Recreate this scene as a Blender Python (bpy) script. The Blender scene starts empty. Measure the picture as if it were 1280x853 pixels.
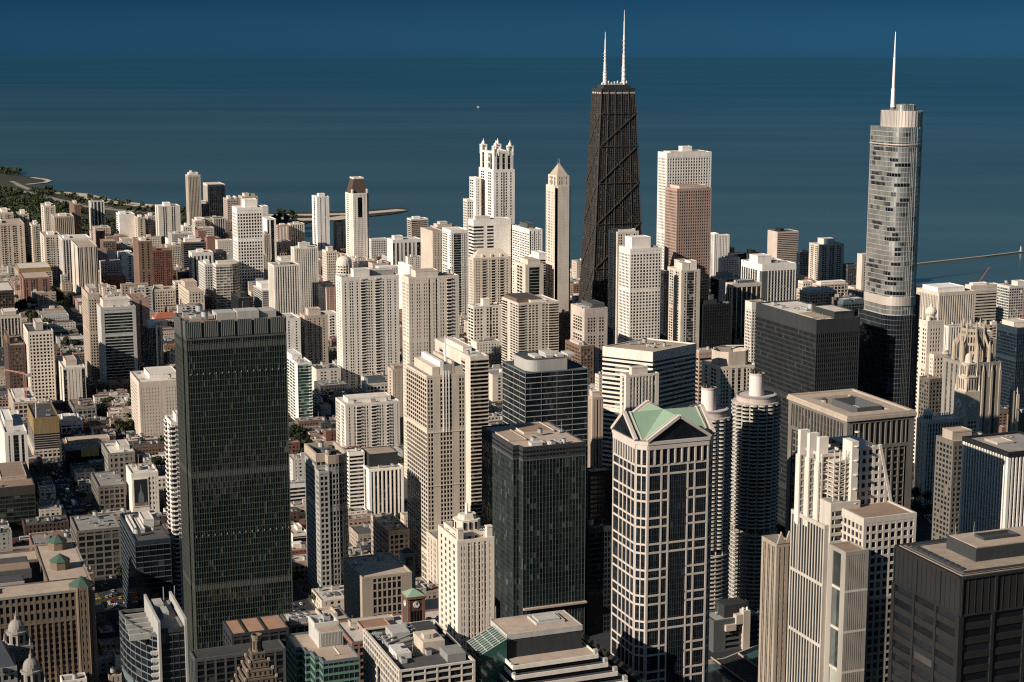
import bpy, math, random
import numpy as np
from mathutils import Vector

R = random.Random(7)
S = bpy.context.scene
COL = S.collection

# ------------------------------------------------------------------ camera
# x = east, y = north, z = up, metres; the camera hangs 412 m above the streets
F = 2090.; YAW = math.radians(20.9); PIT = math.radians(10.1); CZ = 412.
cam = bpy.data.cameras.new("camera"); cam_o = bpy.data.objects.new("camera", cam); COL.objects.link(cam_o)
cam.sensor_width = 36.; cam.lens = F / 1280. * 36.; cam.clip_start = 1.; cam.clip_end = 200000.
cam_o.location = (0, 0, CZ); cam_o.rotation_euler = (math.pi / 2 - PIT, 0, -YAW)
S.camera = cam_o

# ------------------------------------------------------------------ light
SUN_AZ, SUN_EL = math.radians(253), math.radians(26.)
world = bpy.data.worlds.new("World"); S.world = world; world.use_nodes = True
wn = world.node_tree.nodes; wl = world.node_tree.links
bg = wn['Background']; bg.inputs[1].default_value = 0.1
sky = wn.new('ShaderNodeTexSky'); sky.sky_type = 'NISHITA'; sky.sun_disc = False
sky.sun_elevation = SUN_EL; sky.sun_rotation = SUN_AZ; sky.altitude = 400; sky.dust_density = 0.6; sky.ozone_density = 3.
tc = wn.new('ShaderNodeTexCoord'); sx = wn.new('ShaderNodeSeparateXYZ'); wl.new(tc.outputs['Generated'], sx.inputs[0])
rp = wn.new('ShaderNodeValToRGB'); wl.new(sx.outputs[2], rp.inputs[0])
els = rp.color_ramp.elements
els[0].position = 0.0; els[0].color = (.027, .122, .300, 1)
els[1].position = 0.035; els[1].color = (.010, .053, .138, 1)
for p, c in ((.10, (.036, .100, .150, 1)), (.25, (.20, .28, .28, 1)), (.6, (.34, .43, .43, 1))):
    e = els.new(p); e.color = c
mx = wn.new('ShaderNodeMix'); mx.data_type = 'RGBA'; mx.blend_type = 'MULTIPLY'; mx.inputs[0].default_value = 1.
wl.new(sky.outputs[0], mx.inputs[6]); wl.new(rp.outputs[0], mx.inputs[7]); wl.new(mx.outputs[2], bg.inputs[0])
sun = bpy.data.lights.new("sun", 'SUN'); sun.energy = 5.0; sun.angle = math.radians(.5); sun.color = (1., .885, .765)
sun_o = bpy.data.objects.new("sun", sun); COL.objects.link(sun_o)
sdir = Vector((math.sin(SUN_AZ) * math.cos(SUN_EL), math.cos(SUN_AZ) * math.cos(SUN_EL), math.sin(SUN_EL)))
sun_o.rotation_euler = (-sdir).to_track_quat('-Z', 'Y').to_euler(); sun_o.location = sdir * 3000
vs = S.view_settings; vs.view_transform = 'Standard'; vs.look = 'None'; vs.gamma = 1; vs.use_curve_mapping = False
vs.exposure = 0.40
S.render.film_transparent = False
S.cycles.max_bounces = 4; S.cycles.diffuse_bounces = 2; S.cycles.glossy_bounces = 3
S.cycles.filter_width = 1.2
S.cycles.use_denoising = False

# ------------------------------------------------------------------ picture <-> place
FW = (math.sin(YAW) * math.cos(PIT), math.cos(YAW) * math.cos(PIT), -math.sin(PIT))
RT = (math.cos(YAW), -math.sin(YAW), 0)
UP = (math.sin(YAW) * math.sin(PIT), math.cos(YAW) * math.sin(PIT), math.cos(PIT))
def ray(px, py):
    a = (px - 640) / F; b = (426.5 - py) / F
    return [FW[i] + a * RT[i] + b * UP[i] for i in range(3)]
def proj(x, y, z):
    d = (x, y, z - CZ); dz = sum(d[i] * FW[i] for i in range(3))
    return 640 + F * sum(d[i] * RT[i] for i in range(3)) / dz, 426.5 - F * sum(d[i] * UP[i] for i in range(3)) / dz
def gnd(px, py, h=0.):
    d = ray(px, py); t = (h - CZ) / d[2]; return d[0] * t, d[1] * t
def at_north(px, py, N):
    d = ray(px, py); t = N / d[1]; return d[0] * t, CZ + d[2] * t
def bis(f, lo, hi):
    s = f(lo) > 0
    for _ in range(50):
        m = (lo + hi) / 2
        if (f(m) > 0) == s: lo = m
        else: hi = m
    return (lo + hi) / 2
def surv(xl, xc, xr, yt, base, depth=None):
    """Survey a block from its roof corners: base is the picture row of its foot, or 'N833' = metres north."""
    if isinstance(base, str): N = float(base[1:])
    else:
        # foot of the south west corner: the column leans with the camera pitch
        x = xc
        for _ in range(6):
            E, N = gnd(x, base); H = None
            E2, H = at_north(xc, yt, N)
            x = proj(E2, N, 0)[0]
            N = gnd(x, base)[1]
    E, H = at_north(xc, yt, N)
    N2 = bis(lambda n: proj(E, n, H)[0] - xl, N, N + 4000) if xl < xc - .2 else N + 25
    N2 = min(N2, N + 95)
    if depth: N2 = N + depth
    E2 = bis(lambda e: proj(e, N, H)[0] - xr, E, E + 4000)
    return [E, E2, N, N2, H]

# ------------------------------------------------------------------ materials
MATS = {}
def nt(name):
    m = bpy.data.materials.new(name); m.use_nodes = True
    return m, m.node_tree.nodes, m.node_tree.links
def wallmat(name, col, rough=.85, var=.25, scale=.12, metallic=0., streak=.5, spec=.3):
    if name in MATS: return MATS[name]
    m, n, l = nt(name); b = n['Principled BSDF']
    b.inputs['Roughness'].default_value = rough; b.inputs['Metallic'].default_value = metallic
    b.inputs['Specular IOR Level'].default_value = spec
    g = n.new('ShaderNodeNewGeometry')
    mp = n.new('ShaderNodeVectorMath'); mp.operation = 'MULTIPLY'; mp.inputs[1].default_value = (scale * 3, scale * 3, scale * .35)
    l.new(g.outputs['Position'], mp.inputs[0])
    n1 = n.new('ShaderNodeTexNoise'); n1.inputs['Scale'].default_value = 1.; n1.inputs['Detail'].default_value = 4
    l.new(mp.outputs[0], n1.inputs['Vector'])
    n2 = n.new('ShaderNodeTexNoise'); n2.inputs['Scale'].default_value = scale * .3; n2.inputs['Detail'].default_value = 3
    l.new(g.outputs['Position'], n2.inputs['Vector'])
    ad = n.new('ShaderNodeMath'); ad.operation = 'ADD'; l.new(n1.outputs['Fac'], ad.inputs[0]); l.new(n2.outputs['Fac'], ad.inputs[1])
    oi = n.new('ShaderNodeObjectInfo')
    ad2 = n.new('ShaderNodeMath'); ad2.operation = 'MULTIPLY_ADD'; l.new(oi.outputs['Random'], ad2.inputs[0]); ad2.inputs[1].default_value = .5; l.new(ad.outputs[0], ad2.inputs[2])
    mr = n.new('ShaderNodeMapRange'); l.new(ad2.outputs[0], mr.inputs[0])
    mr.inputs[1].default_value = .75; mr.inputs[2].default_value = 1.75; mr.inputs[3].default_value = 1 - var; mr.inputs[4].default_value = 1 + var
    mu = n.new('ShaderNodeVectorMath'); mu.operation = 'SCALE'; mu.inputs[0].default_value = col; l.new(mr.outputs[0], mu.inputs['Scale'])
    l.new(mu.outputs[0], b.inputs['Base Color'])
    MATS[name] = m; return m
def glassmat(name, dark, mid, blind, pm=.35, pb=.12, rough=.08, jit=.02, metallic=0., spec=.6, blur=.5):
    """panes differ from each other: each cell of the UV grid is one pane"""
    if name in MATS: return MATS[name]
    m, n, l = nt(name); b = n['Principled BSDF']
    b.inputs['Metallic'].default_value = metallic; b.inputs['Specular IOR Level'].default_value = spec
    uv = n.new('ShaderNodeUVMap'); fl = n.new('ShaderNodeVectorMath'); fl.operation = 'FLOOR'; l.new(uv.outputs[0], fl.inputs[0])
    wnz = n.new('ShaderNodeTexWhiteNoise'); wnz.noise_dimensions = '3D'; l.new(fl.outputs[0], wnz.inputs['Vector'])
    cr = n.new('ShaderNodeValToRGB'); cr.color_ramp.interpolation = 'CONSTANT'; l.new(wnz.outputs['Value'], cr.inputs[0])
    e = cr.color_ramp.elements; e[0].position = 0; e[0].color = (*dark, 1); e[1].position = 1 - pm - pb; e[1].color = (*mid, 1)
    if pb > 0: x = e.new(1 - pb); x.color = (*blind, 1)
    nz = n.new('ShaderNodeTexNoise'); nz.inputs['Scale'].default_value = .05; g = n.new('ShaderNodeNewGeometry'); l.new(g.outputs['Position'], nz.inputs['Vector'])
    mr = n.new('ShaderNodeMapRange'); l.new(nz.outputs['Fac'], mr.inputs[0]); mr.inputs[1].default_value = .3; mr.inputs[2].default_value = .7; mr.inputs[3].default_value = .7; mr.inputs[4].default_value = 1.3
    sc = n.new('ShaderNodeVectorMath'); sc.operation = 'SCALE'; l.new(cr.outputs[0], sc.inputs[0]); l.new(mr.outputs[0], sc.inputs['Scale'])
    l.new(sc.outputs[0], b.inputs['Base Color'])
    b.inputs['Roughness'].default_value = rough
    sb = n.new('ShaderNodeVectorMath'); sb.operation = 'SUBTRACT'; l.new(wnz.outputs['Color'], sb.inputs[0]); sb.inputs[1].default_value = (.5, .5, .5)
    s2 = n.new('ShaderNodeVectorMath'); s2.operation = 'SCALE'; l.new(sb.outputs[0], s2.inputs[0]); s2.inputs['Scale'].default_value = jit
    a = n.new('ShaderNodeVectorMath'); a.operation = 'ADD'; l.new(g.outputs['Normal'], a.inputs[0]); l.new(s2.outputs[0], a.inputs[1])
    nm = n.new('ShaderNodeVectorMath'); nm.operation = 'NORMALIZE'; l.new(a.outputs[0], nm.inputs[0]); l.new(nm.outputs[0], b.inputs['Normal'])
    MATS[name] = m; return m

WALLS = dict(white=(.74, .69, .62), offwhite=(.66, .60, .52), cream=(.61, .535, .445), tan=(.44, .36, .285), sand=(.52, .445, .36),
             pink=(.50, .42, .355), rose=(.37, .265, .215), brick=(.24, .13, .10), redbrick=(.18, .085, .068), brown=(.19, .125, .09),
             darkbrown=(.085, .06, .048), orange=(.36, .21, .14), gray=(.34, .33, .30), lightgray=(.48, .46, .42), midgray=(.22, .22, .205),
             darkgray=(.085, .09, .09), charcoal=(.035, .038, .040), black=(.016, .018, .020), bronze=(.052, .046, .041), steelblack=(.017, .017, .017), concrete=(.42, .39, .34),
             ochre=(.28, .20, .095), greenblack=(.088, .094, .080), green=(.10, .20, .15), navy=(.02, .035, .05), limestone=(.36, .30, .235), duskbrown=(.165, .125, .09), graystone=(.27, .245, .21), bone=(.50, .45, .385), dusk=(.15, .135, .115), steel=(.30, .30, .29), bluegray=(.11, .135, .145))  # dusk tones have foreground shade mixed into the stone colour
def W(k): return wallmat("wall_" + k, WALLS[k], spec=.25)
GL = dict(dark=((.008, .011, .014), (.015, .020, .023), (.16, .15, .13), .35, .09), soft=((.012, .014, .016), (.026, .028, .028), (.24, .22, .18), .4, .15),
          blue=((.006, .010, .014), (.010, .016, .021), (.045, .055, .06), .4, .04), green=((.005, .012, .012), (.010, .022, .020), (.07, .09, .075), .35, .06),
          black=((.006, .008, .011), (.012, .015, .019), (.06, .06, .055), .3, .03), teal=((.012, .04, .036), (.03, .085, .07), (.2, .25, .2), .4, .1),
          bronze=((.018, .013, .010), (.035, .025, .018), (.12, .09, .06), .4, .05), pale=((.03, .037, .035), (.10, .11, .10), (.36, .36, .30), .45, .2))
def G(k):
    d, m, b, pm, pb = GL[k]
    return glassmat("glass_" + k, d, m, b, pm, pb, jit=.06 if k in ('green', 'blue') else .02)
def glass_silver():
    return glassmat("glass_silver", (.16, .16, .15), (.60, .57, .50), (.66, .63, .56), .40, .50, rough=.28, jit=.06, metallic=.85)
ROOFS = dict(tan=(.40, .32, .25), brown=(.25, .18, .135), gray=(.26, .25, .23), light=(.55, .50, .44), dark=(.07, .07, .07), white=(.70, .67, .62), rust=(.32, .19, .13))
def RF(k): return wallmat("roof_" + k, ROOFS[k], .95, .28, .06, spec=.15)
COPPER = wallmat("copper_green", (.235, .335, .235), .75, .10)
COPPER_DARK = wallmat("copper_old", (.055, .095, .07), .75, .14)
METAL = wallmat("galvanised", (.42, .42, .40), .5, .2, metallic=.3)
DARKM = wallmat("dark_metal", (.05, .052, .055), .5, .2)
MASTW = wallmat("mast_white", (.85, .82, .78), .5, .05)

# ------------------------------------------------------------------ mesh building
QF = np.array([[0, 3, 2, 1], [4, 5, 6, 7], [0, 1, 5, 4], [1, 2, 6, 5], [2, 3, 7, 6], [3, 0, 4, 7]])
class MB:
    def __init__(s): s.v = []; s.f = []; s.m = []; s.n = 0; s.uv = {}
    def hexa(s, pts, mi=0):
        s.v.extend(pts); n = s.n
        for q in ((0, 3, 2, 1), (4, 5, 6, 7), (0, 1, 5, 4), (1, 2, 6, 5), (2, 3, 7, 6), (3, 0, 4, 7)):
            s.f.append((q[0] + n, q[1] + n, q[2] + n, q[3] + n)); s.m.append(mi)
        s.n += 8; return s
    def box(s, x0, x1, y0, y1, z0, z1, mi=0):
        return s.hexa([(x0, y0, z0), (x1, y0, z0), (x1, y1, z0), (x0, y1, z0), (x0, y0, z1), (x1, y0, z1), (x1, y1, z1), (x0, y1, z1)], mi)
    def ebox(s, a, t, nn, s0, s1, d0, d1, z0, z1, mi=0):
        """box on an edge: s along it, d outwards"""
        def p(u, d, z): return (a[0] + t[0] * u + nn[0] * d, a[1] + t[1] * u + nn[1] * d, z)
        return s.hexa([p(s0, d1, z0), p(s1, d1, z0), p(s1, d0, z0), p(s0, d0, z0), p(s0, d1, z1), p(s1, d1, z1), p(s1, d0, z1), p(s0, d0, z1)], mi)
    def poly(s, pts, mi=0):
        s.v.extend(pts); s.f.append(tuple(range(s.n, s.n + len(pts)))); s.m.append(mi); s.n += len(pts); return s
    def prism(s, poly, z0, z1, mi=0, top=None, poly2=None, bottom=True):
        p2 = poly2 or poly; k = len(poly); n = s.n
        s.v.extend([(x, y, z0) for x, y in poly]); s.v.extend([(x, y, z1) for x, y in p2]); s.n += 2 * k
        for i in range(k):
            j = (i + 1) % k; s.f.append((n + i, n + j, n + k + j, n + k + i)); s.m.append(mi)
        s.f.append(tuple(n + k + i for i in range(k))); s.m.append(mi if top is None else top)
        if bottom: s.f.append(tuple(n + k - 1 - i for i in range(k))); s.m.append(mi)
        return s
    def ring(s, out, inn, z0, z1, mi=0):
        k = len(out); n = s.n
        for pl, z in ((out, z0), (out, z1), (inn, z1), (inn, z0)): s.v.extend([(x, y, z) for x, y in pl])
        s.n += 4 * k
        for i in range(k):
            j = (i + 1) % k
            for a in range(4):
                b = (a + 1) % 4
                s.f.append((n + a * k + i, n + a * k + j, n + b * k + j, n + b * k + i)); s.m.append(mi)
        return s
    def beam(s, p, q, w, d=None, mi=0, w2=None):
        p, q = Vector(p), Vector(q); t = (q - p).normalized()
        u = t.cross(Vector((0, 0, 1)));  u = Vector((1, 0, 0)) if u.length < 1e-3 else u.normalized()
        v = t.cross(u); d = d or w; w2 = w if w2 is None else w2; d2 = d * w2 / w
        def c(o, W_, D_): return [tuple(o + u * a * W_ / 2 + v * b * D_ / 2) for a, b in ((-1, -1), (1, -1), (1, 1), (-1, 1))]
        return s.hexa(c(p, w, d) + c(q, w2, d2), mi)
    def tube(s, c, r0, z0, z1, r1=None, seg=16, mi=0, top=None):
        r1 = r0 if r1 is None else r1
        return s.prism([(c[0] + r0 * math.cos(2 * math.pi * i / seg), c[1] + r0 * math.sin(2 * math.pi * i / seg)) for i in range(seg)], z0, z1, mi, top,
                       [(c[0] + r1 * math.cos(2 * math.pi * i / seg), c[1] + r1 * math.sin(2 * math.pi * i / seg)) for i in range(seg)])
    def dome(s, c, r, z0, h, seg=16, rings=5, mi=0):
        for k in range(rings):
            a0 = math.pi / 2 * k / rings; a1 = math.pi / 2 * (k + 1) / rings
            s.tube(c, r * math.cos(a0), z0 + h * math.sin(a0), z0 + h * math.sin(a1), max(r * math.cos(a1), .02), seg, mi)
        return s
    def build(s, name, mats, parent=None, smooth=False):
        me = bpy.data.meshes.new(name)
        o = bpy.data.objects.new(name, me); COL.objects.link(o)
        off = parent.matrix_world.translation if parent else (0, 0, 0)
        if parent:
            off = ROOTLOC.get(parent.name, (0, 0, 0)); o.parent = parent
        me.from_pydata([(x - off[0], y - off[1], z - off[2]) for x, y, z in s.v], [], s.f)
        for m in (mats if isinstance(mats, (list, tuple)) else [mats]): me.materials.append(m)
        if any(s.m): me.polygons.foreach_set('material_index', s.m)
        if s.uv:
            ul = me.uv_layers.new(name='UVMap'); li = 0; d = []
            for fi, f in enumerate(s.f):
                u = s.uv.get(fi)
                d.extend([c for p in u for c in p] if u else [0.5, 0.5] * len(f))
            ul.data.foreach_set('uv', d)
        if parent: ROOTLOC[o.name] = off
        if smooth: me.shade_smooth()
        return o
ROOTLOC = {}
def thing(name, label, cat, loc, group=None):
    o = bpy.data.objects.new(name, None); COL.objects.link(o); o.location = loc; o.empty_display_size = 1
    o['label'] = label; o['category'] = cat
    if group: o['group'] = group
    ROOTLOC[o.name] = tuple(loc); return o
def tag(o, label, cat, group=None):
    o['label'] = label; o['category'] = cat
    if group: o['group'] = group
    return o
def struct(name, mb, m, kind='structure'):
    o = mb.build(name, m); o['kind'] = kind; return o

def rect(x0, x1, y0, y1): return [(x0, y0), (x1, y0), (x1, y1), (x0, y1)]
def chamf(x0, x1, y0, y1, c, which='all'):
    p = []
    for k, (x, y, dx, dy) in enumerate(((x0, y0, 0, 1), (x1, y0, -1, 0), (x1, y1, 0, -1), (x0, y1, 1, 0))):
        if which == 'all' or k in which:
            ex = [(1, 0), (0, 1), (-1, 0), (0, -1)][k]; pr = [(0, 1), (-1, 0), (0, -1), (1, 0)][k]
            p += [(x + pr[0] * c, y + pr[1] * c), (x + ex[0] * c, y + ex[1] * c)]
        else: p.append((x, y))
    return p
def rounded(x0, x1, y0, y1, rr, seg=6):
    """rr: radii of SW, SE, NE, NW"""
    p = []
    for k, (x, y) in enumerate(((x0, y0), (x1, y0), (x1, y1), (x0, y1))):
        r = rr[k]
        if r < .1: p.append((x, y)); continue
        cx = x + (r if k in (0, 3) else -r); cy = y + (r if k in (0, 1) else -r); a0 = math.pi + k * math.pi / 2
        for i in range(seg + 1):
            a = a0 + math.pi / 2 * i / seg; p.append((cx + r * math.cos(a), cy + r * math.sin(a)))
    return p
def circle(c, r, seg, a0=0.): return [(c[0] + r * math.cos(a0 + 2 * math.pi * i / seg), c[1] + r * math.sin(a0 + 2 * math.pi * i / seg)) for i in range(seg)]
def offset(poly, d):
    k = len(poly); out = []
    for i in range(k):
        a, b, c = poly[i - 1], poly[i], poly[(i + 1) % k]
        def nrm(p, q):
            l = math.hypot(q[0] - p[0], q[1] - p[1]) or 1; return ((q[1] - p[1]) / l, -(q[0] - p[0]) / l)
        n1, n2 = nrm(a, b), nrm(b, c); s = 1 + n1[0] * n2[0] + n1[1] * n2[1]
        s = max(s, .3); out.append((b[0] + (n1[0] + n2[0]) * d / s, b[1] + (n1[1] + n2[1]) * d / s))
    return out

# ------------------------------------------------------------------ facades
DEF = dict(wall='white', sp=None, glass='dark', bay=4., fl=3.4, pw=1.2, sph=1.3, pd=.40, sd=.36, pat=None, cw=None, balc=1.4, base=0., crown=2.2, win=0)
def sty(**k): d = dict(DEF); d.update(k); return d
def side(n):
    if n[0] < -.7: return 'W'
    if n[1] < -.7: return 'S'
    return 'E' if n[0] > .7 else ('N' if n[1] > .7 else 'C')
def facade(root, poly, z0, z1, st, name='facade', gname='glazing'):
    """glass body with real piers, spandrels, solid strips and balconies standing proud of it"""
    mb = MB(); g = MB(); fl = st['fl']; nf = max(1, round((z1 - z0 - st['base']) / fl)); fl = (z1 - z0 - st['base']) / nf
    k = len(poly); zb = z0 + st['base']; small = k > 12; wins = []
    rm = random.Random(int(abs(poly[0][0] * 7 + poly[0][1] * 13))); mech = set()     # plant floors behind closed panels
    if nf > 24 and fl < 6 and rm.random() < .6: mech = {int(nf * rm.uniform(.55, .7))} | ({int(nf * rm.uniform(.25, .35))} if nf > 40 else set()) | ({nf - 2} if rm.random() < .5 else set())
    for i in range(k):
        a, b = poly[i], poly[(i + 1) % k]; L = math.hypot(b[0] - a[0], b[1] - a[1])
        if L < .05: continue
        t = ((b[0] - a[0]) / L, (b[1] - a[1]) / L); nn = (t[1], -t[0]); sd_ = side(nn)
        pat = st['pat']
        if isinstance(pat, dict): pat = pat.get(sd_, pat.get('*'))
        if sd_ in ('N', 'E') and not isinstance(st['pat'], dict): pat = None
        if pat is None or pat == '': pat = 'w' * max(1, round(L / st['bay']))
        nb = len(pat); bw = L / nb; gi = len(g.f)
        g.poly([(a[0], a[1], z0), (b[0], b[1], z0), (b[0], b[1], z1 - .1), (a[0], a[1], z1 - .1)])
        ub = nb if not st.get('ub') else L / st['ub']
        g.uv[gi] = [(i * 97, -st['base'] / fl), (i * 97 + ub, -st['base'] / fl), (i * 97 + ub, nf), (i * 97, nf)]
        ext = 0 if small else st['pd'] - .012
        j = 0
        while j < nb:
            c = pat[j]; e = j
            while e < nb and pat[e] == c: e += 1
            s0, s1 = j * bw - (ext if j == 0 else 0), e * bw + (ext if e == nb else 0)
            if c in 'wvh':
                sm = 1 if st['sp'] else 0
                sdd = st['sd'] - (.004 * (j % 5))
                for f in range(nf):
                    z = zb + f * fl
                    mb.ebox(a, t, nn, s0 + .01, s1 - .01, -.05, sdd, z, z + (fl * .9 if f in mech else st['sph']), sm)
                if c == 'w':
                    if st['win'] and sd_ in 'WSC':
                        for q in range(j, e):
                            for f in range(nf): wins.append((zb + f * fl + st['sph'], (a[0] + t[0] * (q + .5) * bw, a[1] + t[1] * (q + .5) * bw), t, nn, bw - st['pw'], fl - st['sph']))
                    pw = st['pw']; cw = st['cw'] or pw
                    for q in range(j, e + 1):
                        if small and q == e: continue
                        w = cw if (q in (0, nb)) else pw
                        u0, u1 = q * bw - w / 2, q * bw + w / 2
                        if not small:
                            if q == 0: u0, u1 = -ext, w
                            if q == nb: u0, u1 = L - w, L + ext
                        if st['pw'] > 0: mb.ebox(a, t, nn, u0, u1, -.05, st['pd'], z0, z1 - .12, 0)
            elif c == 's':
                mb.ebox(a, t, nn, s0, s1, -.05, st['pd'] - .02, z0, z1 - .13, 0)
            elif c == 'd':
                mb.ebox(a, t, nn, s0, s1, -.05, st['pd'] - .03, z0, z1 - .14, 1 if st['sp'] else 0)
            elif c == 'b':
                bd = st['balc']
                for f in range(nf):
                    z = zb + f * fl
                    mb.ebox(a, t, nn, s0 + .15, s1 - .15, -.05, bd, z, z + .25, 0)
                    mb.ebox(a, t, nn, s0 + .16, s1 - .16, bd - .12, bd - .01, z + .25, z + 1.15, 0)
                    mb.ebox(a, t, nn, s0 + .15, s0 + .3, 0, bd - .12, z + .25, z + 1.14, 0)
                    mb.ebox(a, t, nn, s1 - .3, s1 - .15, 0, bd - .12, z + .25, z + 1.14, 0)
            elif c == 'g':
                for f in range(nf):
                    z = zb + f * fl
                    mb.ebox(a, t, nn, s0 + .01, s1 - .01, -.05, .12, z, z + .35, 1 if st['sp'] else 0)
            j = e
    if st['win']: window_parts(root, wins, st['win'])
    if st['base'] > 0:
        mb.ring(offset(poly, .3), offset(poly, -.3), z0, z0 + .8, 0); mb.ring(offset(poly, st['pd'] + .05), offset(poly, -.3), zb - 1., zb - .01, 0)
    if st['crown'] > 0:
        mb.ring(offset(poly, st['pd'] + .04), offset(poly, -.5), z1 - st['crown'], z1, 0)
    f = mb.build(name, [W(st['wall']), W(st['sp']) if st['sp'] else W(st['wall'])], root)
    gm = glass_silver() if st['glass'] == 'silver' else G(st['glass'])
    g.build(gname, gm, root)
    return f
def pane_mat():
    if 'pane' in MATS: return MATS['pane']
    m, n, l = nt("window_glass"); b = n['Principled BSDF']; oi = n.new('ShaderNodeObjectInfo'); cr = n.new('ShaderNodeValToRGB'); cr.color_ramp.interpolation = 'CONSTANT'
    l.new(oi.outputs['Random'], cr.inputs[0]); e = cr.color_ramp.elements; e[0].color = (.008, .011, .013, 1); e[1].position = .55; e[1].color = (.016, .020, .022, 1); x = e.new(.88); x.color = (.10, .09, .075, 1)
    l.new(cr.outputs[0], b.inputs['Base Color']); b.inputs['Roughness'].default_value = .08; MATS['pane'] = m; return m
WINM = {}
def window_parts(root, wins, n):
    """the n topmost windows of a facade, each a part of its own: frame bars round a pane"""
    off = ROOTLOC[root.name]; wins.sort(key=lambda w: -w[0])
    for z, (x, y), t, nn, w, h in wins[:n]:
        key = (round(w, 2), round(h, 2), round(t[0], 2), round(t[1], 2))
        if key not in WINM:
            m = MB(); m.ebox((0, 0), t, nn, -w / 2 + .01, w / 2 - .01, -.03, .05, .02, h - .02); f = .09
            for s0, s1, z0, z1 in ((-w / 2, -w / 2 + f, 0, h), (w / 2 - f, w / 2, 0, h), (-w / 2 + f, w / 2 - f, 0, f), (-w / 2 + f, w / 2 - f, h - f, h), (-f / 2, f / 2, f, h - f)): m.ebox((0, 0), t, nn, s0, s1, -.02, .12, z0 + .001, z1 - .001, 1)
            me = bpy.data.meshes.new('window'); me.from_pydata(m.v, [], m.f); me.materials.append(pane_mat()); me.materials.append(DARKM); me.polygons.foreach_set('material_index', m.m); WINM[key] = me
        o = bpy.data.objects.new('window', WINM[key]); COL.objects.link(o); o.parent = root; o.location = (x - off[0], y - off[1], z - off[2])
UNIT_MESH = {}
def unit_mesh(kind):
    if kind in UNIT_MESH: return UNIT_MESH[kind]
    mb = MB()
    if kind == 0:
        mb.box(-2, 2, -1.3, 1.3, .3, 2.1); mb.box(-1.8, 1.8, -1.1, 1.1, 0, .3, 1); mb.tube((-.9, 0), .75, 2.1, 2.35, seg=10, mi=1); mb.tube((.9, 0), .75, 2.1, 2.35, seg=10, mi=1)
    elif kind == 1:
        mb.box(-1.2, 1.2, -1.2, 1.2, 0, 2.6); mb.box(-1.35, 1.35, -1.35, 1.35, 2.6, 2.75, 1)
    elif kind == 2:
        mb.box(-3.5, 3.5, -.5, .5, .6, 1.5); mb.box(-3, -2.7, -.4, .4, 0, .6, 1); mb.box(2.7, 3, -.4, .4, 0, .6, 1); mb.box(2.4, 3.6, -1.2, 1.2, .55, 1.8)
    elif kind == 4:
        for q in range(3): mb.box(-4, 4, -.9 + q * .7, -.65 + q * .7, .5, .75)
        for q in (-3.6, 0, 3.6): mb.box(q - .12, q + .12, -1, .9, 0, .5, 1)
        mb.box(-.6, .6, -2.6, 3, .8, 1.5)
    elif kind == 5:
        mb.tube((0, 0), .14, 0, 7, .05, 6); mb.box(-.6, .6, -.06, .06, 5, 5.12); mb.box(-.9, .9, -.9, .9, 0, .5, 1); mb.box(.8, 2.6, -.6, .6, 0, 1.3)
    elif kind == 6:
        for i in (-1, 1):
            for j in (-1, 1): mb.box(i * 1.1 - .12, i * 1.1 + .12, j * 1.1 - .12, j * 1.1 + .12, 0, 1.8, 1)
        mb.tube((0, 0), 1.7, 1.8, 4.4, seg=12); mb.tube((0, 0), 1.8, 4.4, 5.3, .2, 12, 1)
    else:
        mb.tube((0, 0), 1.1, 0, 2.2, seg=12); mb.tube((0, 0), .8, 2.2, 2.5, seg=12, mi=1)
    me = bpy.data.meshes.new("rooftop_unit"); me.from_pydata(mb.v, [], mb.f); me.materials.append(METAL); me.materials.append(DARKM)
    me.polygons.foreach_set('material_index', mb.m); UNIT_MESH[kind] = me; return me
def units(root, x0, x1, y0, y1, z, n, keep=[]):
    off = ROOTLOC[root.name]; done = []
    for _ in range(n * 6):
        if len(done) >= n: break
        x, y = R.uniform(x0, x1), R.uniform(y0, y1)
        if any(a - 4 < x < b + 4 and c - 4 < y < d + 4 for a, b, c, d in keep): continue
        if any(abs(x - a) < 7 and abs(y - b) < 4.5 for a, b in done): continue
        done.append((x, y))
        o = bpy.data.objects.new("rooftop_unit", unit_mesh(R.randrange(7))); COL.objects.link(o); o.parent = root
        o.location = (x - off[0], y - off[1], z - off[2]); s = R.uniform(.8, 1.5); o.scale = (s, s, s); o.rotation_euler = (0, 0, R.choice((0, math.pi / 2)))
def roofing(root, poly, H, roofm='tan', pent=(), nunits=0, drop=1.0, bx=None):
    z = H - drop
    MB().prism(offset(poly, -.3), z - .6, z, bottom=False).build('roof', RF(roofm), root)
    xs = [p[0] for p in poly]; ys = [p[1] for p in poly]; x0, x1, y0, y1 = bx or (min(xs), max(xs), min(ys), max(ys)); keep = []
    for (fx0, fx1, fy0, fy1, h, wm, rm) in pent:
        a, b, c, d = x0 + (x1 - x0) * fx0, x0 + (x1 - x0) * fx1, y0 + (y1 - y0) * fy0, y0 + (y1 - y0) * fy1
        p = MB(); p.prism(rect(a, b, c, d), z - .2, z + h, 0, 1); p.ring(rect(a - .15, b + .15, c - .15, d + .15), rect(a + .35, b - .35, c + .35, d - .35), z + h - .5, z + h + .6, 0)
        p.build('penthouse', [W(wm), RF(rm)], root); keep.append((a, b, c, d))
    if nunits: units(root, x0 + 3, x1 - 3, y0 + 3, y1 - 3, z, nunits, keep)
FOOT = []   # footprints, to keep the small blocks clear of the big ones
LAND = []   # (ref phrase, px, py)
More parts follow.
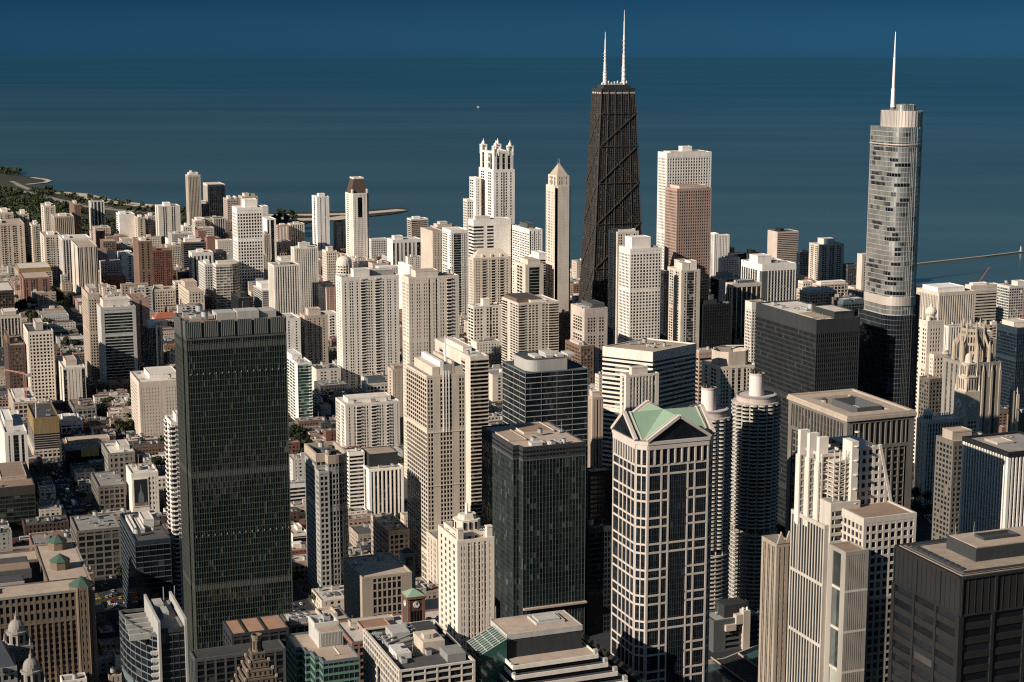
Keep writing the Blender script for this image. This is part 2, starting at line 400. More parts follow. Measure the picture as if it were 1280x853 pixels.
def block(name, label, cat, sh, st, roofm='tan', pent=(), nunits=0, poly=None, ref=None, group=None, finish=True):
    x0, x1, y0, y1, H = sh
    root = thing(name, label, cat, ((x0 + x1) / 2, (y0 + y1) / 2, 0), group)
    FOOT.append((x0, x1, y0, y1)); pl = poly or rect(x0, x1, y0, y1)
    facade(root, pl, 0, H, st)
    if not nunits and y0 < 2150: nunits = 3
    if finish: roofing(root, pl, H, roofm, pent, nunits)
    if ref: LAND.append((ref, *proj((x0 + x1) / 2, y0, H * .6)))
    return root

# ------------------------------------------------------------------ the setting
def gp(pts): return [gnd(x, y) for x, y in pts]
shore = gp([(-260, 205), (-60, 208), (4, 214), (22, 219.5), (40, 221.5), (56, 223.5), (62, 226.3), (58, 228.5), (33, 230.5), (37, 232), (50, 234), (72, 239.5), (100, 241.5), (133, 250.5), (172, 254.5), (190, 257), (232, 262), (290, 265.5), (335, 266.5),
            (400, 265), (440, 263.5), (480, 261), (504, 259.5), (510, 261.5), (508, 264), (490, 267.5), (462, 270.5), (425, 272.5), (400, 274), (381, 279.5), (376, 286), (379, 304), (400, 308), (425, 309), (470, 308), (520, 313), (600, 325), (700, 336),
            (800, 341), (900, 346), (1000, 349), (1080, 352), (1150, 358), (1220, 360), (1300, 362), (1420, 372), (1560, 392)])
# the river between its quays
def quay_land(pts, z=0., zb=-6.):
    m = MB(); m.prism(pts, zb, z); return m
NB = [(-1500, 950), (520, 958), (640, 1010), (760, 1082), (815, 1100), (850, 1205), (1000, 1225), (2300, 1232)]     # north quay
SB = [(-1500, 886), (500, 890), (660, 940), (780, 1004), (880, 1070), (960, 1125), (2300, 1150)]        # south quay
def bank(line, e):
    for a, b in zip(line, line[1:]):
        if a[0] <= e <= b[0]: return a[1] + (b[1] - a[1]) * (e - a[0]) / (b[0] - a[0])
north_land = NB + [(2300, 1400)] + shore[::-1]
A_ASPH = wallmat("asphalt", (.030, .031, .033), .9, .3, .03, spec=.2)
A_PAVE = wallmat("concrete_pavement", (.085, .080, .072), .9, .3, .03, spec=.2)
A_SAND = wallmat("sand", (.52, .42, .32), .95, .12, .02)
A_LAWN = wallmat("lawn", (.040, .042, .026), .95, .35, .01)
A_EARTH = wallmat("park_earth", (.12, .105, .07), .95, .35, .012)
A_ROAD = wallmat("pale_road", (.26, .235, .20), .9, .15, .02)
o = struct('ground', quay_land(north_land), A_ASPH)
o = struct('river_bank', quay_land([(-1500, -900), (2300, -900)] + SB[::-1]), A_ASPH)
# water: one sheet out to the horizon
def water_mat():
    m, n, l = nt("lake_water"); b = n['Principled BSDF']
    b.inputs['Roughness'].default_value = .17; b.inputs['IOR'].default_value = 1.333
    g = n.new('ShaderNodeNewGeometry'); mp = n.new('ShaderNodeVectorMath'); mp.operation = 'MULTIPLY'
    rot = n.new('ShaderNodeVectorRotate'); rot.rotation_type = 'Z_AXIS'; rot.inputs['Angle'].default_value = math.radians(21); l.new(g.outputs['Position'], rot.inputs[0])
    mp.inputs[1].default_value = (.00035, .0016, 1); l.new(rot.outputs[0], mp.inputs[0])
    nz = n.new('ShaderNodeTexNoise'); nz.inputs['Scale'].default_value = 1.; nz.inputs['Detail'].default_value = 7; nz.inputs['Roughness'].default_value = .6; l.new(mp.outputs[0], nz.inputs['Vector'])
    # shallow sandy water off the shore, deep clear water farther out
    dt = n.new('ShaderNodeVectorMath'); dt.operation = 'DOT_PRODUCT'; l.new(g.outputs['Position'], dt.inputs[0]); dt.inputs[1].default_value = (.80, .60, 0)
    dr = n.new('ShaderNodeMapRange'); dr.interpolation_type = 'SMOOTHSTEP'; l.new(dt.outputs['Value'], dr.inputs[0]); dr.inputs[1].default_value = 2000; dr.inputs[2].default_value = 15000
    ml = n.new('ShaderNodeMix'); ml.data_type = 'RGBA'; l.new(dr.outputs[0], ml.inputs[0]); ml.inputs[6].default_value = (.052, .094, .094, 1); ml.inputs[7].default_value = (.012, .062, .085, 1)
    mr = n.new('ShaderNodeMapRange'); l.new(nz.outputs['Fac'], mr.inputs[0]); mr.inputs[1].default_value = .3; mr.inputs[2].default_value = .7; mr.inputs[3].default_value = .72; mr.inputs[4].default_value = 1.22
    ms = n.new('ShaderNodeVectorMath'); ms.operation = 'SCALE'; l.new(ml.outputs[2], ms.inputs[0]); l.new(mr.outputs[0], ms.inputs['Scale']); l.new(ms.outputs[0], b.inputs['Base Color'])
    n2 = n.new('ShaderNodeTexNoise'); n2.inputs['Scale'].default_value = .05; n2.inputs['Detail'].default_value = 4; l.new(g.outputs['Position'], n2.inputs['Vector'])
    bp = n.new('ShaderNodeBump'); bp.inputs['Strength'].default_value = .12; bp.inputs['Distance'].default_value = 4.; l.new(n2.outputs['Fac'], bp.inputs['Height']); l.new(bp.outputs[0], b.inputs['Normal'])
    return m
WATER = water_mat()
w = MB(); w.poly([(50000 * math.cos(2 * math.pi * i / 256), 50000 * math.sin(2 * math.pi * i / 256), -1.6) for i in range(256)])
struct('water', w, WATER)
# beach strips and the park
def sheet(name, pts, z, mat): m = MB(); m.poly([(x, y, z) for x, y in pts][::-1] if area(pts) < 0 else [(x, y, z) for x, y in pts]); return struct(name, m, mat)
def area(p): return sum(p[i - 1][0] * p[i][1] - p[i][0] * p[i - 1][1] for i in range(len(p)))
def band(name, line, w0, z, mat, px=True):
    """a strip along a picture line, w0 metres wide"""
    p = gp(line) if px else line; m = MB(); lo = []; hi = []
    for i, a in enumerate(p):
        q, r2 = p[max(i - 1, 0)], p[min(i + 1, len(p) - 1)]; l = math.hypot(r2[0] - q[0], r2[1] - q[1]); n = ((r2[1] - q[1]) / l, -(r2[0] - q[0]) / l)
        lo.append((a[0] + n[0] * w0 / 2, a[1] + n[1] * w0 / 2, z)); hi.append((a[0] - n[0] * w0 / 2, a[1] - n[1] * w0 / 2, z))
    for i in range(len(p) - 1): m.poly([lo[i], lo[i + 1], hi[i + 1], hi[i]][::-1])
    return struct(name, m, mat)
park = gp([(-120, 214), (0, 216), (60, 236), (100, 244), (140, 254), (200, 262), (300, 268), (340, 272), (340, 282), (250, 284), (190, 284), (130, 300), (80, 330), (-60, 335)])
sheet('park_lawn', park, .05, A_LAWN)
band('beach', [(72, 241), (100, 243.2), (133, 252), (172, 256), (192, 258.6)], 55, .10, A_SAND)
band('beach', [(300, 268.5), (345, 269), (400, 268.5), (450, 267), (490, 263.5), (503, 262.2)], 42, .10, A_SAND)
band('beach', [(340, 273), (372, 274.5), (415, 274), (440, 270.5)], 60, .12, A_SAND)
band('beach', [(33, 230.6), (56, 228.2), (61.4, 226.2), (56, 224.2), (40, 222)], 16, .10, A_SAND)
sheet('lawn', gp([(16, 220), (40, 222.6), (55, 224.6), (57, 226), (30, 229.5), (12, 228)]), .08, A_LAWN)
band('lake_shore_drive', [(-20, 234.5), (10, 236), (40, 241.5), (60, 247), (80, 252.5), (104, 258), (150, 263), (220, 268), (300, 273)], 26, .14, A_ROAD)
band('path', [(20, 231), (36, 237), (56, 243.5), (70, 249), (100, 254), (140, 260)], 12, .16, A_ROAD)
band('path', [(14, 226.5), (30, 234), (60, 245)], 14, .18, A_ROAD)
# pavement slabs between the streets, a kerb high
EW = [(-1, 0)]
NS_ST = [(-110, 20), (17, 20), (150, 20), (274, 24), (398, 20), (522, 22), (647, 22), (763, 20), (848, 14), (945, 30), (1050, 16), (1150, 18), (1262, 22), (1400, 18), (1550, 18)]
EW_ST = [(1040, 14), (1133, 18), (1233, 18), (1322, 18), (1412, 20), (1505, 20), (1600, 20), (1690, 18), (1780, 18), (1866, 18), (1968, 24), (2066, 16), (2150, 16), (2232, 16), (2315, 16), (2400, 20), (2520, 16), (2650, 16), (2777, 24), (2930, 16), (3080, 16), (3240, 16), (3400, 16), (3565, 24)]
def inside(p, poly):
    c = False; j = len(poly) - 1
    for i in range(len(poly)):
        if (poly[i][1] > p[1]) != (poly[j][1] > p[1]) and p[0] < (poly[j][0] - poly[i][0]) * (p[1] - poly[i][1]) / (poly[j][1] - poly[i][1]) + poly[i][0]: c = not c
        j = i
    return c
BLOCKS = []
pv = MB()
for i in range(len(NS_ST) - 1):
    for j in range(len(EW_ST) - 1):
        b = (NS_ST[i][0] + NS_ST[i][1] / 2, NS_ST[i + 1][0] - NS_ST[i + 1][1] / 2, EW_ST[j][0] + EW_ST[j][1] / 2, EW_ST[j + 1][0] - EW_ST[j + 1][1] / 2)
        if all(inside(p, north_land) for p in rect(*b)) and not inside(((b[0] + b[1]) / 2, b[3]), park):
            BLOCKS.append(b); pv.prism(rect(*b), 0, .15, bottom=False)
struct('pavement', pv, A_PAVE)
mk = MB()
for e, wd in NS_ST:
    y = max(1010., (bank(NB, e) or 0) + 14)
    while y < 2700:
        if not any(abs(y + 2 - n) < w2 / 2 + 2 for n, w2 in EW_ST): mk.poly([(e - .12, y, .02), (e + .12, y, .02), (e + .12, y + 4, .02), (e - .12, y + 4, .02)])
        y += 9.
    for n, w2 in EW_ST[:14]:
        if n < bank(NB, e) + 16: continue
        for k in range(int(wd / 1.4)):
            x = e - wd / 2 + 1 + k * 1.3
            if x < e + wd / 2 - 1: mk.poly([(x, n - w2 / 2 - 3.6, .02), (x + .6, n - w2 / 2 - 3.6, .02), (x + .6, n - w2 / 2 - .8, .02), (x, n - w2 / 2 - .8, .02)])
struct('road_markings', mk, wallmat("road_paint", (.62, .60, .54), .8, .2))

# quay walls, river bridge at the avenue
for line, s in ((NB, -1), (SB, 1)):
    m = MB()
    for a, b in zip(line, line[1:]): m.beam((a[0], a[1] + s * .7, -1.5), (b[0], b[1] + s * .7, -1.5), 1.2, 5.2)
    struct('quay', m, W('concrete'))
for e in (274, 398, 522, 647, 763, 945):
    RIV0, RIV1 = bank(SB, e), bank(NB, e)
    m = MB(); m.box(e - 11, e + 11, RIV0 - 2, RIV1 + 2, .05, .9)
    br = thing('river_bridge', {274: 'low steel bridge crossing the river beside the clock tower building', 398: 'low steel bridge two streets east of the clock tower', 522: 'low steel bridge over the river by the green pediment tower',
               647: 'low steel bridge between the twin corncob towers and the south bank', 763: 'low steel bridge in front of the black slab office block', 945: 'wide river bridge below the white clock tower with spires'}[e], 'bridge', (e, (RIV0 + RIV1) / 2, 0), 'bridges over the river')
    m.build('deck', A_ASPH, br)
    for s in (-1, 1):
        r_ = MB(); r_.box(e + s * 10.4 - .2, e + s * 10.4 + .2, RIV0 - 2, RIV1 + 2, .9, 2.1); r_.build('railing', W('rose'), br)
# breakwater with its light
jet = [gnd(1140, 330.5), gnd(1180, 326), gnd(1230, 320.5), gnd(1268, 315.8), gnd(1300, 312)]
m = MB()
for i in range(len(jet) - 1):
    a, b = jet[i], jet[i + 1]; l = math.hypot(b[0] - a[0], b[1] - a[1]); n = ((b[1] - a[1]) / l * 3, -(b[0] - a[0]) / l * 3)
    m.prism([(a[0] + n[0], a[1] + n[1]), (a[0] - n[0], a[1] - n[1]), (b[0] - n[0], b[1] - n[1]), (b[0] + n[0], b[1] + n[1])][::-1], -4, .6)
tag(m.build('breakwater', W('limestone')), 'long pale stone breakwater lying in the lake on the right', 'breakwater')
p = gnd(1276, 314.6); lh = thing('lighthouse', 'small white lighthouse standing on the far breakwater', 'lighthouse', (p[0], p[1], .6))
MB().tube(p, 3.2, -1, 3, 3., 10).build('base', W('gray'), lh); MB().tube(p, 1.5, 3, 10, 1.2, 10).build('tower', W('lightgray'), lh); MB().dome(p, 1.5, 10, 2, 10, 3).build('lantern', W('redbrick'), lh)
p = gnd(598, 134); bt = thing('boat', 'tiny white motor boat alone on the open lake', 'boat', (p[0], p[1], -1.6))
m = MB(); m.prism([(p[0] - 9, p[1] - 3), (p[0] + 6, p[1] - 3), (p[0] + 11, p[1]), (p[0] + 6, p[1] + 3), (p[0] - 9, p[1] + 3)], -2.2, 1.5); m.build('hull', W('white'), bt)
m = MB(); m.prism(rect(p[0] - 6, p[0] + 3, p[1] - 2, p[1] + 2), 1.4, 4.5); m.prism(rect(p[0] - 3, p[0] + 1, p[1] - 1.5, p[1] + 1.5), 4.5, 6.2); m.build('cabin', W('white'), bt)
p = gnd(1190, 657, -1); bt = thing('tour_boat', 'long river boat with an ochre canopy below the grey stone office', 'boat', (p[0], p[1], -1.6))
def turn(q, c=math.cos(.5), s_=math.sin(.5)): return (p[0] + q[0] * c - q[1] * s_, p[1] + q[0] * s_ + q[1] * c)
m = MB(); m.prism([turn(q) for q in ((-13, -3.4), (9, -3.4), (14, 0), (9, 3.4), (-13, 3.4))], -2.4, .4); m.build('hull', W('offwhite'), bt)
m = MB(); m.prism([turn(q) for q in ((-11, -2.8), (7, -2.8), (7, 2.8), (-11, 2.8))], 2.6, 2.9); m.build('canopy', W('ochre'), bt)
m = MB(); [m.tube(turn(q), .15, .3, 2.6, seg=6) for q in ((-10, -2.5), (-4, -2.5), (2, -2.5), (6, -2.5), (-10, 2.5), (-4, 2.5), (2, 2.5), (6, 2.5))]; m.prism([turn(q) for q in ((-8, -2), (3, -2), (3, 2), (-8, 2))], .3, 1.3); m.build('deck_frame', W('gray'), bt)

# ------------------------------------------------------------------ towers surveyed one by one
P1 = lambda h=5, w='white', r='light': (.3, .7, .3, .7, h, w, r)
def T(name, label, s, st, roofm='tan', pent=(), nu=0, ref=None, group=None, depth=None, cat=None):
    return block(name, label, cat or {'office_tower': 'office tower', 'apartment_tower': 'apartment tower', 'apartment_block': 'apartment block', 'office_block': 'office block', 'hotel': 'hotel', 'brick_building': 'brick building'}.get(name, 'building'),
                 surv(*s, depth=depth), st, roofm, pent, nu, ref=ref, group=group)
def grid(w='white', **k): d = dict(wall=w, bay=4.2, fl=4.1, pw=1.3, sph=1.5, pd=.32, sd=.3, glass='soft'); d.update(k); return sty(**d)
def vert(w='white', **k): d = dict(wall=w, bay=4.4, fl=3.6, pw=1.6, pd=.6, sd=.2, sph=1.2, sp='midgray', glass='dark'); d.update(k); return sty(**d)
def horz(w='white', **k): d = dict(wall=w, bay=30, fl=3.8, pw=.6, pd=.3, sd=.45, sph=1.7, glass='dark'); d.update(k); return sty(**d)
def curt(w='darkgray', **k): d = dict(wall=w, bay=3., fl=3.8, pw=.28, pd=.25, sd=.18, sph=.7, glass='dark', crown=3.); d.update(k); return sty(**d)
AT, AB, OT, OB = 'apartment_tower', 'apartment_block', 'office_tower', 'office_block'
G1 = 'pale twin slab towers by the park'
# --- far left, by the park
T(AT, 'half hidden cream slab at the far left edge, farther of the two by the woods', (-10, -2, 16.5, 267, 330), grid('sand', pat={'S': 'swswbsw', '*': 'sws'}), pent=[P1(5, 'offwhite')])
T(AT, 'cream slab with a lift house just right of the farthest left one below dark trees', (20, 23, 36, 268, 328), grid('sand', pat={'S': 'swsbws', '*': 'sws'}), pent=[P1(6, 'white')])
T(AT, 'wide cream slab tower cut by the left edge of the view', (-20, -14, 30, 281, 340), grid('sand', pat={'S': 'swbsswbswsbwsws', '*': 'swsws'}), pent=[(.2, .4, .3, .7, 4, 'white', 'light')])
T(AT, 'narrow cream tower with white strips right of the wide left edge slab', (37, 40, 50, 281.5, 340), grid('sand', pat={'S': 'swbsw', '*': 'sws'}), pent=[P1(6)])
T(AT, 'pale tower with dark lower half rising above the parkside slabs', (51, 55, 69, 258, 312), grid('cream', pat={'S': 'swwswws', '*': 'sws'}), pent=[P1(5)])
T(AT, 'tan grid tower standing left of a slim brown tower near the park', (64, 68, 92, 271, 330), vert('sand', sp='brown', bay=3.6), pent=[P1(3, 'cream')])
T(AT, 'slim brown tower behind the tan grid tower beside the park lawn', (84, 93, 100.5, 256, 308), grid('brown', pat={'S': 'swsws', '*': 's'}), pent=[P1(4, 'sand')])
T(AT, 'black and white striped tower standing alone against the park', (111, 113, 130, 252, 300), sty(wall='white', sp='darkgray', glass='black', fl=3.6, pat={'S': 'sgsggsggsgs', '*': 'sgs'}, crown=1.5), 'dark', ref='the black and white striped tower')
T(AB, 'low cream balcony block in front of the parkside slabs', (50, 55, 76, 295, 352), grid('cream', pat={'S': 'sbswwsbs', '*': 'sws'}), pent=[P1(3)])
T(AT, 'broad white columned slab behind the blank cream tower', (73, 78, 113, 299, 360), vert('white', bay=5.), 'light', pent=[(.1, .3, .3, .7, 3, 'white', 'light')])
T(AT, 'cream tower with a blank sunlit west wall and dark striped front', (84, 97, 121, 308, 375), sty(wall='cream', sp='darkgray', fl=3.6, glass='black', pat={'S': 'gwgswgswgswg', 'W': 'ssswsss', '*': 's'}), 'tan', ref='the blank walled cream tower')
T(AB, 'white block with a blank gleaming front below the beach', (145, 149, 168, 268, 314), grid('white', pat={'S': 'ssssss', '*': 'ws'}), 'light', pent=[(.1, .5, .2, .8, 3, 'white', 'white')], ref='the blank white block')
T(AB, 'tan block next to the gleaming blank white one', (168, 172, 181, 272, 316), grid('tan', pat={'S': 'sws', '*': 'sws'}), pent=[P1(3)])
T(AB, 'pinkish block with a white lift house, third right of the blank white one', (181, 185, 194, 270, 312), grid('pink', bay=3.5), pent=[P1(4)])
T(AT, 'tower with cream upper floors and grey bays right of the pinkish blocks', (194, 198, 224.5, 258, 305), vert('offwhite', sp='midgray', pat={'S': 'sswwsswwss', '*': 'sws'}, cw=2), 'light', pent=[(.3, .6, .2, .8, 6, 'white', 'white')], ref='the cream topped tower')
T('brick_building', 'pink brick block with a flat tan roof below the blank white tower', (149, 152, 165, 299, 333), grid('pink', pat={'S': 'ssss', '*': 'sws'}))
T(AB, 'narrow white block before the pink brick one', (134, 137, 144.5, 317, 352), grid('white', pat={'S': 'sss', '*': 'ws'}), 'light')
T(AB, 'wide white stepped block left of the slender brown tower', (147, 152, 168, 318, 352), grid('white', pat={'S': 'ssws', '*': 'sw'}), 'light', pent=[(.4, .7, .2, .6, 4, 'white', 'white')])
T(AB, 'brown stone block behind the narrow white one', (125, 129, 145, 302, 342), grid('brown', bay=4))
T('brick_building', 'tall red brick wall building right of the striped tower', (119, 121, 131, 289, 322), grid('brick', pat={'S': 'sws', '*': 's'}))
T(AT, 'slender brown tower with a white edge beside the red brown block', (166, 173, 190, 302, 382), grid('brown', pat={'S': 'swsws', 'W': 'sss', '*': 's'}, glass='black'), pent=[P1(3, 'offwhite')], ref='the slender brown tower')
T(AB, 'red brown block with a dark lower half right of the slender brown tower', (180, 184, 215, 314, 372), grid('redbrick', fl=3.6, bay=3.6, pat={'S': 'wwwwwwwwswww', '*': 'swws'}), 'brown', pent=[(.1, .4, .3, .8, 5, 'brick', 'brown')])
T('brick_building', 'low red brick building with a row of dark square windows', (127, 131, 157, 347, 370), grid('brick', pat={'S': 'wwwwww', '*': 'sw'}, sph=3., fl=5), 'tan', pent=[(.1, .9, .1, .5, 3, 'brick', 'tan')], ref='the low red brick building')
# --- towards the beach
T(AT, 'tallest slim tan tower rising alone above the beach on the left', (232, 235, 250, 219, 288), vert('sand', sp='brown', bay=3.2, crown=4), 'light', pent=[(.12, .88, .15, .85, 5, 'white', 'white'), (.25, .4, .3, .6, 9, 'white', 'white')], ref='the slim tan beach tower')
T(AT, 'dark sided striped tower right of the slim tan beach tower', (254, 261, 281, 231, 285), vert('cream', sp='darkbrown', bay=4.6, crown=5), 'light', ref='the dark sided tower')
T(AB, 'small tan tower with a round top between the two beach towers', (247, 250, 260.5, 255, 285), grid('tan'), 'light', pent=[(.2, .8, .2, .8, 6, 'white', 'white')])
T(AB, 'old tan apartment palace with turrets right of the dark sided tower', (279, 284, 300, 249, 300), grid('pink', bay=3.5), 'brown', pent=[(.1, .3, .1, .5, 6, 'white', 'light'), (.6, .75, .1, .5, 5, 'white', 'light')])
T(AB, 'brown roofed block behind the white grid tower', (298, 303, 322, 246, 292), grid('sand'), 'brown', pent=[(.2, .5, .2, .8, 6, 'cream', 'brown'), (.6, .9, .2, .8, 4, 'pink', 'brown')])
T(AT, 'gleaming white grid tower with square windows left of centre', (290, 296, 327.5, 260, 388), grid('white', bay=4.6, fl=4.9, pw=1.5, sph=1.7, glass='black', crown=4), 'light', pent=[(.35, .85, .2, .8, 12, 'white', 'white')], ref='the white grid tower')
T(AB, 'white block peeping out behind the white grid tower', (324, 328, 335, 258, 300), grid('white', pat={'S': 'sss', '*': 's'}), 'white')
T(AT, 'slab with a bright white west wall and dark striped front right of the grid tower', (327, 334, 344.5, 274, 330), sty(wall='white', sp='darkgray', glass='black', fl=3.6, pat={'S': 'gsggs', 'W': 'sss', '*': 's'}), 'light')
T(AB, 'rose coloured striped block at the foot of the white grid tower', (326, 330, 337.5, 293, 335), vert('pink', sp='rose', bay=3.6), pent=[P1(4, 'rose')])
T(AB, 'pink brick block with pale window strips by the harbour water', (344, 347, 361, 282, 318), sty(wall='rose', sp='offwhite', glass='soft', fl=3.6, pat={'S': 'sdsdsds', '*': 'sw'}), 'tan', pent=[P1(3, 'cream')])
T(AB, 'grey and cream striped block beside the harbour inlet', (360, 363, 380, 280, 316), vert('cream', sp='midgray'), 'tan', pent=[P1(3)])
T(AB, 'pale block with a pointed lift house below the slim tan beach tower', (226, 229, 240, 283, 316), grid('offwhite'), 'light', pent=[P1(5)])
T('hotel', 'white domed hotel block in front of the two beach towers', (240, 244, 256, 276, 312), grid('cream', bay=3.6), 'light', pent=[(.2, .8, .2, .8, 5, 'white', 'white')])
T(AB, 'cream gabled block right of the white domed one', (253, 256, 266, 273, 310), grid('cream'), 'dark')
T(AB, 'striped dark block with white piers below the dark sided tower', (264, 267, 281, 273, 310), vert('lightgray', sp='darkgray'), 'dark')
T('brick_building', 'red brick block at the foot of the white domed hotel', (244, 248, 257, 289, 325), grid('brick', pat={'S': 'sss', '*': 's'}), 'brown')
T(AB, 'dark banded block with a white terrace crown left of the grid tower', (226, 229, 257, 303, 352), horz('brown', sp='darkgray', glass='black'), 'light', pent=[(.1, .8, .2, .8, 6, 'white', 'white'), (.3, .6, .3, .7, 11, 'white', 'white')])
T('brick_building', 'plain dark red building between the banded block and the grid tower', (256, 259, 272, 298, 335), grid('brick', pat={'S': 'sss', '*': 'sws'}), 'dark')
T(AB, 'blank white slab standing just left of the white grid tower', (269, 272, 291, 301, 345), grid('offwhite', pat={'S': 'wwwwwww', '*': 's'}, sph=2.4, pw=2.6), 'light')
T(AT, 'white columned block with arched top in front of the blank white slab', (236, 240, 266, 316, 370), sty(wall='white', sp='darkgray', glass='black', fl=3.6, pat={'S': 'sgsgsgsgsgs', '*': 'sgs'}, crown=6), 'light', pent=[(.3, .6, .3, .7, 4, 'white', 'white')])
T(AB, 'dark building with a pointed roof right of the white columned block', (264, 267, 283, 316, 360), grid('charcoal'), 'dark', pent=[(.2, .8, .2, .8, 4, 'darkgray', 'dark')])
T(AB, 'low tan hall with rows of small windows left of the banded block', (206, 209, 228, 307, 340), grid('sand', bay=3), 'tan', pent=[(.4, .6, .3, .7, 4, 'offwhite', 'light')])
T(OB, 'pale grey gridded building partly behind the round glass block', (248, 256, 268, 331, 388), grid('lightgray', glass='dark'), 'light', pent=[P1(4, 'offwhite')])
T(AB, 'tan building with a tall arched loggia on its roof', (223, 236, 255, 364, 402), grid('sand', bay=5, fl=4.5, pw=2), 'tan', pent=[(.1, .9, .5, .9, 8, 'tan', 'tan')])
T(OB, 'low white grid building behind the red roofed school', (189, 193, 219, 362, 392), grid('cream'), 'tan', pent=[(.05, .45, .1, .6, 5, 'cream', 'light')])
T(OB, 'narrow white block with ladder windows left of the loggia building', (216, 219, 231, 353, 386), grid('offwhite', bay=5), 'light')
T(AB, 'small black block before the white grid tower', (289, 298, 316, 373, 404), grid('black', glass='black'), 'dark', pent=[(.3, .7, .3, .7, 6, 'charcoal', 'dark')])
T(OB, 'grey ribbed low office block with a white roof storey', (317, 328, 351, 363, 402), horz('lightgray', sp='gray', fl=3.2), 'white', pent=[(.1, .9, .3, .9, 7, 'white', 'white')])
def round_tower(name, label, s, st, rr, roofm, pent, nu, ref=None, cat=None):
    sh = surv(*s); pl = rounded(sh[0], sh[1], sh[2], sh[3], tuple(q * (sh[1] - sh[0]) for q in rr), 7)
    return block(name, label, cat or name.replace('_', ' '), sh, st, roofm, pent, nu, poly=pl, ref=ref)
round_tower(OT, 'glass banded office with a rounded right corner left of the white grid tower', (266, 270, 301, 331, 393), horz('offwhite', glass='pale', fl=4.4, sph=1.7, bay=6, pw=.4), (0, .45, .2, 0), 'light', [(.1, .9, .3, .9, 4, 'offwhite', 'light')], 3, 'the rounded glass block')
round_tower(OT, 'dark blue glass tower with rounded sides and one white vertical stripe', (177, 181, 204, 409, 480), sty(wall='lightgray', sp='bluegray', glass='blue', fl=4.2, bay=5, pw=.25, pd=.3, sd=.3, sph=.7, crown=1.5), (.4, .4, .2, .2), 'light', [(.2, .6, .3, .8, 6, 'white', 'white')], 0, 'the dark blue rounded tower')
r = [o for o in bpy.data.objects if o.get('label', '').startswith('dark blue glass tower')][0]; sh = surv(177, 181, 204, 409, 480)
m = MB(); x = sh[0] + (sh[1] - sh[0]) * .62; m.box(x - 1., x + 1., sh[2] - .9, sh[2] + .1, 0, sh[4] + 1); m.build('white_stripe', W('white'), r)
round_tower(AT, 'grey curved condominium slab right behind the ribbed grey tower', (346, 352, 393, 325, 398), horz('lightgray', glass='dark', fl=3.6, sph=1.4, bay=5, pw=.8), (0, .25, .2, 0), 'light', [(.0, .8, .1, .9, 3, 'offwhite', 'light')], 0)
r = T('school', 'low school building with a red tiled hip roof', (190, 194, 224, 399, 412), grid('cream', bay=5, fl=5), 'rust', ref='the red roofed school', cat='school'); sh = surv(190, 194, 224, 399, 412)
m = MB(); a = [(sh[0] - 1, sh[2] - 1), (sh[1] + 1, sh[3] + 1)]; cy = (sh[2] + sh[3]) / 2
z0, z1 = sh[4] + .1, sh[4] + 7; c_ = [(a[0][0], a[0][1], z0), (a[1][0], a[0][1], z0), (a[1][0], a[1][1], z0), (a[0][0], a[1][1], z0)]; p_, q_ = (a[0][0] + 9, cy, z1), (a[1][0] - 9, cy, z1)
for f_ in ([c_[0], c_[1], q_, p_], [c_[1], c_[2], q_], [c_[2], c_[3], p_, q_], [c_[3], c_[0], p_], c_[::-1]): m.poly(f_)
m.build('tiled_roof', wallmat('red_tile', (.36, .11, .07), .8, .2), r)
# --- grey condominium pair
T(AT, 'tall grey slab with white fins behind the curved condominium', (364, 368, 397, 310, 400), vert('offwhite', sp='gray', bay=3.4), 'light', pent=[(.25, .6, .3, .7, 7, 'offwhite', 'light')])
T(AT, 'light grey tower with strong white vertical ribs left of centre', (336, 343, 374, 332, 410), vert('offwhite', sp='midgray', bay=3.6, pd=1.1), 'gray', ref='the ribbed grey tower', pent=[(.3, .7, .3, .7, 3, 'gray', 'light')])
T(AT, 'pale balconied block with a tan crown behind the white condominium', (403, 408, 421, 314, 385), grid('cream', bay=3.5), 'tan', pent=[(.2, .7, .2, .7, 6, 'cream', 'tan')])
T(AT, 'slender white tower with a dark left edge by the harbour', (390, 396, 411, 246, 320), sty(wall='white', sp='gray', glass='soft', fl=3.6, pat={'S': 'sswsswss', 'W': 'sws', '*': 's'}), 'light', pent=[(.3, .8, .3, .7, 5, 'white', 'white')], ref='the slender white harbour tower')
T('brick_building', 'tan brick tower half hidden left of the mansard roofed tower', (417, 421, 431, 278, 318), grid('tan', pat={'S': 'sdws', '*': 's'}), 'tan', pent=[P1(3, 'brown', 'brown')])
T('hotel', 'broad white lakeside hotel with many small windows right of the mansard tower', (461, 464, 484, 299, 335), grid('white', bay=3.5), 'light', ref='the white lakeside hotel')
T(AT, 'white and dark striped slab in front of the harbour water', (484, 491, 526, 300, 352), sty(wall='white', sp='darkgray', glass='dark', fl=3.6, pat={'S': 'gsgswsgsgswsgg', 'W': 'sss', '*': 's'}, crown=6), 'light', pent=[(.1, .4, .2, .7, 6, 'white', 'white')], ref='the striped lakeside slab')
T(AT, 'white block with brown banding standing alone before the lake', (509, 514, 535, 274, 315), horz('white', sp='pink', glass='bronze'), 'light', pent=[(.2, .6, .3, .7, 4, 'white', 'white')])
T(AT, 'dark blue roofed hall behind the big white condominium', (442, 448, 488, 330, 362), grid('darkgray', glass='black', crown=5), 'dark', nu=3)
T(AT, 'white striped slab end right of the blue roofed hall', (470, 474, 500, 334, 385), vert('white', sp='gray', bay=3.4), 'light')
T(AB, 'plain white wall tower between condominium and cream tower', (498, 512, 516, 333, 400), grid('white', pat={'S': 's', '*': 's'}), 'white')
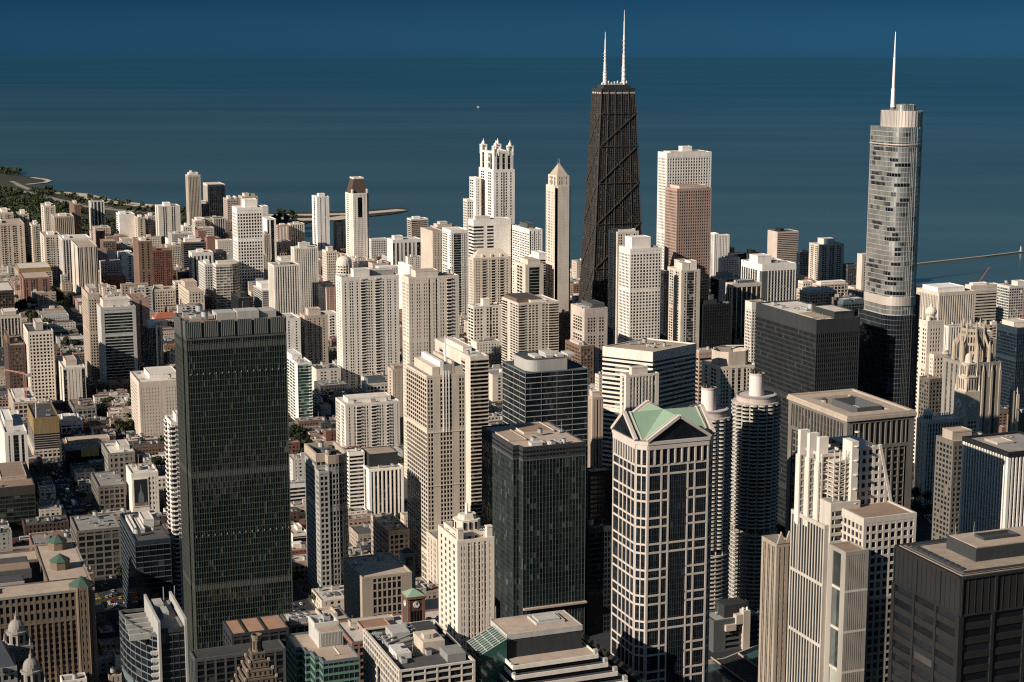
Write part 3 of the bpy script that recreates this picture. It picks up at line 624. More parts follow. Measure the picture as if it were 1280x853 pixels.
T('brick_building', 'orange brick and cream block at the foot of the white condominium', (397, 408, 421, 359, 405), sty(wall='orange', sp='offwhite', glass='soft', fl=3.5, pat={'S': 'swdwswdws', 'W': 'ddddd', '*': 's'}), 'tan', pent=[(.2, .8, .2, .6, 5, 'pink', 'tan')], ref='the orange brick block')
T(AT, 'broad white condominium with dark window columns left of centre', (420, 427, 498, 347, 488), sty(wall='offwhite', glass='dark', fl=3.5, pat={'S': 'swswwswsbbswwsbbswswwsws', 'W': 'swsws', '*': 'w'}, crown=5, sph=1.3, pw=1.1), 'light', pent=[(.22, .5, .1, .6, 9, 'white', 'light'), (.52, .95, .3, .9, 6, 'gray', 'light')], ref='the broad white condominium')
T(AT, 'pale green glass and white tower just right of the tall black glass one', (352, 372, 389, 454, 530), sty(wall='white', sp='white', glass='teal', fl=3.4, pat={'W': 'swwwws', 'S': 'ggggb', '*': 'w'}, sph=1.), 'light', pent=[(.1, .8, .4, .9, 4, 'white', 'white')], ref='the green glass tower')
T(AT, 'white slab tower peeping right of the tall black glass tower top', (340, 350, 375, 399, 470), sty(wall='white', glass='dark', fl=3.4, pat={'S': 'swswssws', '*': 'sws'}), 'light', ref='the white slab')
T(AT, 'terracotta tan stepped tower with white corner piers near centre left', (375, 381, 409, 395, 466), sty(wall='tan', glass='dark', fl=3.4, pat={'S': 'swwswswsws', '*': 'sws'}, crown=4), 'tan', pent=[(.2, .75, .2, .8, 8, 'pink', 'tan')], ref='the terracotta tower')
T(AT, 'white balcony tower right behind the terracotta tan one', (398, 403, 421, 392, 435), grid('white', pat={'S': 'swsbws', '*': 'sws'}), 'light')
T(AT, 'white mid rise with projecting glazed bays below the broad condominium', (420, 432, 499, 506, 570), sty(wall='offwhite', sp='lightgray', glass='soft', fl=3.3, pat={'W': 'wwwswws', 'S': 'swswbbswwsbbswwsbswsw', '*': 'w'}, sph=1.1), 'light', pent=[(.1, .9, .3, .8, 4, 'offwhite', 'light')], nu=4, ref='the white mid rise with bays')
T(OB, 'small cream office with a dark mansard roof above the bayed mid rise', (452, 458, 485, 480, 512), grid('cream', bay=4, fl=4), 'dark', pent=[(.1, .9, .1, .9, 6, 'bluegray', 'dark')])
T(AT, 'thin tan residential tower squeezed between the mid rise and the cream tower', (485, 491, 506, 462, 548), sty(wall='tan', glass='dark', fl=3.3, pat={'S': 'swswsws', '*': 'sws'}), 'tan', pent=[(.2, .9, .2, .9, 3, 'rose', 'tan')])
# --- centre
T(AT, 'tall cream residential tower with ribbed bays at the middle of the view', (503, 511, 573, 347, 'N1480'), sty(wall='cream', glass='dark', fl=3.3, pat={'W': 'wwwsww', 'S': 'wwswwswwgswgswwsbbsww', '*': 'w'}, crown=2), 'tan', pent=[(.15, .6, .1, .8, 6, 'cream', 'tan')], nu=3, ref='the tall cream tower')
T(AT, 'cream tower with plain white west wall behind the tall cream one', (526, 541, 555, 289, 395), sty(wall='sand', glass='soft', fl=3.6, sp='cream', pat={'W': 'ssssss', 'S': 'swswsws', '*': 's'}), 'tan', ref='the plain walled cream tower')
T(AT, 'tan apartment block with terraced roof behind the white glass fronted tower', (538, 545, 571, 284, 330), grid('tan'), 'light', pent=[(.1, .8, .1, .8, 5, 'sand', 'light'), (.25, .6, .2, .7, 9, 'cream', 'light')])
T(AT, 'white tower with a tall dark glass front left of the hipped cream tower', (553, 564, 585, 288, 410), sty(wall='white', sp='white', glass='green', fl=3.6, pat={'W': 'wwwsw', 'S': 'wggggwgw', '*': 'w'}, crown=5), 'light', ref='the glass fronted white tower')
T(OT, 'pure white tower with dark horizontal window strips before the four lantern tower', (586, 592, 638, 275, 'N2170'), sty(wall='white', sp='white', glass='dark', fl=4.6, sph=2., pat={'S': 'hhhshhsssss', 'W': 'hhh', '*': 's'}, crown=9), 'light', pent=[(.1, .5, .4, .9, 4, 'offwhite', 'light')], ref='the pure white tower')
T(OT, 'white slab with a finely ruled west face and dark front left of the pointed tower', (638, 662, 677.5, 287, 'N2105'), sty(wall='white', glass='soft', fl=3.4, pat={'W': 'wwwwwwww', 'S': 'gwgwgw', '*': 'w'}, sph=1.6), 'light', pent=[(.3, .8, .3, .7, 6, 'darkgray', 'dark')], ref='the ruled white slab')
T(AT, 'dark balconied tower with a bright blank flank just left of the pointed tower', (662, 674, 691, 322, 'N2040'), sty(wall='white', sp='brown', glass='black', fl=3.3, pat={'W': 'ssss', 'S': 'bbbb', '*': 's'}), 'light', pent=[(.05, .6, .1, .9, 6, 'white', 'white')])
T(AT, 'cream tower crowned with a big square glazed frame left of the pointed tower', (643, 657, 679, 331, 'N1985'), sty(wall='cream', glass='green', fl=4, pat={'W': 'swws', 'S': 'sgggs', '*': 'w'}, crown=4), 'tan', pent=[(.2, .9, .1, .8, 6, 'cream', 'tan')])
T(AT, 'white block with arched roof edge and small lift house in front of the hipped tower', (585, 592, 627, 383, 450), grid('offwhite', glass='soft', pat={'S': 'wwwswgwws', '*': 'ww'}), 'light', pent=[(.35, .6, .1, .5, 9, 'white', 'white')], nu=2)
T(AT, 'cream tower with rounded balconies and a dark flat canopy roof at the centre', (628, 648, 698, 379, 'N1900'), sty(wall='cream', glass='soft', fl=3.3, pat={'W': 'bbswww', 'S': 'bbswwwswwbbb', '*': 'w'}), 'light', pent=[(.0, .6, .1, .9, 5, 'brown', 'dark'), (.3, .7, .0, .5, 3, 'white', 'light')], ref='the rounded balcony tower')
T(OT, 'brown stone tower with a dark band round its top and bright west face', (714, 731, 759, 386, 482), sty(wall='pink', glass='dark', fl=3.8, pat={'W': 'swwwws', 'S': 'swwwswws', '*': 'w'}, crown=12), 'light', pent=[(.4, .95, .1, .9, 5, 'darkgray', 'dark')], nu=3, ref='the dark banded stone tower')
T(OB, 'brown office slab in the shade left of the dark banded stone tower', (698, 703, 716, 393, 462), grid('brown', bay=3.5), 'brown')
T(OB, 'dark green glass block with a white corner right of the dark banded tower', (747, 754, 766, 412, 478), curt('darkgray', glass='green', bay=4, sph=1.3), 'dark', pent=[P1(4, 'charcoal', 'dark')])
T(OB, 'tan podium building with small square windows below the dark banded tower', (707, 726, 742, 433, 490), grid('brown', bay=4.5), 'tan', pent=[(.1, .5, .2, .8, 3, 'pink', 'light')])
T('hotel', 'white gridded hotel with a lower left wing in front of the cross braced tower', (761, 772, 798, 290, 445), sty(wall='cream', glass='soft', fl=3.6, pat={'W': 'swwsws', 'S': 'wwswwsww', '*': 'w'}, crown=3), 'light', pent=[(.1, .9, .1, .9, 3, 'offwhite', 'tan')])
T('hotel', 'big white gridded tower with a white box on top right of the cross braced tower', (774, 788, 827, 311, 452), grid('white', bay=4.6, fl=4.2, pw=1.5, sph=1.5, glass='dark', crown=3.), 'light', pent=[(.12, .72, .2, .8, 14, 'white', 'white')], ref='the big white gridded hotel')
T(OT, 'narrow black glass slab squeezed right of the big white gridded hotel', (826, 830, 836, 339, 'N1905'), curt('charcoal', glass='black'), 'dark')
T(AT, 'cream tower with a stepped crown of glazed turrets right of the black slab', (835, 852, 875, 338, 'N1900'), sty(wall='cream', sp='lightgray', glass='soft', fl=3.5, pat={'W': 'swwswws', 'S': 'swgggws', '*': 'w'}), 'tan', pent=[(.1, .5, .1, .5, 9, 'offwhite', 'tan'), (.55, .9, .1, .5, 11, 'offwhite', 'tan'), (.3, .8, .55, .95, 10, 'cream', 'tan')], ref='the turreted cream tower')
# --- right of centre, far
T(AT, 'thin white striped tower beside the brown granite tower', (887, 893, 898, 292, 360), vert('white', sp='darkgray'), 'white')
T(AT, 'white banded slab right of the thin striped tower', (895, 898, 911.5, 294, 352), vert('white', sp='gray', bay=3.2), 'white')
T(OB, 'black block standing against the lake behind the white grid office', (898, 904, 918, 310, 346), grid('black', glass='black', fl=4), 'dark', pent=[(.2, .7, .2, .8, 2, 'black', 'dark')])
T(OB, 'lower black block joining the taller one by the lake', (910, 918, 932, 318, 354), grid('black', glass='black', fl=4), 'dark')
T(OB, 'dark far block with a small tower by the shore', (930, 938, 958, 318, 350), grid('charcoal', glass='black', fl=4), 'dark', pent=[(.1, .4, .2, .8, 7, 'black', 'dark')])
T(OT, 'office with white square windows under a grey top band near the shore', (927, 953, 995, 331, 'N1950'), sty(wall='white', glass='dark', fl=4.2, bay=4.6, pw=1.5, sph=1.5, pd=.3, sd=.28, pat={'W': 'wwwwwwwsd', 'S': 'ddwwwwwwwww', '*': 'w'}, sp='darkgray', crown=9), 'light', pent=[(.05, .45, .3, .7, 10, 'white', 'white')], nu=6, ref='the white grid office')
T(OT, 'tan and white banded slab standing right against the lake', (960, 972, 998, 290, 352), horz('pink', sp='pink', glass='bronze', fl=3.2, pat={'W': 'ssss', '*': 'h', 'S': 'hhhh'}), 'dark', pent=[(.2, .4, .2, .7, 5, 'black', 'dark')], ref='the banded lakeside slab')
T(OB, 'small blue glass block between the two lakeside towers', (996, 1000, 1013, 315, 356), curt('navy', glass='blue', sph=1.2), 'light', pent=[P1(3, 'charcoal', 'light')])
T(AT, 'cream apartment tower with a wide cornice standing before the lake', (1012, 1025, 1055, 306, 362), sty(wall='cream', glass='dark', fl=3.5, pat={'W': 'swwswws', 'S': 'swwswbswws', '*': 'w'}, crown=3), 'light', pent=[(.25, .7, .2, .8, 9, 'offwhite', 'light')], ref='the corniced cream tower')
T(AT, 'dark lower block right of the corniced cream tower', (1054, 1060, 1073, 331, 366), grid('darkgray'), 'dark')
T(AT, 'cream slab end showing beside the silver tower', (1072, 1078, 1090, 318, 372), grid('cream', pat={'S': 'swsws', '*': 's'}), 'light')
T(OB, 'dark fronted building with cream flank behind the dark ribbed office', (887, 899, 926, 348, 412), sty(wall='cream', sp='darkgray', glass='dark', fl=4, pat={'W': 'gggg', 'S': 'sswwss', '*': 's'}), 'tan', pent=[(.2, .7, .2, .8, 6, 'pink', 'tan')])
T(OT, 'dark glass office divided by pale piers below the white grid office', (908, 915, 952, 355, 445), sty(wall='cream', sp='charcoal', glass='black', fl=4, bay=7, pw=1.3, pd=.8, sd=.2, sph=1., crown=5, pat={'W': 'www', 'S': 'wwwwww', '*': 'w'}), 'light', pent=[(.3, .8, .2, .8, 4, 'bluegray', 'light')], ref='the dark ribbed office')
T(OT, 'black tower with a small turret right of the turreted cream tower', (873, 879, 914, 381, 458), grid('black', glass='black', fl=4, bay=3.5), 'dark', pent=[(.05, .5, .1, .7, 6, 'charcoal', 'dark'), (.25, .4, .2, .5, 12, 'darkgray', 'dark')], ref='the black turret tower')
T(OB, 'brown roofed block with white grid below, left of the black slab office', (932, 940, 958, 378, 470), grid('offwhite', glass='dark', bay=4, fl=4, crown=10), 'brown')
T('museum', 'pale terraced museum roofs before the corniced cream tower', (1012, 1026, 1060, 356, 380), grid('pink', bay=6, fl=5), 'light', pent=[(.05, .95, .1, .5, 4, 'offwhite', 'white')], cat='building')
T('museum', 'long tan hall with rounded white roof vents left of the silver tower', (996, 1012, 1046, 365, 396), grid('sand', bay=5, fl=5), 'light', pent=[(.1, .5, .1, .9, 3, 'white', 'white'), (.6, .95, .2, .7, 3, 'offwhite', 'light')], nu=3, cat='building')
T(OB, 'grey green gabled store block just left of the silver tower', (1043, 1054, 1082, 378, 415), curt('bluegray', glass='green', bay=5, sph=1.), 'gray', pent=[(.05, .4, .1, .9, 4, 'bluegray', 'light'), (.55, .95, .1, .9, 4, 'bluegray', 'light')])
T(OB, 'low cream office before the pink lakeside slab', (998, 1004, 1016, 352, 378), grid('cream'), 'light')
# --- right of the silver tower
T('hospital', 'white ribbed block with a broad flat roof right of the silver tower', (1147, 1174, 1219, 366, 440), vert('cream', sp='midgray', bay=3.6, pd=.9, crown=5), 'light', pent=[(.05, .8, .15, .85, 6, 'white', 'white')], nu=3, ref='the white ribbed block', cat='building')
T(OB, 'lower ribbed glass wing in front of the white ribbed block', (1180, 1186, 1229, 408, 475), vert('offwhite', sp='bluegray', glass='blue', bay=3.6), 'rust', nu=3)
T('hospital', 'white banded block with small windows right of the ribbed one', (1207, 1214, 1249, 357, 420), horz('cream', fl=4.4, sph=2.2, crown=10, pat={'W': 'sss', 'S': 'hhhh', '*': 'h'}), 'light', pent=[(.1, .6, .2, .8, 3, 'white', 'white')], cat='building')
T('hospital', 'unfinished green glass block at the right edge with a red crane', (1247, 1262, 1300, 358, 432), curt('lightgray', glass='pale', bay=4, sph=1.2), 'tan', pent=[(.3, .6, .1, .6, 6, 'offwhite', 'light')], ref='the green glass block', cat='building')
T(OB, 'dark glass block with scattered lit panes at the right edge', (1247, 1272, 1330, 410, 520), curt('navy', glass='blue', bay=2.5, sph=.9), 'tan', pent=[(.05, .4, .3, .9, 5, 'cream', 'light')], nu=3)
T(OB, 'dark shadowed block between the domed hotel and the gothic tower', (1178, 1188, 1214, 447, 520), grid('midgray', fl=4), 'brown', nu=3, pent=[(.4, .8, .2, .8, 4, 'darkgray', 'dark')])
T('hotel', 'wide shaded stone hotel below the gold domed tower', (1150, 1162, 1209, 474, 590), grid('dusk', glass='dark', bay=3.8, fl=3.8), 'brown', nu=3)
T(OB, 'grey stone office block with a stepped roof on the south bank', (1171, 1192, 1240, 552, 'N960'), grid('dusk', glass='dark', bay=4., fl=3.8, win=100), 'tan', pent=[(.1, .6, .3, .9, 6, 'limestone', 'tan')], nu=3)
# --- left, nearer
T(AB, 'dark brown block at the left edge behind the white ribbed one', (-20, -12, 17, 364, 402), grid('darkbrown', bay=4), 'light')
T(AB, 'white ribbed block at the left edge beside the dark trees', (-20, -16, 26, 397, 435), vert('cream', sp='darkgray', bay=4.5, crown=3), 'gray', pent=[(.5, .9, .3, .8, 4, 'tan', 'light')])
T('brick_building', 'red brown apartment pair behind the dark trees', (24, 29, 62, 348, 385), grid('brick', pat={'S': 'wwswwdsswws', '*': 'sws'}, sp='darkbrown'), 'tan', ref='the red brown pair')
T('school', 'low building with an ochre top storey behind the red brown pair', (18, 23, 65, 341, 362), grid('tan', bay=5, crown=1), 'tan', pent=[(.02, .98, .05, .95, 7, 'ochre', 'light')], cat='building')
T(AT, 'white gridded tower with a box on its roof at the left', (29, 35, 66, 415, 505), grid('cream', bay=4., fl=4, pw=1.6, sph=1.6, glass='black', crown=3), 'dark', pent=[(.35, .65, .2, .7, 9, 'pink', 'light')], ref='the white gridded left tower')
T(AT, 'dark brown tower with pale window dots left of the white gridded tower', (4, 10, 31, 432, 500), grid('darkbrown', glass='soft', fl=4, bay=3.6, pw=2., sph=2.2), 'brown', pent=[(.0, .16, .2, .8, 9, 'brown', 'brown')])
T(AT, 'cream tower with dark glass strips and arched white fins at the left', (70, 79, 106, 460, 512), sty(wall='cream', sp='bluegray', glass='dark', fl=3.5, pat={'S': 'ggswswswswsgg', 'W': 'swsws', '*': 's'}), 'light', pent=[(.2, .7, .2, .8, 6, 'pink', 'tan')], ref='the finned cream tower')
T(AT, 'brick gridded tower left of the wide glass banded tower', (102, 110, 124, 368, 480), grid('tan', bay=3.2, fl=3.6, crown=6, glass='black'), 'tan', pent=[(.2, .9, .2, .8, 6, 'pink', 'light')])
T(AT, 'tall brown brick tower behind the wide glass banded tower', (158, 165, 186, 374, 466), grid('rose', pat={'S': 'sssdsss', '*': 'sws'}, sp='darkbrown'), 'rust')
T(OT, 'wide tower of dark glass bands with pale floor edges at the left', (121, 126, 169, 385, 488), sty(wall='lightgray', sp='lightgray', glass='green', fl=3.6, sph=.9, bay=5, pw=.5, pat={'S': 'shhhhhhhhhs', 'W': 'ss', '*': 'h'}, crown=3), 'light', pent=[(.1, .9, .3, .95, 8, 'offwhite', 'light')], nu=4, ref='the glass banded tower')
T('courthouse', 'blocky tan public building with tiny windows and a grooved front', (163, 174, 228, 478, 552), sty(wall='sand', glass='dark', fl=3.8, pw=2.2, sph=2.6, bay=3.6, pat={'S': 'wwwwwwwdswwwwww', 'W': 'wwws', '*': 'w'}, sp='pink', crown=6), 'light', pent=[(.3, .95, .3, .9, 5, 'offwhite', 'light')], ref='the blocky tan building', cat='building')
T('construction_tower', 'unfinished tower wrapped in ochre sheeting over bare floors', (34, 42, 73, 523, 'N1700'), sty(wall='ochre', sp='ochre', glass='bronze', fl=4, sph=1.2, pat={'S': 'sss', 'W': 'ss', '*': 's'}), 'dark', ref='the ochre wrapped tower', cat='tower')
T(AT, 'dark glass tower framed in white bars at the left edge', (-12, 6, 33, 541, 625), sty(wall='white', sp='bluegray', glass='blue', fl=3.6, pat={'S': 'swsggsgs', 'W': 'sss', '*': 'w'}, crown=3), 'light', pent=[(.1, .5, .3, .8, 6, 'white', 'white')], ref='the white barred tower')
T(OB, 'tan and white office with boxed windows behind the ochre tower', (10, 17, 46, 503, 540), grid('tan', bay=5, fl=4.5), 'light', pent=[(.1, .6, .3, .8, 3, 'offwhite', 'light')])
T(OB, 'white fronted low building with big square windows right of the ochre tower', (70, 76, 103, 530, 555), grid('white', bay=5, fl=5), 'light', pent=[(.2, .6, .3, .8, 3, 'white', 'light')], nu=2)
T('parking_garage', 'dark parking structure with a littered flat roof and yellow panel', (74, 82, 150, 564, 592), horz('charcoal', sp='charcoal', glass='black', fl=4, sph=1.), 'brown', pent=[(.1, .9, .6, .9, 2, 'tan', 'tan')], nu=8, cat='parking garage')
T(OB, 'grey mid rise with a white stair edge in front of the parking structure', (127, 135, 168, 567, 615), grid('graystone', bay=5, fl=5, pw=2.2, sph=2.2, win=100, glass='black'), 'light', pent=[(.5, .9, .3, .8, 4, 'offwhite', 'light')], nu=2, ref='the grey mid rise')
T('brick_building', 'dark red brick block with a painted wall beside the grey mid rise', (164, 168, 178, 571, 606), grid('redbrick', pat={'S': 'sss', '*': 's'}), 'brown')
T('brick_building', 'long brick block with a rust roof left of the blocky tan building', (134, 138, 175, 480, 500), grid('brick', bay=5, fl=4.5), 'rust', pent=[(.3, .4, .3, .6, 5, 'redbrick', 'rust')])
T(OB, 'brown low office with green courtyard below the finned cream tower', (86, 92, 120, 510, 530), grid('midgray', bay=5, fl=4.5), 'brown', nu=4)
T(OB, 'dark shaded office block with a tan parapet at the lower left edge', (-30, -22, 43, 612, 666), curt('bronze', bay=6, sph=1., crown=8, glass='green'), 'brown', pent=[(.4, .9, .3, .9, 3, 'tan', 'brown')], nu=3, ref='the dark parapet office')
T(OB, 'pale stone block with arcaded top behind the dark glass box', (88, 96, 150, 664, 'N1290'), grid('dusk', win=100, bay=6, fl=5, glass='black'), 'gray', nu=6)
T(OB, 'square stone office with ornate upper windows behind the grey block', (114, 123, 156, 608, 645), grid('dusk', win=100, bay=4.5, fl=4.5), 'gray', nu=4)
T(AT, 'white tower of curved balconies half hidden behind the tall black glass tower', (207, 214, 238, 528, 'N1165'), sty(wall='white', glass='dark', fl=3.4, pat={'S': 'bsbsb', 'W': 'bsb', '*': 'w'}, balc=1.6), 'light', pent=[(.3, .7, .2, .7, 5, 'white', 'white')], ref='the curved balcony tower')
# --- centre, nearer
T(OT, 'white columned office with a black roof box near centre', (447, 462, 503, 587, 650), sty(wall='white', sp='charcoal', glass='dark', fl=3.8, bay=4.6, pw=1.5, pd=.8, sd=.3, sph=1.2, pat={'W': 'swwws', 'S': 'wwwwwwww', '*': 'w'}), 'light', pent=[(.1, .98, .3, .95, 11, 'charcoal', 'tan')], nu=2, ref='the columned office')
T('parking_garage', 'white striped parking decks left of the columned office', (432, 436, 455, 566, 645), horz('white', fl=3.3, sph=1.4, glass='black'), 'tan', nu=2, cat='parking garage')
T('parking_garage', 'low banded parking deck beside the round cornered tower', (346, 350, 386, 607, 640), horz('white', fl=3.6, sph=1.3, glass='black'), 'gray', nu=4, cat='parking garage')
T(OB, 'small white walled office left of the round cornered tower', (357, 366, 385, 668, 690), grid('white', pat={'W': 's', 'S': 'gg', '*': 's'}), 'tan', nu=3, pent=[(.5, .8, .4, .9, 3, 'offwhite', 'light')])
T('brick_building', 'pink brick walk up with big windows left of the round cornered tower', (355, 361, 388, 703, 728), grid('rose', bay=4, fl=4, glass='black'), 'light', nu=2)
T(OB, 'beige low block with a sunken roof court beside the street canyon', (430, 453, 514, 722, 'N1040'), sty(wall='limestone', glass='blue', bay=6, fl=5.5, pw=1., sph=1., win=40, pat={'S': 'sswwwwwwss', '*': 'sss'}, crown=2), 'tan', nu=3, ref='the beige court block')
T(OB, 'brown loft building along the dark street canyon', (464, 486, 511, 664, 'N1200'), grid('tan', bay=4, fl=4, glass='black'), 'tan', nu=5)
T(AT, 'cream slab with salmon balconies behind the tan tower', (544, 588, 610, 446, 'N1270'), sty(wall='cream', sp='pink', glass='soft', fl=3.3, pat={'W': 'swssssws', 'S': 'bbbbb', '*': 'w'}, crown=4), 'light', pent=[(.2, .7, .3, .8, 4, 'offwhite', 'light')], ref='the salmon slab')
T(OB, 'tan ribbed old office squeezed right of the long glass band tower', (735, 741, 753, 497, 'N1290'), vert('tan', sp='darkbrown', bay=2.6), 'light', pent=[(.1, .9, .3, .9, 5, 'pink', 'light')], nu=1)
T(OB, 'dark rounded low block below the tan ribbed office', (730, 738, 766, 590, 'N1180'), curt('charcoal', glass='black', sph=1.2), 'tan', nu=2)
T(OB, 'plain black flank block between the dark glass tower and the pediment tower', (729, 735, 768, 661, 'N1035'), curt('charcoal', glass='black', bay=2.6, sph=1.), 'brown', nu=4)
def white_banded_office():
    """stands askew to the street grid"""
    N = 1300.; E, H = at_north(816, 440, N); d1 = (math.sin(math.radians(-36)), math.cos(math.radians(-36))); d2 = (math.sin(math.radians(66)), math.cos(math.radians(66)))
    l1 = bis(lambda q: proj(E + d1[0] * q, N + d1[1] * q, H)[0] - 754, 1, 300); l2 = bis(lambda q: proj(E + d2[0] * q, N + d2[1] * q, H)[0] - 870, 1, 300)
    a = (E, N); b = (E + d2[0] * l2, N + d2[1] * l2); c = (b[0] + d1[0] * l1, b[1] + d1[1] * l1); d = (E + d1[0] * l1, N + d1[1] * l1)
    xs = [q[0] for q in (a, b, c, d)]; ys = [q[1] for q in (a, b, c, d)]
    r = block(OT, 'large office with white banded west face and dark front behind the green gabled tower', 'office tower', [min(xs), max(xs), min(ys), max(ys), H], horz('offwhite', sp='offwhite', fl=4.2, sph=2.0, sd=.5, pat={'W': 'hhhh', 'S': 'hhhh', '*': 'h'}, crown=9, cw=1), 'tan', (), 0, poly=[a, b, c, d], ref='the white banded office', finish=False)
    roofing(r, [a, b, c, d], H, 'tan', (), 0); m_ = ((a[0] + c[0]) / 2, (a[1] + c[1]) / 2); units(r, m_[0] - 12, m_[0] + 12, m_[1] - 12, m_[1] + 12, H - 1, 6)
white_banded_office()
T(OB, 'brick banded block right of the white banded office', (868, 874, 892, 438, 'N1390'), horz('tan', sp='rose', fl=4), 'tan', nu=2)
T(AT, 'green glass tower with white frame in front of the white banded office', (776, 783, 823, 469, 'N1215'), sty(wall='offwhite', sp='midgray', glass='pale', fl=3.4, pat={'W': 'sbs', 'S': 'swgwgwgwgs', '*': 'w'}, crown=2), 'brown', pent=[(.2, .7, .2, .7, 6, 'cream', 'light')], ref='the white framed green tower')
T('hotel', 'cream hotel with an octagonal crown behind the corncob towers', (878, 900, 945, 459, 'N1330'), grid('cream', bay=3.8, fl=3.6, glass='black', pat={'W': 'swswws', 'S': 'wwwsgsgsgwww', '*': 'w'}), 'tan', ref='the octagon crowned hotel')

# the yellow hoarding on the parking structure and the painted wall beside it
r = [o for o in bpy.data.objects if 'yellow panel' in o.get('label', '')][0]; sh = surv(74, 82, 150, 564, 592); m = MB(); xa = sh[0] + (sh[1] - sh[0]) * .28; m.box(xa, xa + 17, sh[2] - .9, sh[2] - .5, sh[4] - 7, sh[4] + .5); m.build('yellow_panel', wallmat('yellow_panel', (.46, .34, .12), .8, .3), r)
r = [o for o in bpy.data.objects if 'painted wall' in o.get('label', '')][0]; sh = surv(164, 168, 178, 571, 606); m = MB(); m.box(sh[0] + .8, sh[1] - .6, sh[2] - .7, sh[2] - .5, sh[4] - 22, sh[4] - 2); w_ = m.build('painted_wall', wallmat('crimson_paint', (.16, .025, .03), .8, .3), r)
m = MB(); xm_ = (sh[0] + sh[1]) / 2
for q in range(14): a_ = q * .55; m.beam((xm_ + math.cos(a_) * (1. + q * .12), sh[2] - .75, sh[4] - 9 + math.sin(a_) * (1.6 + q * .2)), (xm_ + math.cos(a_ + .55) * (1.1 + q * .12), sh[2] - .75, sh[4] - 9 + math.sin(a_ + .55) * (1.8 + q * .2)), .28, .1)
m.build('painted_mark', W('pink'), w_)

# ------------------------------------------------------------------ landmark towers, each with its own shape
def root_of(name, label, cat, x0, x1, y0, y1, ref=None, H=100, group=None):
    FOOT.append((x0, x1, y0, y1))
    if ref: LAND.append((ref, *proj((x0 + x1) / 2, y0, H * .6)))
    return thing(name, label, cat, ((x0 + x1) / 2, (y0 + y1) / 2, 0), group)
def hip(mb, x0, x1, y0, y1, z0, z1, f=0., mi=0):
    """hipped or pyramid roof; f = share of the length kept as ridge"""
    cx, cy = (x0 + x1) / 2, (y0 + y1) / 2; hx = (x1 - x0) / 2 * f
    a, b = (cx - hx, cy, z1), (cx + hx, cy, z1); c = [(x0, y0, z0), (x1, y0, z0), (x1, y1, z0), (x0, y1, z0)]
    mb.poly([c[0], c[1], b, a], mi) if f > 0 else mb.poly([c[0], c[1], a], mi)
    mb.poly([c[1], c[2], b], mi); mb.poly([c[2], c[3], a, b], mi) if f > 0 else mb.poly([c[2], c[3], a], mi)
    mb.poly([c[3], c[0], a], mi); mb.poly(c[::-1], mi)

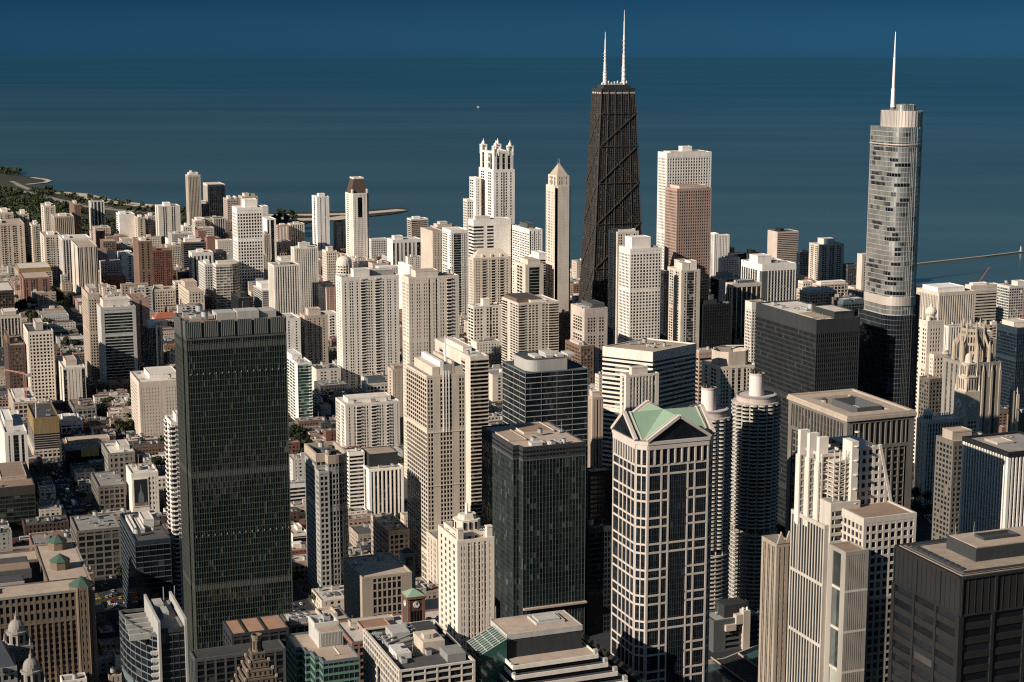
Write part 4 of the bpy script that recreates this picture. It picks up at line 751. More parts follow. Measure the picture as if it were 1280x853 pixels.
# the cross braced black tower with two white masts
def braced_tower():
    e0, e1, n0, n1, H = surv(742, 752, 794, 112, 'N2262', 33)
    cx, cy = (e0 + e1) / 2, (n0 + n1) / 2; ht = ((e1 - e0) / 2, (n1 - n0) / 2)
    hb = (ht[0] * 1.62, ht[1] * 1.55)
    r = root_of('braced_skyscraper', 'tapering black skyscraper with X braces and two white masts on top', 'skyscraper', cx - hb[0], cx + hb[0], cy - hb[1], cy + hb[1], 'the cross braced black tower', H)
    def half(z): k = z / H; return hb[0] + (ht[0] - hb[0]) * k, hb[1] + (ht[1] - hb[1]) * k
    def P(sx, sy, z, off=0.): a, b = half(z); return (cx + sx * (a + off), cy + sy * (b + off), z)
    g = MB()
    for s, (u, v) in enumerate((((-1, -1), (1, -1)), ((1, -1), (1, 1)), ((1, 1), (-1, 1)), ((-1, 1), (-1, -1)))):
        gi = len(g.f); g.poly([P(*u, 0), P(*v, 0), P(*v, H), P(*u, H)]); nb = 24 if s % 2 == 0 else 15
        g.uv[gi] = [(s * 50, 0), (s * 50 + nb, 0), (s * 50 + nb, 96), (s * 50, 96)]
    g.poly([P(-1, -1, H - .5), P(1, -1, H - .5), P(1, 1, H - .5), P(-1, 1, H - .5)])
    g.build('glazing', glassmat("glass_braced", (.010, .011, .012), (.028, .026, .023), (.17, .14, .11), .35, .10), r)
    fb = MB()
    for k in range(96):
        z = 3 + k * (H - 8) / 96
        def pl(zz, o): a, b = half(zz); return rect(cx - a - o, cx + a + o, cy - b - o, cy + b + o)
        fb.prism(pl(z, .18), z, z + 1.25, poly2=pl(z + 1.25, .18))
    fb.build('floor_frame', W('bronze'), r)
    cb = MB()
    for s in range(4):
        c0, c1 = (((-1, -1), (1, -1)), ((1, -1), (1, 1)), ((1, 1), (-1, 1)), ((-1, 1), (-1, -1)))[s]
        nb = 5 if s % 2 == 0 else 4
        nn = ((0, -1), (1, 0), (0, 1), (-1, 0))[s]
        def Q(u, z, o): p, q = P(*c0, z), P(*c1, z); return (p[0] + (q[0] - p[0]) * u + nn[0] * o, p[1] + (q[1] - p[1]) * u + nn[1] * o, z)
        for i in range(nb + 1): cb.beam(Q(i / nb, 0, .3), Q(i / nb, H - 1, .3), 1.7, 1.0)
        for i in range(nb * 4):
            if i % 4: cb.beam(Q(i / nb / 4, 0, .2), Q(i / nb / 4, H - 6, .2), .55, .5)
    cb.build('columns', W('bronze'), r)
    zs = [8, 82, 148, 208, 262, 310]
    for s in range(4):
        c0, c1 = (((-1, -1), (1, -1)), ((1, -1), (1, 1)), ((1, 1), (-1, 1)), ((-1, 1), (-1, -1)))[s]; nn = ((0, -1), (1, 0), (0, 1), (-1, 0))[s]
        def Q(u, z, o): p, q = P(*c0, z), P(*c1, z); return (p[0] + (q[0] - p[0]) * u + nn[0] * o, p[1] + (q[1] - p[1]) * u + nn[1] * o, z)
        for i in range(5):
            xb = MB(); xb.beam(Q(.01, zs[i], .62), Q(.99, zs[i + 1], .62), 1.8, 1.2); xb.beam(Q(.99, zs[i], .66), Q(.01, zs[i + 1], .66), 1.8, 1.2)
            xb.beam(Q(0, zs[i + 1] + .3, .58), Q(1, zs[i + 1] + .3, .58), 1.6, 1.)
            xb.build('brace', W('bronze'), r)
    a, b = half(H); m = MB(); m.ring(rect(cx - a - .5, cx + a + .5, cy - b - .5, cy + b + .5), rect(cx - a + .6, cx + a - .6, cy - b + .6, cy + b - .6), H - 4, H + 1.5); m.build('parapet', W('charcoal'), r)
    m = MB(); m.ring(rect(cx - a - .7, cx + a + .7, cy - b - .7, cy + b + .7), rect(cx - a - .1, cx + a + .1, cy - b - .1, cy + b + .1), H - 6.4, H - 4.1); m.build('light_band', W('lightgray'), r)
    m = MB(); m.prism(rect(cx - a * .8, cx + a * .8, cy - b * .7, cy + b * .7), H - .6, H + 6.5); m.build('penthouse', W('charcoal'), r)
    m = MB(); m.box(cx - a * .72, cx + a * .72, cy - 2, cy + 2, H + 6.5, H + 8.5)
    for i in range(9): m.tube((cx - a * .72 + i * a * .18, cy - 2.2), .9, H + 8.5, H + 10 + (i * 7 % 3), seg=6)
    m.build('antenna_platform', MASTW, r)
    for px, ytop in ((756.2, 40), (779.6, 13)):
        d = ray(px, 100); t = cy / d[1]; x = d[0] * t; zt = at_north(px + (.3 if ytop > 20 else .9), ytop, cy)[1]; z0 = H + 6.4; L = zt - z0
        an = MB()
        for a0, a1, r0, r1 in ((0, .24, 3.0, 2.8), (.24, .42, 2.1, 2.0), (.42, .66, 1.45, 1.35), (.66, .85, 1.0, .9), (.85, 1., .6, .3)):
            an.tube((x, cy), r0, z0 + L * a0, z0 + L * a1, r1, 10)
        mast = an.build('mast', MASTW, r)
        k = MB()
        for q in range(10): k.tube((x, cy), 3.5 if q < 4 else 2.6, z0 + L * (.05 + q * .06), z0 + L * (.05 + q * .06) + 1.2, seg=8)
        k.build('antenna_drum', W('pink'), mast)
braced_tower()

# white hotel and brown granite tower in front of it
T('white_tower', 'big white marble tower with square windows standing before the open lake', (823, 834, 889, 191, 'N2110'), sty(wall='white', glass='dark', fl=4.2, bay=4.1, pw=1.55, sph=1.7, crown=7, pd=.5), 'light', [(.4, .62, .3, .7, 8, 'white', 'white'), (.1, .9, .1, .9, 1.5, 'offwhite', 'light')], 2, 'the white marble tower', cat='skyscraper')
T('granite_tower', 'brown pink granite tower in front of the white marble one', (832, 846.5, 889, 236, 'N2000'), sty(wall='rose', glass='black', fl=4., bay=3.4, pw=1.35, sph=1.7, crown=4, pat=None), 'rust', [(.1, .9, .1, .9, 3.5, 'pink', 'rust')], 3, 'the brown granite tower', cat='skyscraper')

# the tower with four lanterns
def lantern_tower():
    e0, e1, n0, n1, H = surv(599, 617, 643, 213, 'N2300')
    r = root_of('lantern_tower', 'white stone tower crowned with pointed corner lanterns above stepped shoulders', 'skyscraper', e0, e1, n0, n1, 'the four lantern tower', H)
    st = sty(wall='white', glass='soft', fl=4., sph=1.3, pat={'W': 'swwsswws', 'S': 'swswgwsws', '*': 'sws'}, pw=1.2, crown=3)
    facade(r, rect(e0, e1, n0, n1), 0, H, st)
    zt = at_north(617, 190, n0)[1]; zl = at_north(606, 176, n0)[1]
    i = 1.6; facade(r, rect(e0 + i, e1 - i, n0 + i, n1 - i), H, zt, sty(wall='white', sp='lightgray', glass='dark', fl=10, sph=2.5, pat={'W': 'sgsswgs', 'S': 'sgsgsgs', '*': 'sgs'}, crown=3), 'crown_facade', 'crown_glazing')
    MB().prism(rect(e0 + i + .5, e1 - i - .5, n0 + i + .5, n1 - i - .5), zt - 2, zt - 1).build('roof', RF('light'), r)
    MB().ring(rect(e0 - .3, e1 + .3, n0 - .3, n1 + .3), rect(e0 + i - .3, e1 - i + .3, n0 + i - .3, n1 - i + .3), H - .8, H + .8).build('ledge', W('white'), r)
    w = (e1 - e0) * .21
    for x in (e0 + i + w / 2 + .02, e1 - i - w / 2 - .02):
        for y in (n0 + i + w / 2 + .02, n1 - i - w / 2 - .02):
            L = MB(); zb = zt - 6; zm = zt + (zl - zt) * .40
            for sx in (-1, 1):
                for sy in (-1, 1): L.box(x + sx * w / 2 - .9, x + sx * w / 2 + .9, y + sy * w / 2 - .9, y + sy * w / 2 + .9, zb, zm)
            L.box(x - w / 2 + .3, x + w / 2 - .3, y - w / 2 + .3, y + w / 2 - .3, zb, zm - 3)
            L.prism(rect(x - w / 2 - 1, x + w / 2 + 1, y - w / 2 - 1, y + w / 2 + 1), zm, zm + 1.5)
            o = L.build('lantern', W('white'), r)
            q = MB(); q.tube((x, y), w * .5, zm + 1.5, zm + (zl - zm) * .45, w * .38, 8); q.tube((x, y), w * .38, zm + (zl - zm) * .45, zm + (zl - zm) * .7, w * .12, 8); q.tube((x, y), w * .12, zm + (zl - zm) * .7, zl, .2, 8)
            q.build('spire', W('white'), o)
    # lower wings stepping down to the west
    s1 = surv(590, 597, 601, 223, 'N2325'); s2 = surv(582, 586, 592, 250, 'N2335')
    for s, p in ((s1, 'wws'), (s2, 'www')):
        facade(r, rect(s[0], s[1] + 3, s[2] + 8, s[3] + 10), 0, s[4], sty(wall='white', glass='soft', fl=4, sph=1.5, pat={'W': p, 'S': p, '*': 'sws'}), 'wing_facade', 'wing_glazing')
        MB().prism(rect(s[0] + .4, s[1] + 2.6, s[2] + 8.4, s[3] + 9.6), s[4] - 1.5, s[4] - .8).build('wing_roof', RF('light'), r)
lantern_tower()

# pale tower with pyramid roof
def pyramid_tower():
    e0, e1, n0, n1, H = surv(683, 695, 714, 220, 'N1985')
    r = root_of('pyramid_roof_tower', 'slim cream tower with a pointed grey pyramid roof left of the braced one', 'skyscraper', e0, e1, n0, n1, 'the pyramid roofed tower', H)
    pl = [(e0, n0 + 3), (e0 + 3, n0 + 3), (e0 + 3, n0), (e1 - 3, n0), (e1 - 3, n0 + 3), (e1, n0 + 3), (e1, n1), (e0, n1)]
    facade(r, pl, 0, H - 14, sty(wall='cream', glass='soft', fl=3.7, bay=3.1, pw=1.3, sph=1.5, pat={'W': 'wswwswsw', 'S': 'swwswwswws', '*': 'w'}, crown=2))
    i = 2.2; facade(r, rect(e0 + i, e1 - i, n0 + i, n1 - i), H - 14, H, sty(wall='cream', glass='dark', fl=7, sph=2, pat={'W': 'swgwsgs', 'S': 'swgwsws', '*': 'sws'}, crown=2), 'crown_facade', 'crown_glazing')
    za = at_north(698.5, 204, (n0 + n1) / 2)[1]; m = MB(); hip(m, e0 + i + .6, e1 - i - .6, n0 + i + .6, n1 - i - .6, H - .6, za, .08); m.build('roof', W('limestone'), r)
    c = ((e0 + e1) / 2, (n0 + n1) / 2)
    for dx in (-1.2, 1.2): MB().tube((c[0] + dx, c[1]), .3, za - 2, za + 6, .15, 6).build('finial', W('gray'), r)
    MB().ring(pl, offset(pl, -2.4), H - 14.5, H - 13).build('ledge', W('cream'), r)
pyramid_tower()

# mansard topped tower near the harbour
def mansard_tower():
    e0, e1, n0, n1, H = surv(431, 438, 461.5, 242, 335)
    r = root_of('mansard_tower', 'cream tower with a tall dark mansard roof near the harbour', 'skyscraper', e0, e1, n0, n1, 'the mansard roofed tower', H)
    facade(r, chamf(e0, e1, n0, n1, 5), 0, H, sty(wall='offwhite', glass='soft', fl=3.8, bay=3.4, sph=1.5, pw=1.4, pat={'S': 'swswwwwsws', 'W': 'swws', 'C': 'sws', '*': 'w'}, crown=3))
    zt = at_north(438, 224, n0)[1]; i = 2; k = 9
    m = MB(); m.prism(rect(e0 + i, e1 - i, n0 + i, n1 - i), H - 1, zt, poly2=rect(e0 + k, e1 - k, n0 + k * .8, n1 - k * .8)); m.build('mansard_roof', W('darkbrown'), r)
    m = MB(); m.ring(rect(e0 + k - .8, e1 - k + .8, n0 + k * .8 - .8, n1 - k * .8 + .8), rect(e0 + k + .6, e1 - k - .6, n0 + k * .8 + .6, n1 - k * .8 - .6), zt - 1, zt + 2); m.build('parapet', W('offwhite'), r)
    for x in (e0 + 4, e1 - 4):
        m = MB(); m.box(x - 1.6, x + 1.6, n0 + .2, n0 + 4, H - .5, H + 5); hip(m, x - 1.9, x + 1.9, n0 - .1, n0 + 4.3, H + 5, H + 8); m.build('turret', W('offwhite'), r)
    m = MB(); m.box((e0 + e1) / 2 - 4, (e0 + e1) / 2 + 4, n0 - .5, n0 - .05, H - 45, H - 8); m.build('window_bay', G('black'), r)
mansard_tower()

def hipped_tower():
    e0, e1, n0, n1, H = surv(586, 592, 638, 323, 'N2075')
    r = root_of('hipped_tower', 'cream apartment tower with a hipped tan roof and ranks of dark balconies', 'apartment tower', e0, e1, n0, n1, 'the hipped cream tower', H)
    facade(r, rect(e0, e1, n0, n1), 0, H, sty(wall='cream', glass='black', fl=3.6, sph=1.5, pw=1.3, pat={'W': 'swwwws', 'S': 'swwsbbswbbswbbsws', '*': 'w'}, balc=.9, crown=2))
    za = at_north(612, 311, (n0 + n1) / 2)[1]; m = MB(); hip(m, e0 + .8, e1 - .8, n0 + .8, n1 - .8, H - .5, za, .6); m.build('roof', W('sand'), r)
    for k in range(3):
        x = e0 + (e1 - e0) * (.25 + .25 * k); m = MB(); m.box(x - 1.4, x + 1.4, n0 + 1., n0 + 5, H - .4, H + 3); hip(m, x - 1.6, x + 1.6, n0 + .8, n0 + 6, H + 3, H + 5); m.build('dormer', W('cream'), r)
hipped_tower()

# dome on the small white condominium
def domed_block():
    e0, e1, n0, n1, H = surv(417, 422, 443, 330, 'N2050')
    r = root_of('domed_tower', 'white tower with a rounded dome roof behind the broad white condominium', 'apartment tower', e0, e1, n0, n1, None, H)
    c = ((e0 + e1) / 2, (n0 + n1) / 2); rad = min(e1 - e0, n1 - n0) / 2
    facade(r, circle(c, rad, 16), 0, H, sty(wall='offwhite', glass='soft', fl=3.6, sph=1.5, pw=1.2, crown=2)); MB().dome(c, rad + .3, H - .3, 9, 20, 5).build('dome', W('offwhite'), r)
domed_block()

# the silver rounded skyscraper with a spire
def silver_tower():
    N0 = 1112.; y0 = N0; r_ = 12.5; dep = 40.; H = at_north(1110, 160, N0)[1]
    x0 = bis(lambda e: proj(e, y0 + dep, H)[0] - 1087, 300, 1500)
    wid = bis(lambda w: max(proj(*q, H)[0] for q in rounded(x0, x0 + w, y0, y0 + dep, (r_, r_, r_, 3), 8)) - 1153, 26, 80)
    cx = x0 + wid / 2; cy = y0 + dep / 2
    r = root_of('silver_skyscraper', 'rounded silver glass skyscraper with a slim white spire on the right', 'skyscraper', x0, x0 + wid + 4, y0, y0 + dep + 4, 'the silver skyscraper', H)
    def tier(pl, z0, z1, nm, gl='silver', extra=1.0):
        g = MB(); f = MB(); k = len(pl); n = round((z1 - z0) / 3.9); u0 = 0.
        for i in range(k):
            a, b = pl[i], pl[(i + 1) % k]; L = math.hypot(b[0] - a[0], b[1] - a[1]); gi = len(g.f)
            if L < .05: continue
            g.poly([(*a, z0), (*b, z0), (*b, z1), (*a, z1)]); nb = max(1, round(L / 3.2))
            g.uv[gi] = [(u0, 0), (u0 + L / 4.6, 0), (u0 + L / 4.6, n), (u0, n)]; u0 += L / 4.6; nb = max(1, round(L / 1.7))
            t = ((b[0] - a[0]) / L, (b[1] - a[1]) / L); nn = (t[1], -t[0])
            for q in range(nb): f.ebox(a, t, nn, q * L / nb - .07, q * L / nb + .07, -.05, .22, z0, z1 - .05)
        for q in range(n):
            z = z0 + q * (z1 - z0) / n; f.ring(offset(pl, .16), offset(pl, -.3), z, z + .45)
        g.prism(offset(pl, -.4), z1 - 1.2, z1 - 1.)
        gg = g.build(nm + 'glazing', glass_silver() if gl == 'silver' else G(gl), r); f.build(nm + 'mullion_frame', W('steel') if gl == 'silver' else W('darkgray'), r)
    zs = at_north(1076, 398, N0)[1]; zb = at_north(1076, 383, N0)[1]; z2 = at_north(1090, 150, N0)[1]
    pl = rounded(x0, x0 + wid, y0, y0 + dep, (r_, r_, r_, 3), 8)
    tier(pl, zs, H, '')
    rb = random.Random(11); n = round((H - zs) / 3.9); per = [i for i in range(len(pl))]
    for q in range(46):
        k = rb.randrange(2, n - 3); z = zs + k * (H - zs) / n + .5; m = MB(); op = offset(pl, .19); ip = offset(pl, .05)
        # walk along the west wall and round the south west corner
        i0, ln = (len(pl) - 1, 1) if rb.random() < .35 else (rb.randrange(0, 6), rb.randrange(2, 6))
        f0, f1 = sorted((rb.random(), rb.random())) if ln == 1 else (0, 1)
        for s_ in range(ln):
            a, b = (i0 + s_) % len(pl), (i0 + s_ + 1) % len(pl); A, B, C, D = op[a], op[b], ip[a], ip[b]
            def L_(u, v, f): return (u[0] + (v[0] - u[0]) * f, u[1] + (v[1] - u[1]) * f)
            m.prism([L_(A, B, f0), L_(A, B, f1), L_(C, D, f1), L_(C, D, f0)][::-1], z, z + 2.6)
        m.build('dark_window', G('black'), r)
    low = rounded(x0 - 1.5, x0 + wid + 1.5, y0 - 1, y0 + dep + 6, (r_, r_, r_, 3), 8)
    tier(low, 0, zs, 'lower_', 'blue')  # darker glass and mullions: a shadow put into this stage's colours
    side_ = rounded(x0 + wid - 9, x0 + wid + 5, y0 + 4, y0 + dep + 10, (2, 8, 8, 2), 6); tier(side_, 0, zs + 14, 'flank_', 'blue')
    for z, h in ((zb - 2, 7.), (H - 14, 1.), (zs - 2, 2)):
        m = MB(); m.ring(offset(pl, .75), offset(pl, -.5), z, z + h); m.build('metal_band', wallmat('band_metal', (.50, .44, .38), .45, .06, metallic=.2), r)
    top = rounded(x0 + 5, x0 + wid - .3, y0 + .3, y0 + dep - 6, (r_, r_, r_, 3), 8)
    m = MB(); m.prism(top, H - 1, z2 + 6, bottom=False); m.build('screen_wall', wallmat('band_metal', (.50, .44, .38), .45, .06, metallic=.2), r)
    f = MB()
    for i in range(len(top)):
        a, b = top[i], top[(i + 1) % len(top)]; L = math.hypot(b[0] - a[0], b[1] - a[1]); t = ((b[0] - a[0]) / L, (b[1] - a[1]) / L); nn = (t[1], -t[0]); q = max(1, round(L / 1.8))
        for k in range(q): f.ebox(a, t, nn, k * L / q - .12, k * L / q + .12, -.05, .3, H, z2 + 5.9)
    f.build('louvre_frame', W('steel'), r)
    zp = at_north(1116, 131, N0 + 12)[1]; pc = rounded(x0 + 6, x0 + 22, y0 + 6, y0 + 22, (6, 6, 6, 2), 6)
    tier(pc, z2 + 5, zp, 'penthouse_')
    sx = at_north(1116, 131, N0 + 14)[0]; z3 = at_north(1119, 40, N0 + 14)[1]; L = z3 - zp; m = MB()
    for a0, a1, r0, r1 in ((0, .25, 1.7, 1.5), (.25, .66, 1.15, .95), (.66, 1., .75, .25)): m.tube((sx, N0 + 14), r0, zp - 2 + (L + 2) * a0, zp - 2 + (L + 2) * a1, r1, 12)
    m.build('spire', MASTW, r)
silver_tower()

# the twin corncob towers
def corncob(px, ycore, ybody, N, half_px, label):
    D = N / ray(px, ybody)[1]; x, Hb = at_north(px, ybody + 6, N); rad = half_px * D / F * 1.0
    hc = at_north(px, ycore, N)[1]; r = root_of('corncob_tower', label, 'apartment tower', x - rad, x + rad, N - rad, N + rad, None, Hb, 'twin corncob towers')
    def petal(k=1.): return [(x + math.cos(a) * q, N + math.sin(a) * q) for i in range(128) for a in (2 * math.pi * i / 128,) for q in (rad * k * (.90 + .10 * abs(math.sin(a * 8))),)]
    zc = 62.; nf = round((Hb - 4 - zc) / 2.9); s = MB(); rl = MB(); P = petal(); Pi = [(x + (p[0] - x) * .985, N + (p[1] - N) * .985) for p in P]
    for k in range(nf):
        z = zc + 3 + k * (Hb - 6 - zc) / nf
        s.prism(P, z, z + .35); rl.ring(P, Pi, z + .36, z + 1.25)
    s.build('balcony_slabs', W('offwhite'), r); rl.build('balcony_railing', W('gray'), r)
    pk = MB(); C = circle((x, N), rad * .97, 64); Ci = circle((x, N), rad * .95, 64)
    for k in range(19):
        z = 4 + k * (zc - 4) / 19; pk.prism(C, z, z + .3); pk.ring(C, Ci, z + .31, z + 1.0)
    pk.build('parking_ramp', W('concrete'), r)
    g = MB(); n = 48; cc = circle((x, N), rad * .80, n)
    for i in range(n):
        a, b = cc[i], cc[(i + 1) % n]; gi = len(g.f); g.poly([(*a, zc), (*b, zc), (*b, Hb - 5), (*a, Hb - 5)]); g.uv[gi] = [(i, 0), (i + 1, 0), (i + 1, nf), (i, nf)]
    g.build('glazing', G('black'), r); MB().tube((x, N), rad * .5, 0, zc, seg=24).build('core', W('midgray'), r)
    col = MB()
    for i in range(16):
        a = 2 * math.pi * i / 16; col.tube((x + math.cos(a) * rad * .885, N + math.sin(a) * rad * .885), .55, 0, Hb - 4, seg=6)
    col.build('columns', W('gray'), r)
    t = MB(); t.prism(circle((x, N), rad * .93, 64), Hb - 5, Hb - 4.2); t.prism(circle((x, N), rad * .80, 48), Hb - 4.2, Hb - .5); t.build('roof', wallmat('roof_pink', (.50, .42, .37), .95, .2, spec=.15), r)
    MB().ring(circle((x, N), rad * .82, 48), circle((x, N), rad * .76, 48), Hb - .6, Hb + .4).build('parapet', W('midgray'), r)
    cr = rad * .30
    MB().tube((x, N), cr, Hb - .6, hc, seg=32).build('lift_core', wallmat('render_pinkish', (.64, .57, .52), .85, .08), r)
    MB().ring(circle((x, N), cr + .25, 32), circle((x, N), cr - .5, 32), hc - .3, hc + 1.1).build('core_parapet', W('pink'), r)
    m = MB()
    for i in range(5): a = i * 1.3; m.box(x + math.cos(a) * cr * .55 - .7, x + math.cos(a) * cr * .55 + .7, N + math.sin(a) * cr * .55 - .7, N + math.sin(a) * cr * .55 + .7, hc, hc + 1.5 + i % 3)
    m.build('vents', DARKM, r)
corncob(945.5, 468, 487, 1046., 31, 'right corncob tower of petal balconies with a full round top in view')
corncob(885.5, 486, 505, 1012., 31, 'left corncob tower of petal balconies, half hidden by the green gabled tower')

# the black slab office (right of the corncobs)
def black_slab():
    r = T('black_office_slab', 'black steel and glass slab office with a tan roof left of the silver skyscraper', (946, 1021, 1074.5, 400, 'N1100'), sty(wall='charcoal', glass='black', fl=3.9, bay=1.8, pw=.3, pd=.35, sd=.2, sph=1.1, crown=11), 'light', [(.48, .95, .05, .4, 5, 'charcoal', 'light'), (.05, .5, .1, .35, .8, 'tan', 'tan')], 7, 'the black slab office', cat='skyscraper')
black_slab()

# green gabled tower with a white stone frame
def pediment_tower():
    e0, e1, n0, n1, H = surv(763, 800, 896, 553, 'N833'); n1 = n0 + 41
    r = root_of('gabled_tower', 'dark glass tower in a pale stone frame under a green gabled roof', 'skyscraper', e0, e1, n0, n1, 'the green gabled tower', H)
    c = 5.; body = chamf(e0, e1, n0, n1, c); zc = H - 1.5
    g = MB(); wx, dy = e1 - e0, n1 - n0
    for i in range(len(body)):
        a, b = body[i], body[(i + 1) % len(body)]; L = math.hypot(b[0] - a[0], b[1] - a[1]); gi = len(g.f); g.poly([(*a, 0), (*b, 0), (*b, zc), (*a, zc)])
        nb = max(1, round(L / 1.5)); g.uv[gi] = [(i * 60, 0), (i * 60 + nb, 0), (i * 60 + nb, 52), (i * 60, 52)]
    g.build('glazing', G('blue'), r)
    ft = MB()   # fine mullions over the glass
    fr = MB(); per = 15.4; top = H - 14.
    for i in range(len(body)):
        a, b = body[i], body[(i + 1) % len(body)]; L = math.hypot(b[0] - a[0], b[1] - a[1]); t = ((b[0] - a[0]) / L, (b[1] - a[1]) / L); nn = (t[1], -t[0])
        for q in range(int(zc / 3.85)): ft.ebox(a, t, nn, .02, L - .02, -.04, .10, q * 3.85, q * 3.85 + .25)
        for q in range(int(L / 1.5)): ft.ebox(a, t, nn, q * 1.5, q * 1.5 + .12, -.04, .14, 0, zc - .2)
        if L < 9: fx = [(0, .11), (.46, .54), (.89, 1)]; mid = None
        elif L > dy + 2 or i in (1, 5): fx = [(0, .028), (.215, .24), (.33, .355), (.645, .67), (.76, .785), (.972, 1)]; mid = (.355, .645)
        else: fx = [(0, .03), (.275, .30), (.45, .475), (.625, .65), (.805, .83), (.97, 1)]; mid = None
        for u0, u1 in fx: fr.ebox(a, t, nn, u0 * L, u1 * L, -.04, .38, 0, top if 0 < u0 and u1 < 1 else zc - .3)
        z = top; k = 0
        while z > 4:
            full = k % 3 == 0
            for zz in (z, z - 5.2):
                if mid and not full:
                    fr.ebox(a, t, nn, .01, mid[0] * L, -.04, .32, zz - 1.15, zz); fr.ebox(a, t, nn, mid[1] * L, L - .01, -.04, .32, zz - 1.15, zz)
                else: fr.ebox(a, t, nn, .01, L - .01, -.04, .32, zz - 1.15, zz)
            z -= per; k += 1
        n = 9 if L > 30 else (7 if L > 9 else 2)
        for q in range(1, n): fr.ebox(a, t, nn, q * L / n - .55, q * L / n + .55, -.04, .60, top + .2, zc - 3.4)
        fr.ebox(a, t, nn, .015, L - .015, -.04, .68, zc - 3.6, zc - .35)
    ft.build('mullion_frame', W('charcoal'), r); fr.build('stone_frame', wallmat('stone_rosy', (.50, .44, .385), .85, .12), r)
    m = MB(); m.ring(offset(body, 1.0), offset(body, -1.2), H - 2.2, H - .3); m.prism(offset(body, -.5), H - 3, H - 1.2); m.build('cornice', wallmat('stone_rosy', (.50, .44, .385), .85, .12), r)
    cx, cy = (e0 + e1) / 2, (n0 + n1) / 2; zr = at_north(850, 521, n0)[1]
    ix, iy = e0 + c * .2, n0 + c * .2; X1, Y1 = e1 - c * .2, n1 - c * .2; ze = H - .4
    V = dict(W=(e0 + .6, cy, zr), E=(e1 - .6, cy, zr), S=(cx, n0 + .6, zr), N=(cx, n1 - .6, zr), C=(cx, cy, zr + .2),
             sw=(e0 + c * .6, n0 + c * .6, ze), se=(e1 - c * .6, n0 + c * .6, ze), ne=(e1 - c * .6, n1 - c * .6, ze), nw=(e0 + c * .6, n1 - c * .6, ze))
    for a, b, k in (('W', 'sw', 0), ('S', 'sw', 1), ('S', 'se', 0), ('E', 'se', 1), ('E', 'ne', 0), ('N', 'ne', 1), ('N', 'nw', 0), ('W', 'nw', 1)):
        p = [V[a], V[b], V['C']]
        if (p[1][0] - p[0][0]) * (p[2][1] - p[0][1]) - (p[1][1] - p[0][1]) * (p[2][0] - p[0][0]) < 0: p = p[::-1]
        m = MB(); m.poly(p); q = [(x, y, z - .4) for x, y, z in p]; m.poly(q[::-1]); m.build('roof_slope', COPPER, r)
    # four pediments: glass triangle, raking stone, parapet walk
    for d, (A, B, X) in enumerate((((e0, n1 - c), (e0, n0 + c), V['W']), ((e0 + c, n0), (e1 - c, n0), V['S']), ((e1, n0 + c), (e1, n1 - c), V['E']), ((e1 - c, n1), (e0 + c, n1), V['N']))):
        L = math.hypot(B[0] - A[0], B[1] - A[1]); t = ((B[0] - A[0]) / L, (B[1] - A[1]) / L); nn = (t[1], -t[0]); ap = (A[0] + t[0] * L / 2, A[1] + t[1] * L / 2)
        m = MB(); o = .2
        pts = [(A[0] + nn[0] * o, A[1] + nn[1] * o, H - .4), (B[0] + nn[0] * o, B[1] + nn[1] * o, H - .4), (ap[0] + nn[0] * o, ap[1] + nn[1] * o, zr)]
        m.poly(pts); bk = [(x - nn[0] * .8, y - nn[1] * .8, z) for x, y, z in pts]; m.poly(bk[::-1]); m.uv[0] = [(0, 0), (24, 0), (12, 4)]; pd = m.build('pediment', G('blue'), r)
        k = MB()
        for q in (-1, 1):
            s = (ap[0] + nn[0] * .5, ap[1] + nn[1] * .5, zr + .5); e = (ap[0] + t[0] * q * (L / 2 + .8) + nn[0] * .5, ap[1] + t[1] * q * (L / 2 + .8) + nn[1] * .5, H + .2)
            k.beam(s, e, 2.0, 1.7)
            s2 = tuple(s[i] - (nn[i] * 3.6 if i < 2 else .35) for i in range(3)); e2 = tuple(e[i] - (nn[i] * 3.6 if i < 2 else .35) for i in range(3)); k.beam(s2, e2, .7, 1.2)
        k.build('raking_cornice', wallmat('stone_rosy', (.50, .44, .385), .85, .12), pd)
        k = MB()
        for q in (-1, 1):
            s = (ap[0] - nn[0] * 1.2, ap[1] - nn[1] * 1.2, zr - .1); e = (ap[0] + t[0] * q * L / 2 - nn[0] * 1.2, ap[1] + t[1] * q * L / 2 - nn[1] * 1.2, H - .3); k.beam(s, e, 2.6, .3)
        k.build('gutter', RF('brown'), pd)
pediment_tower()

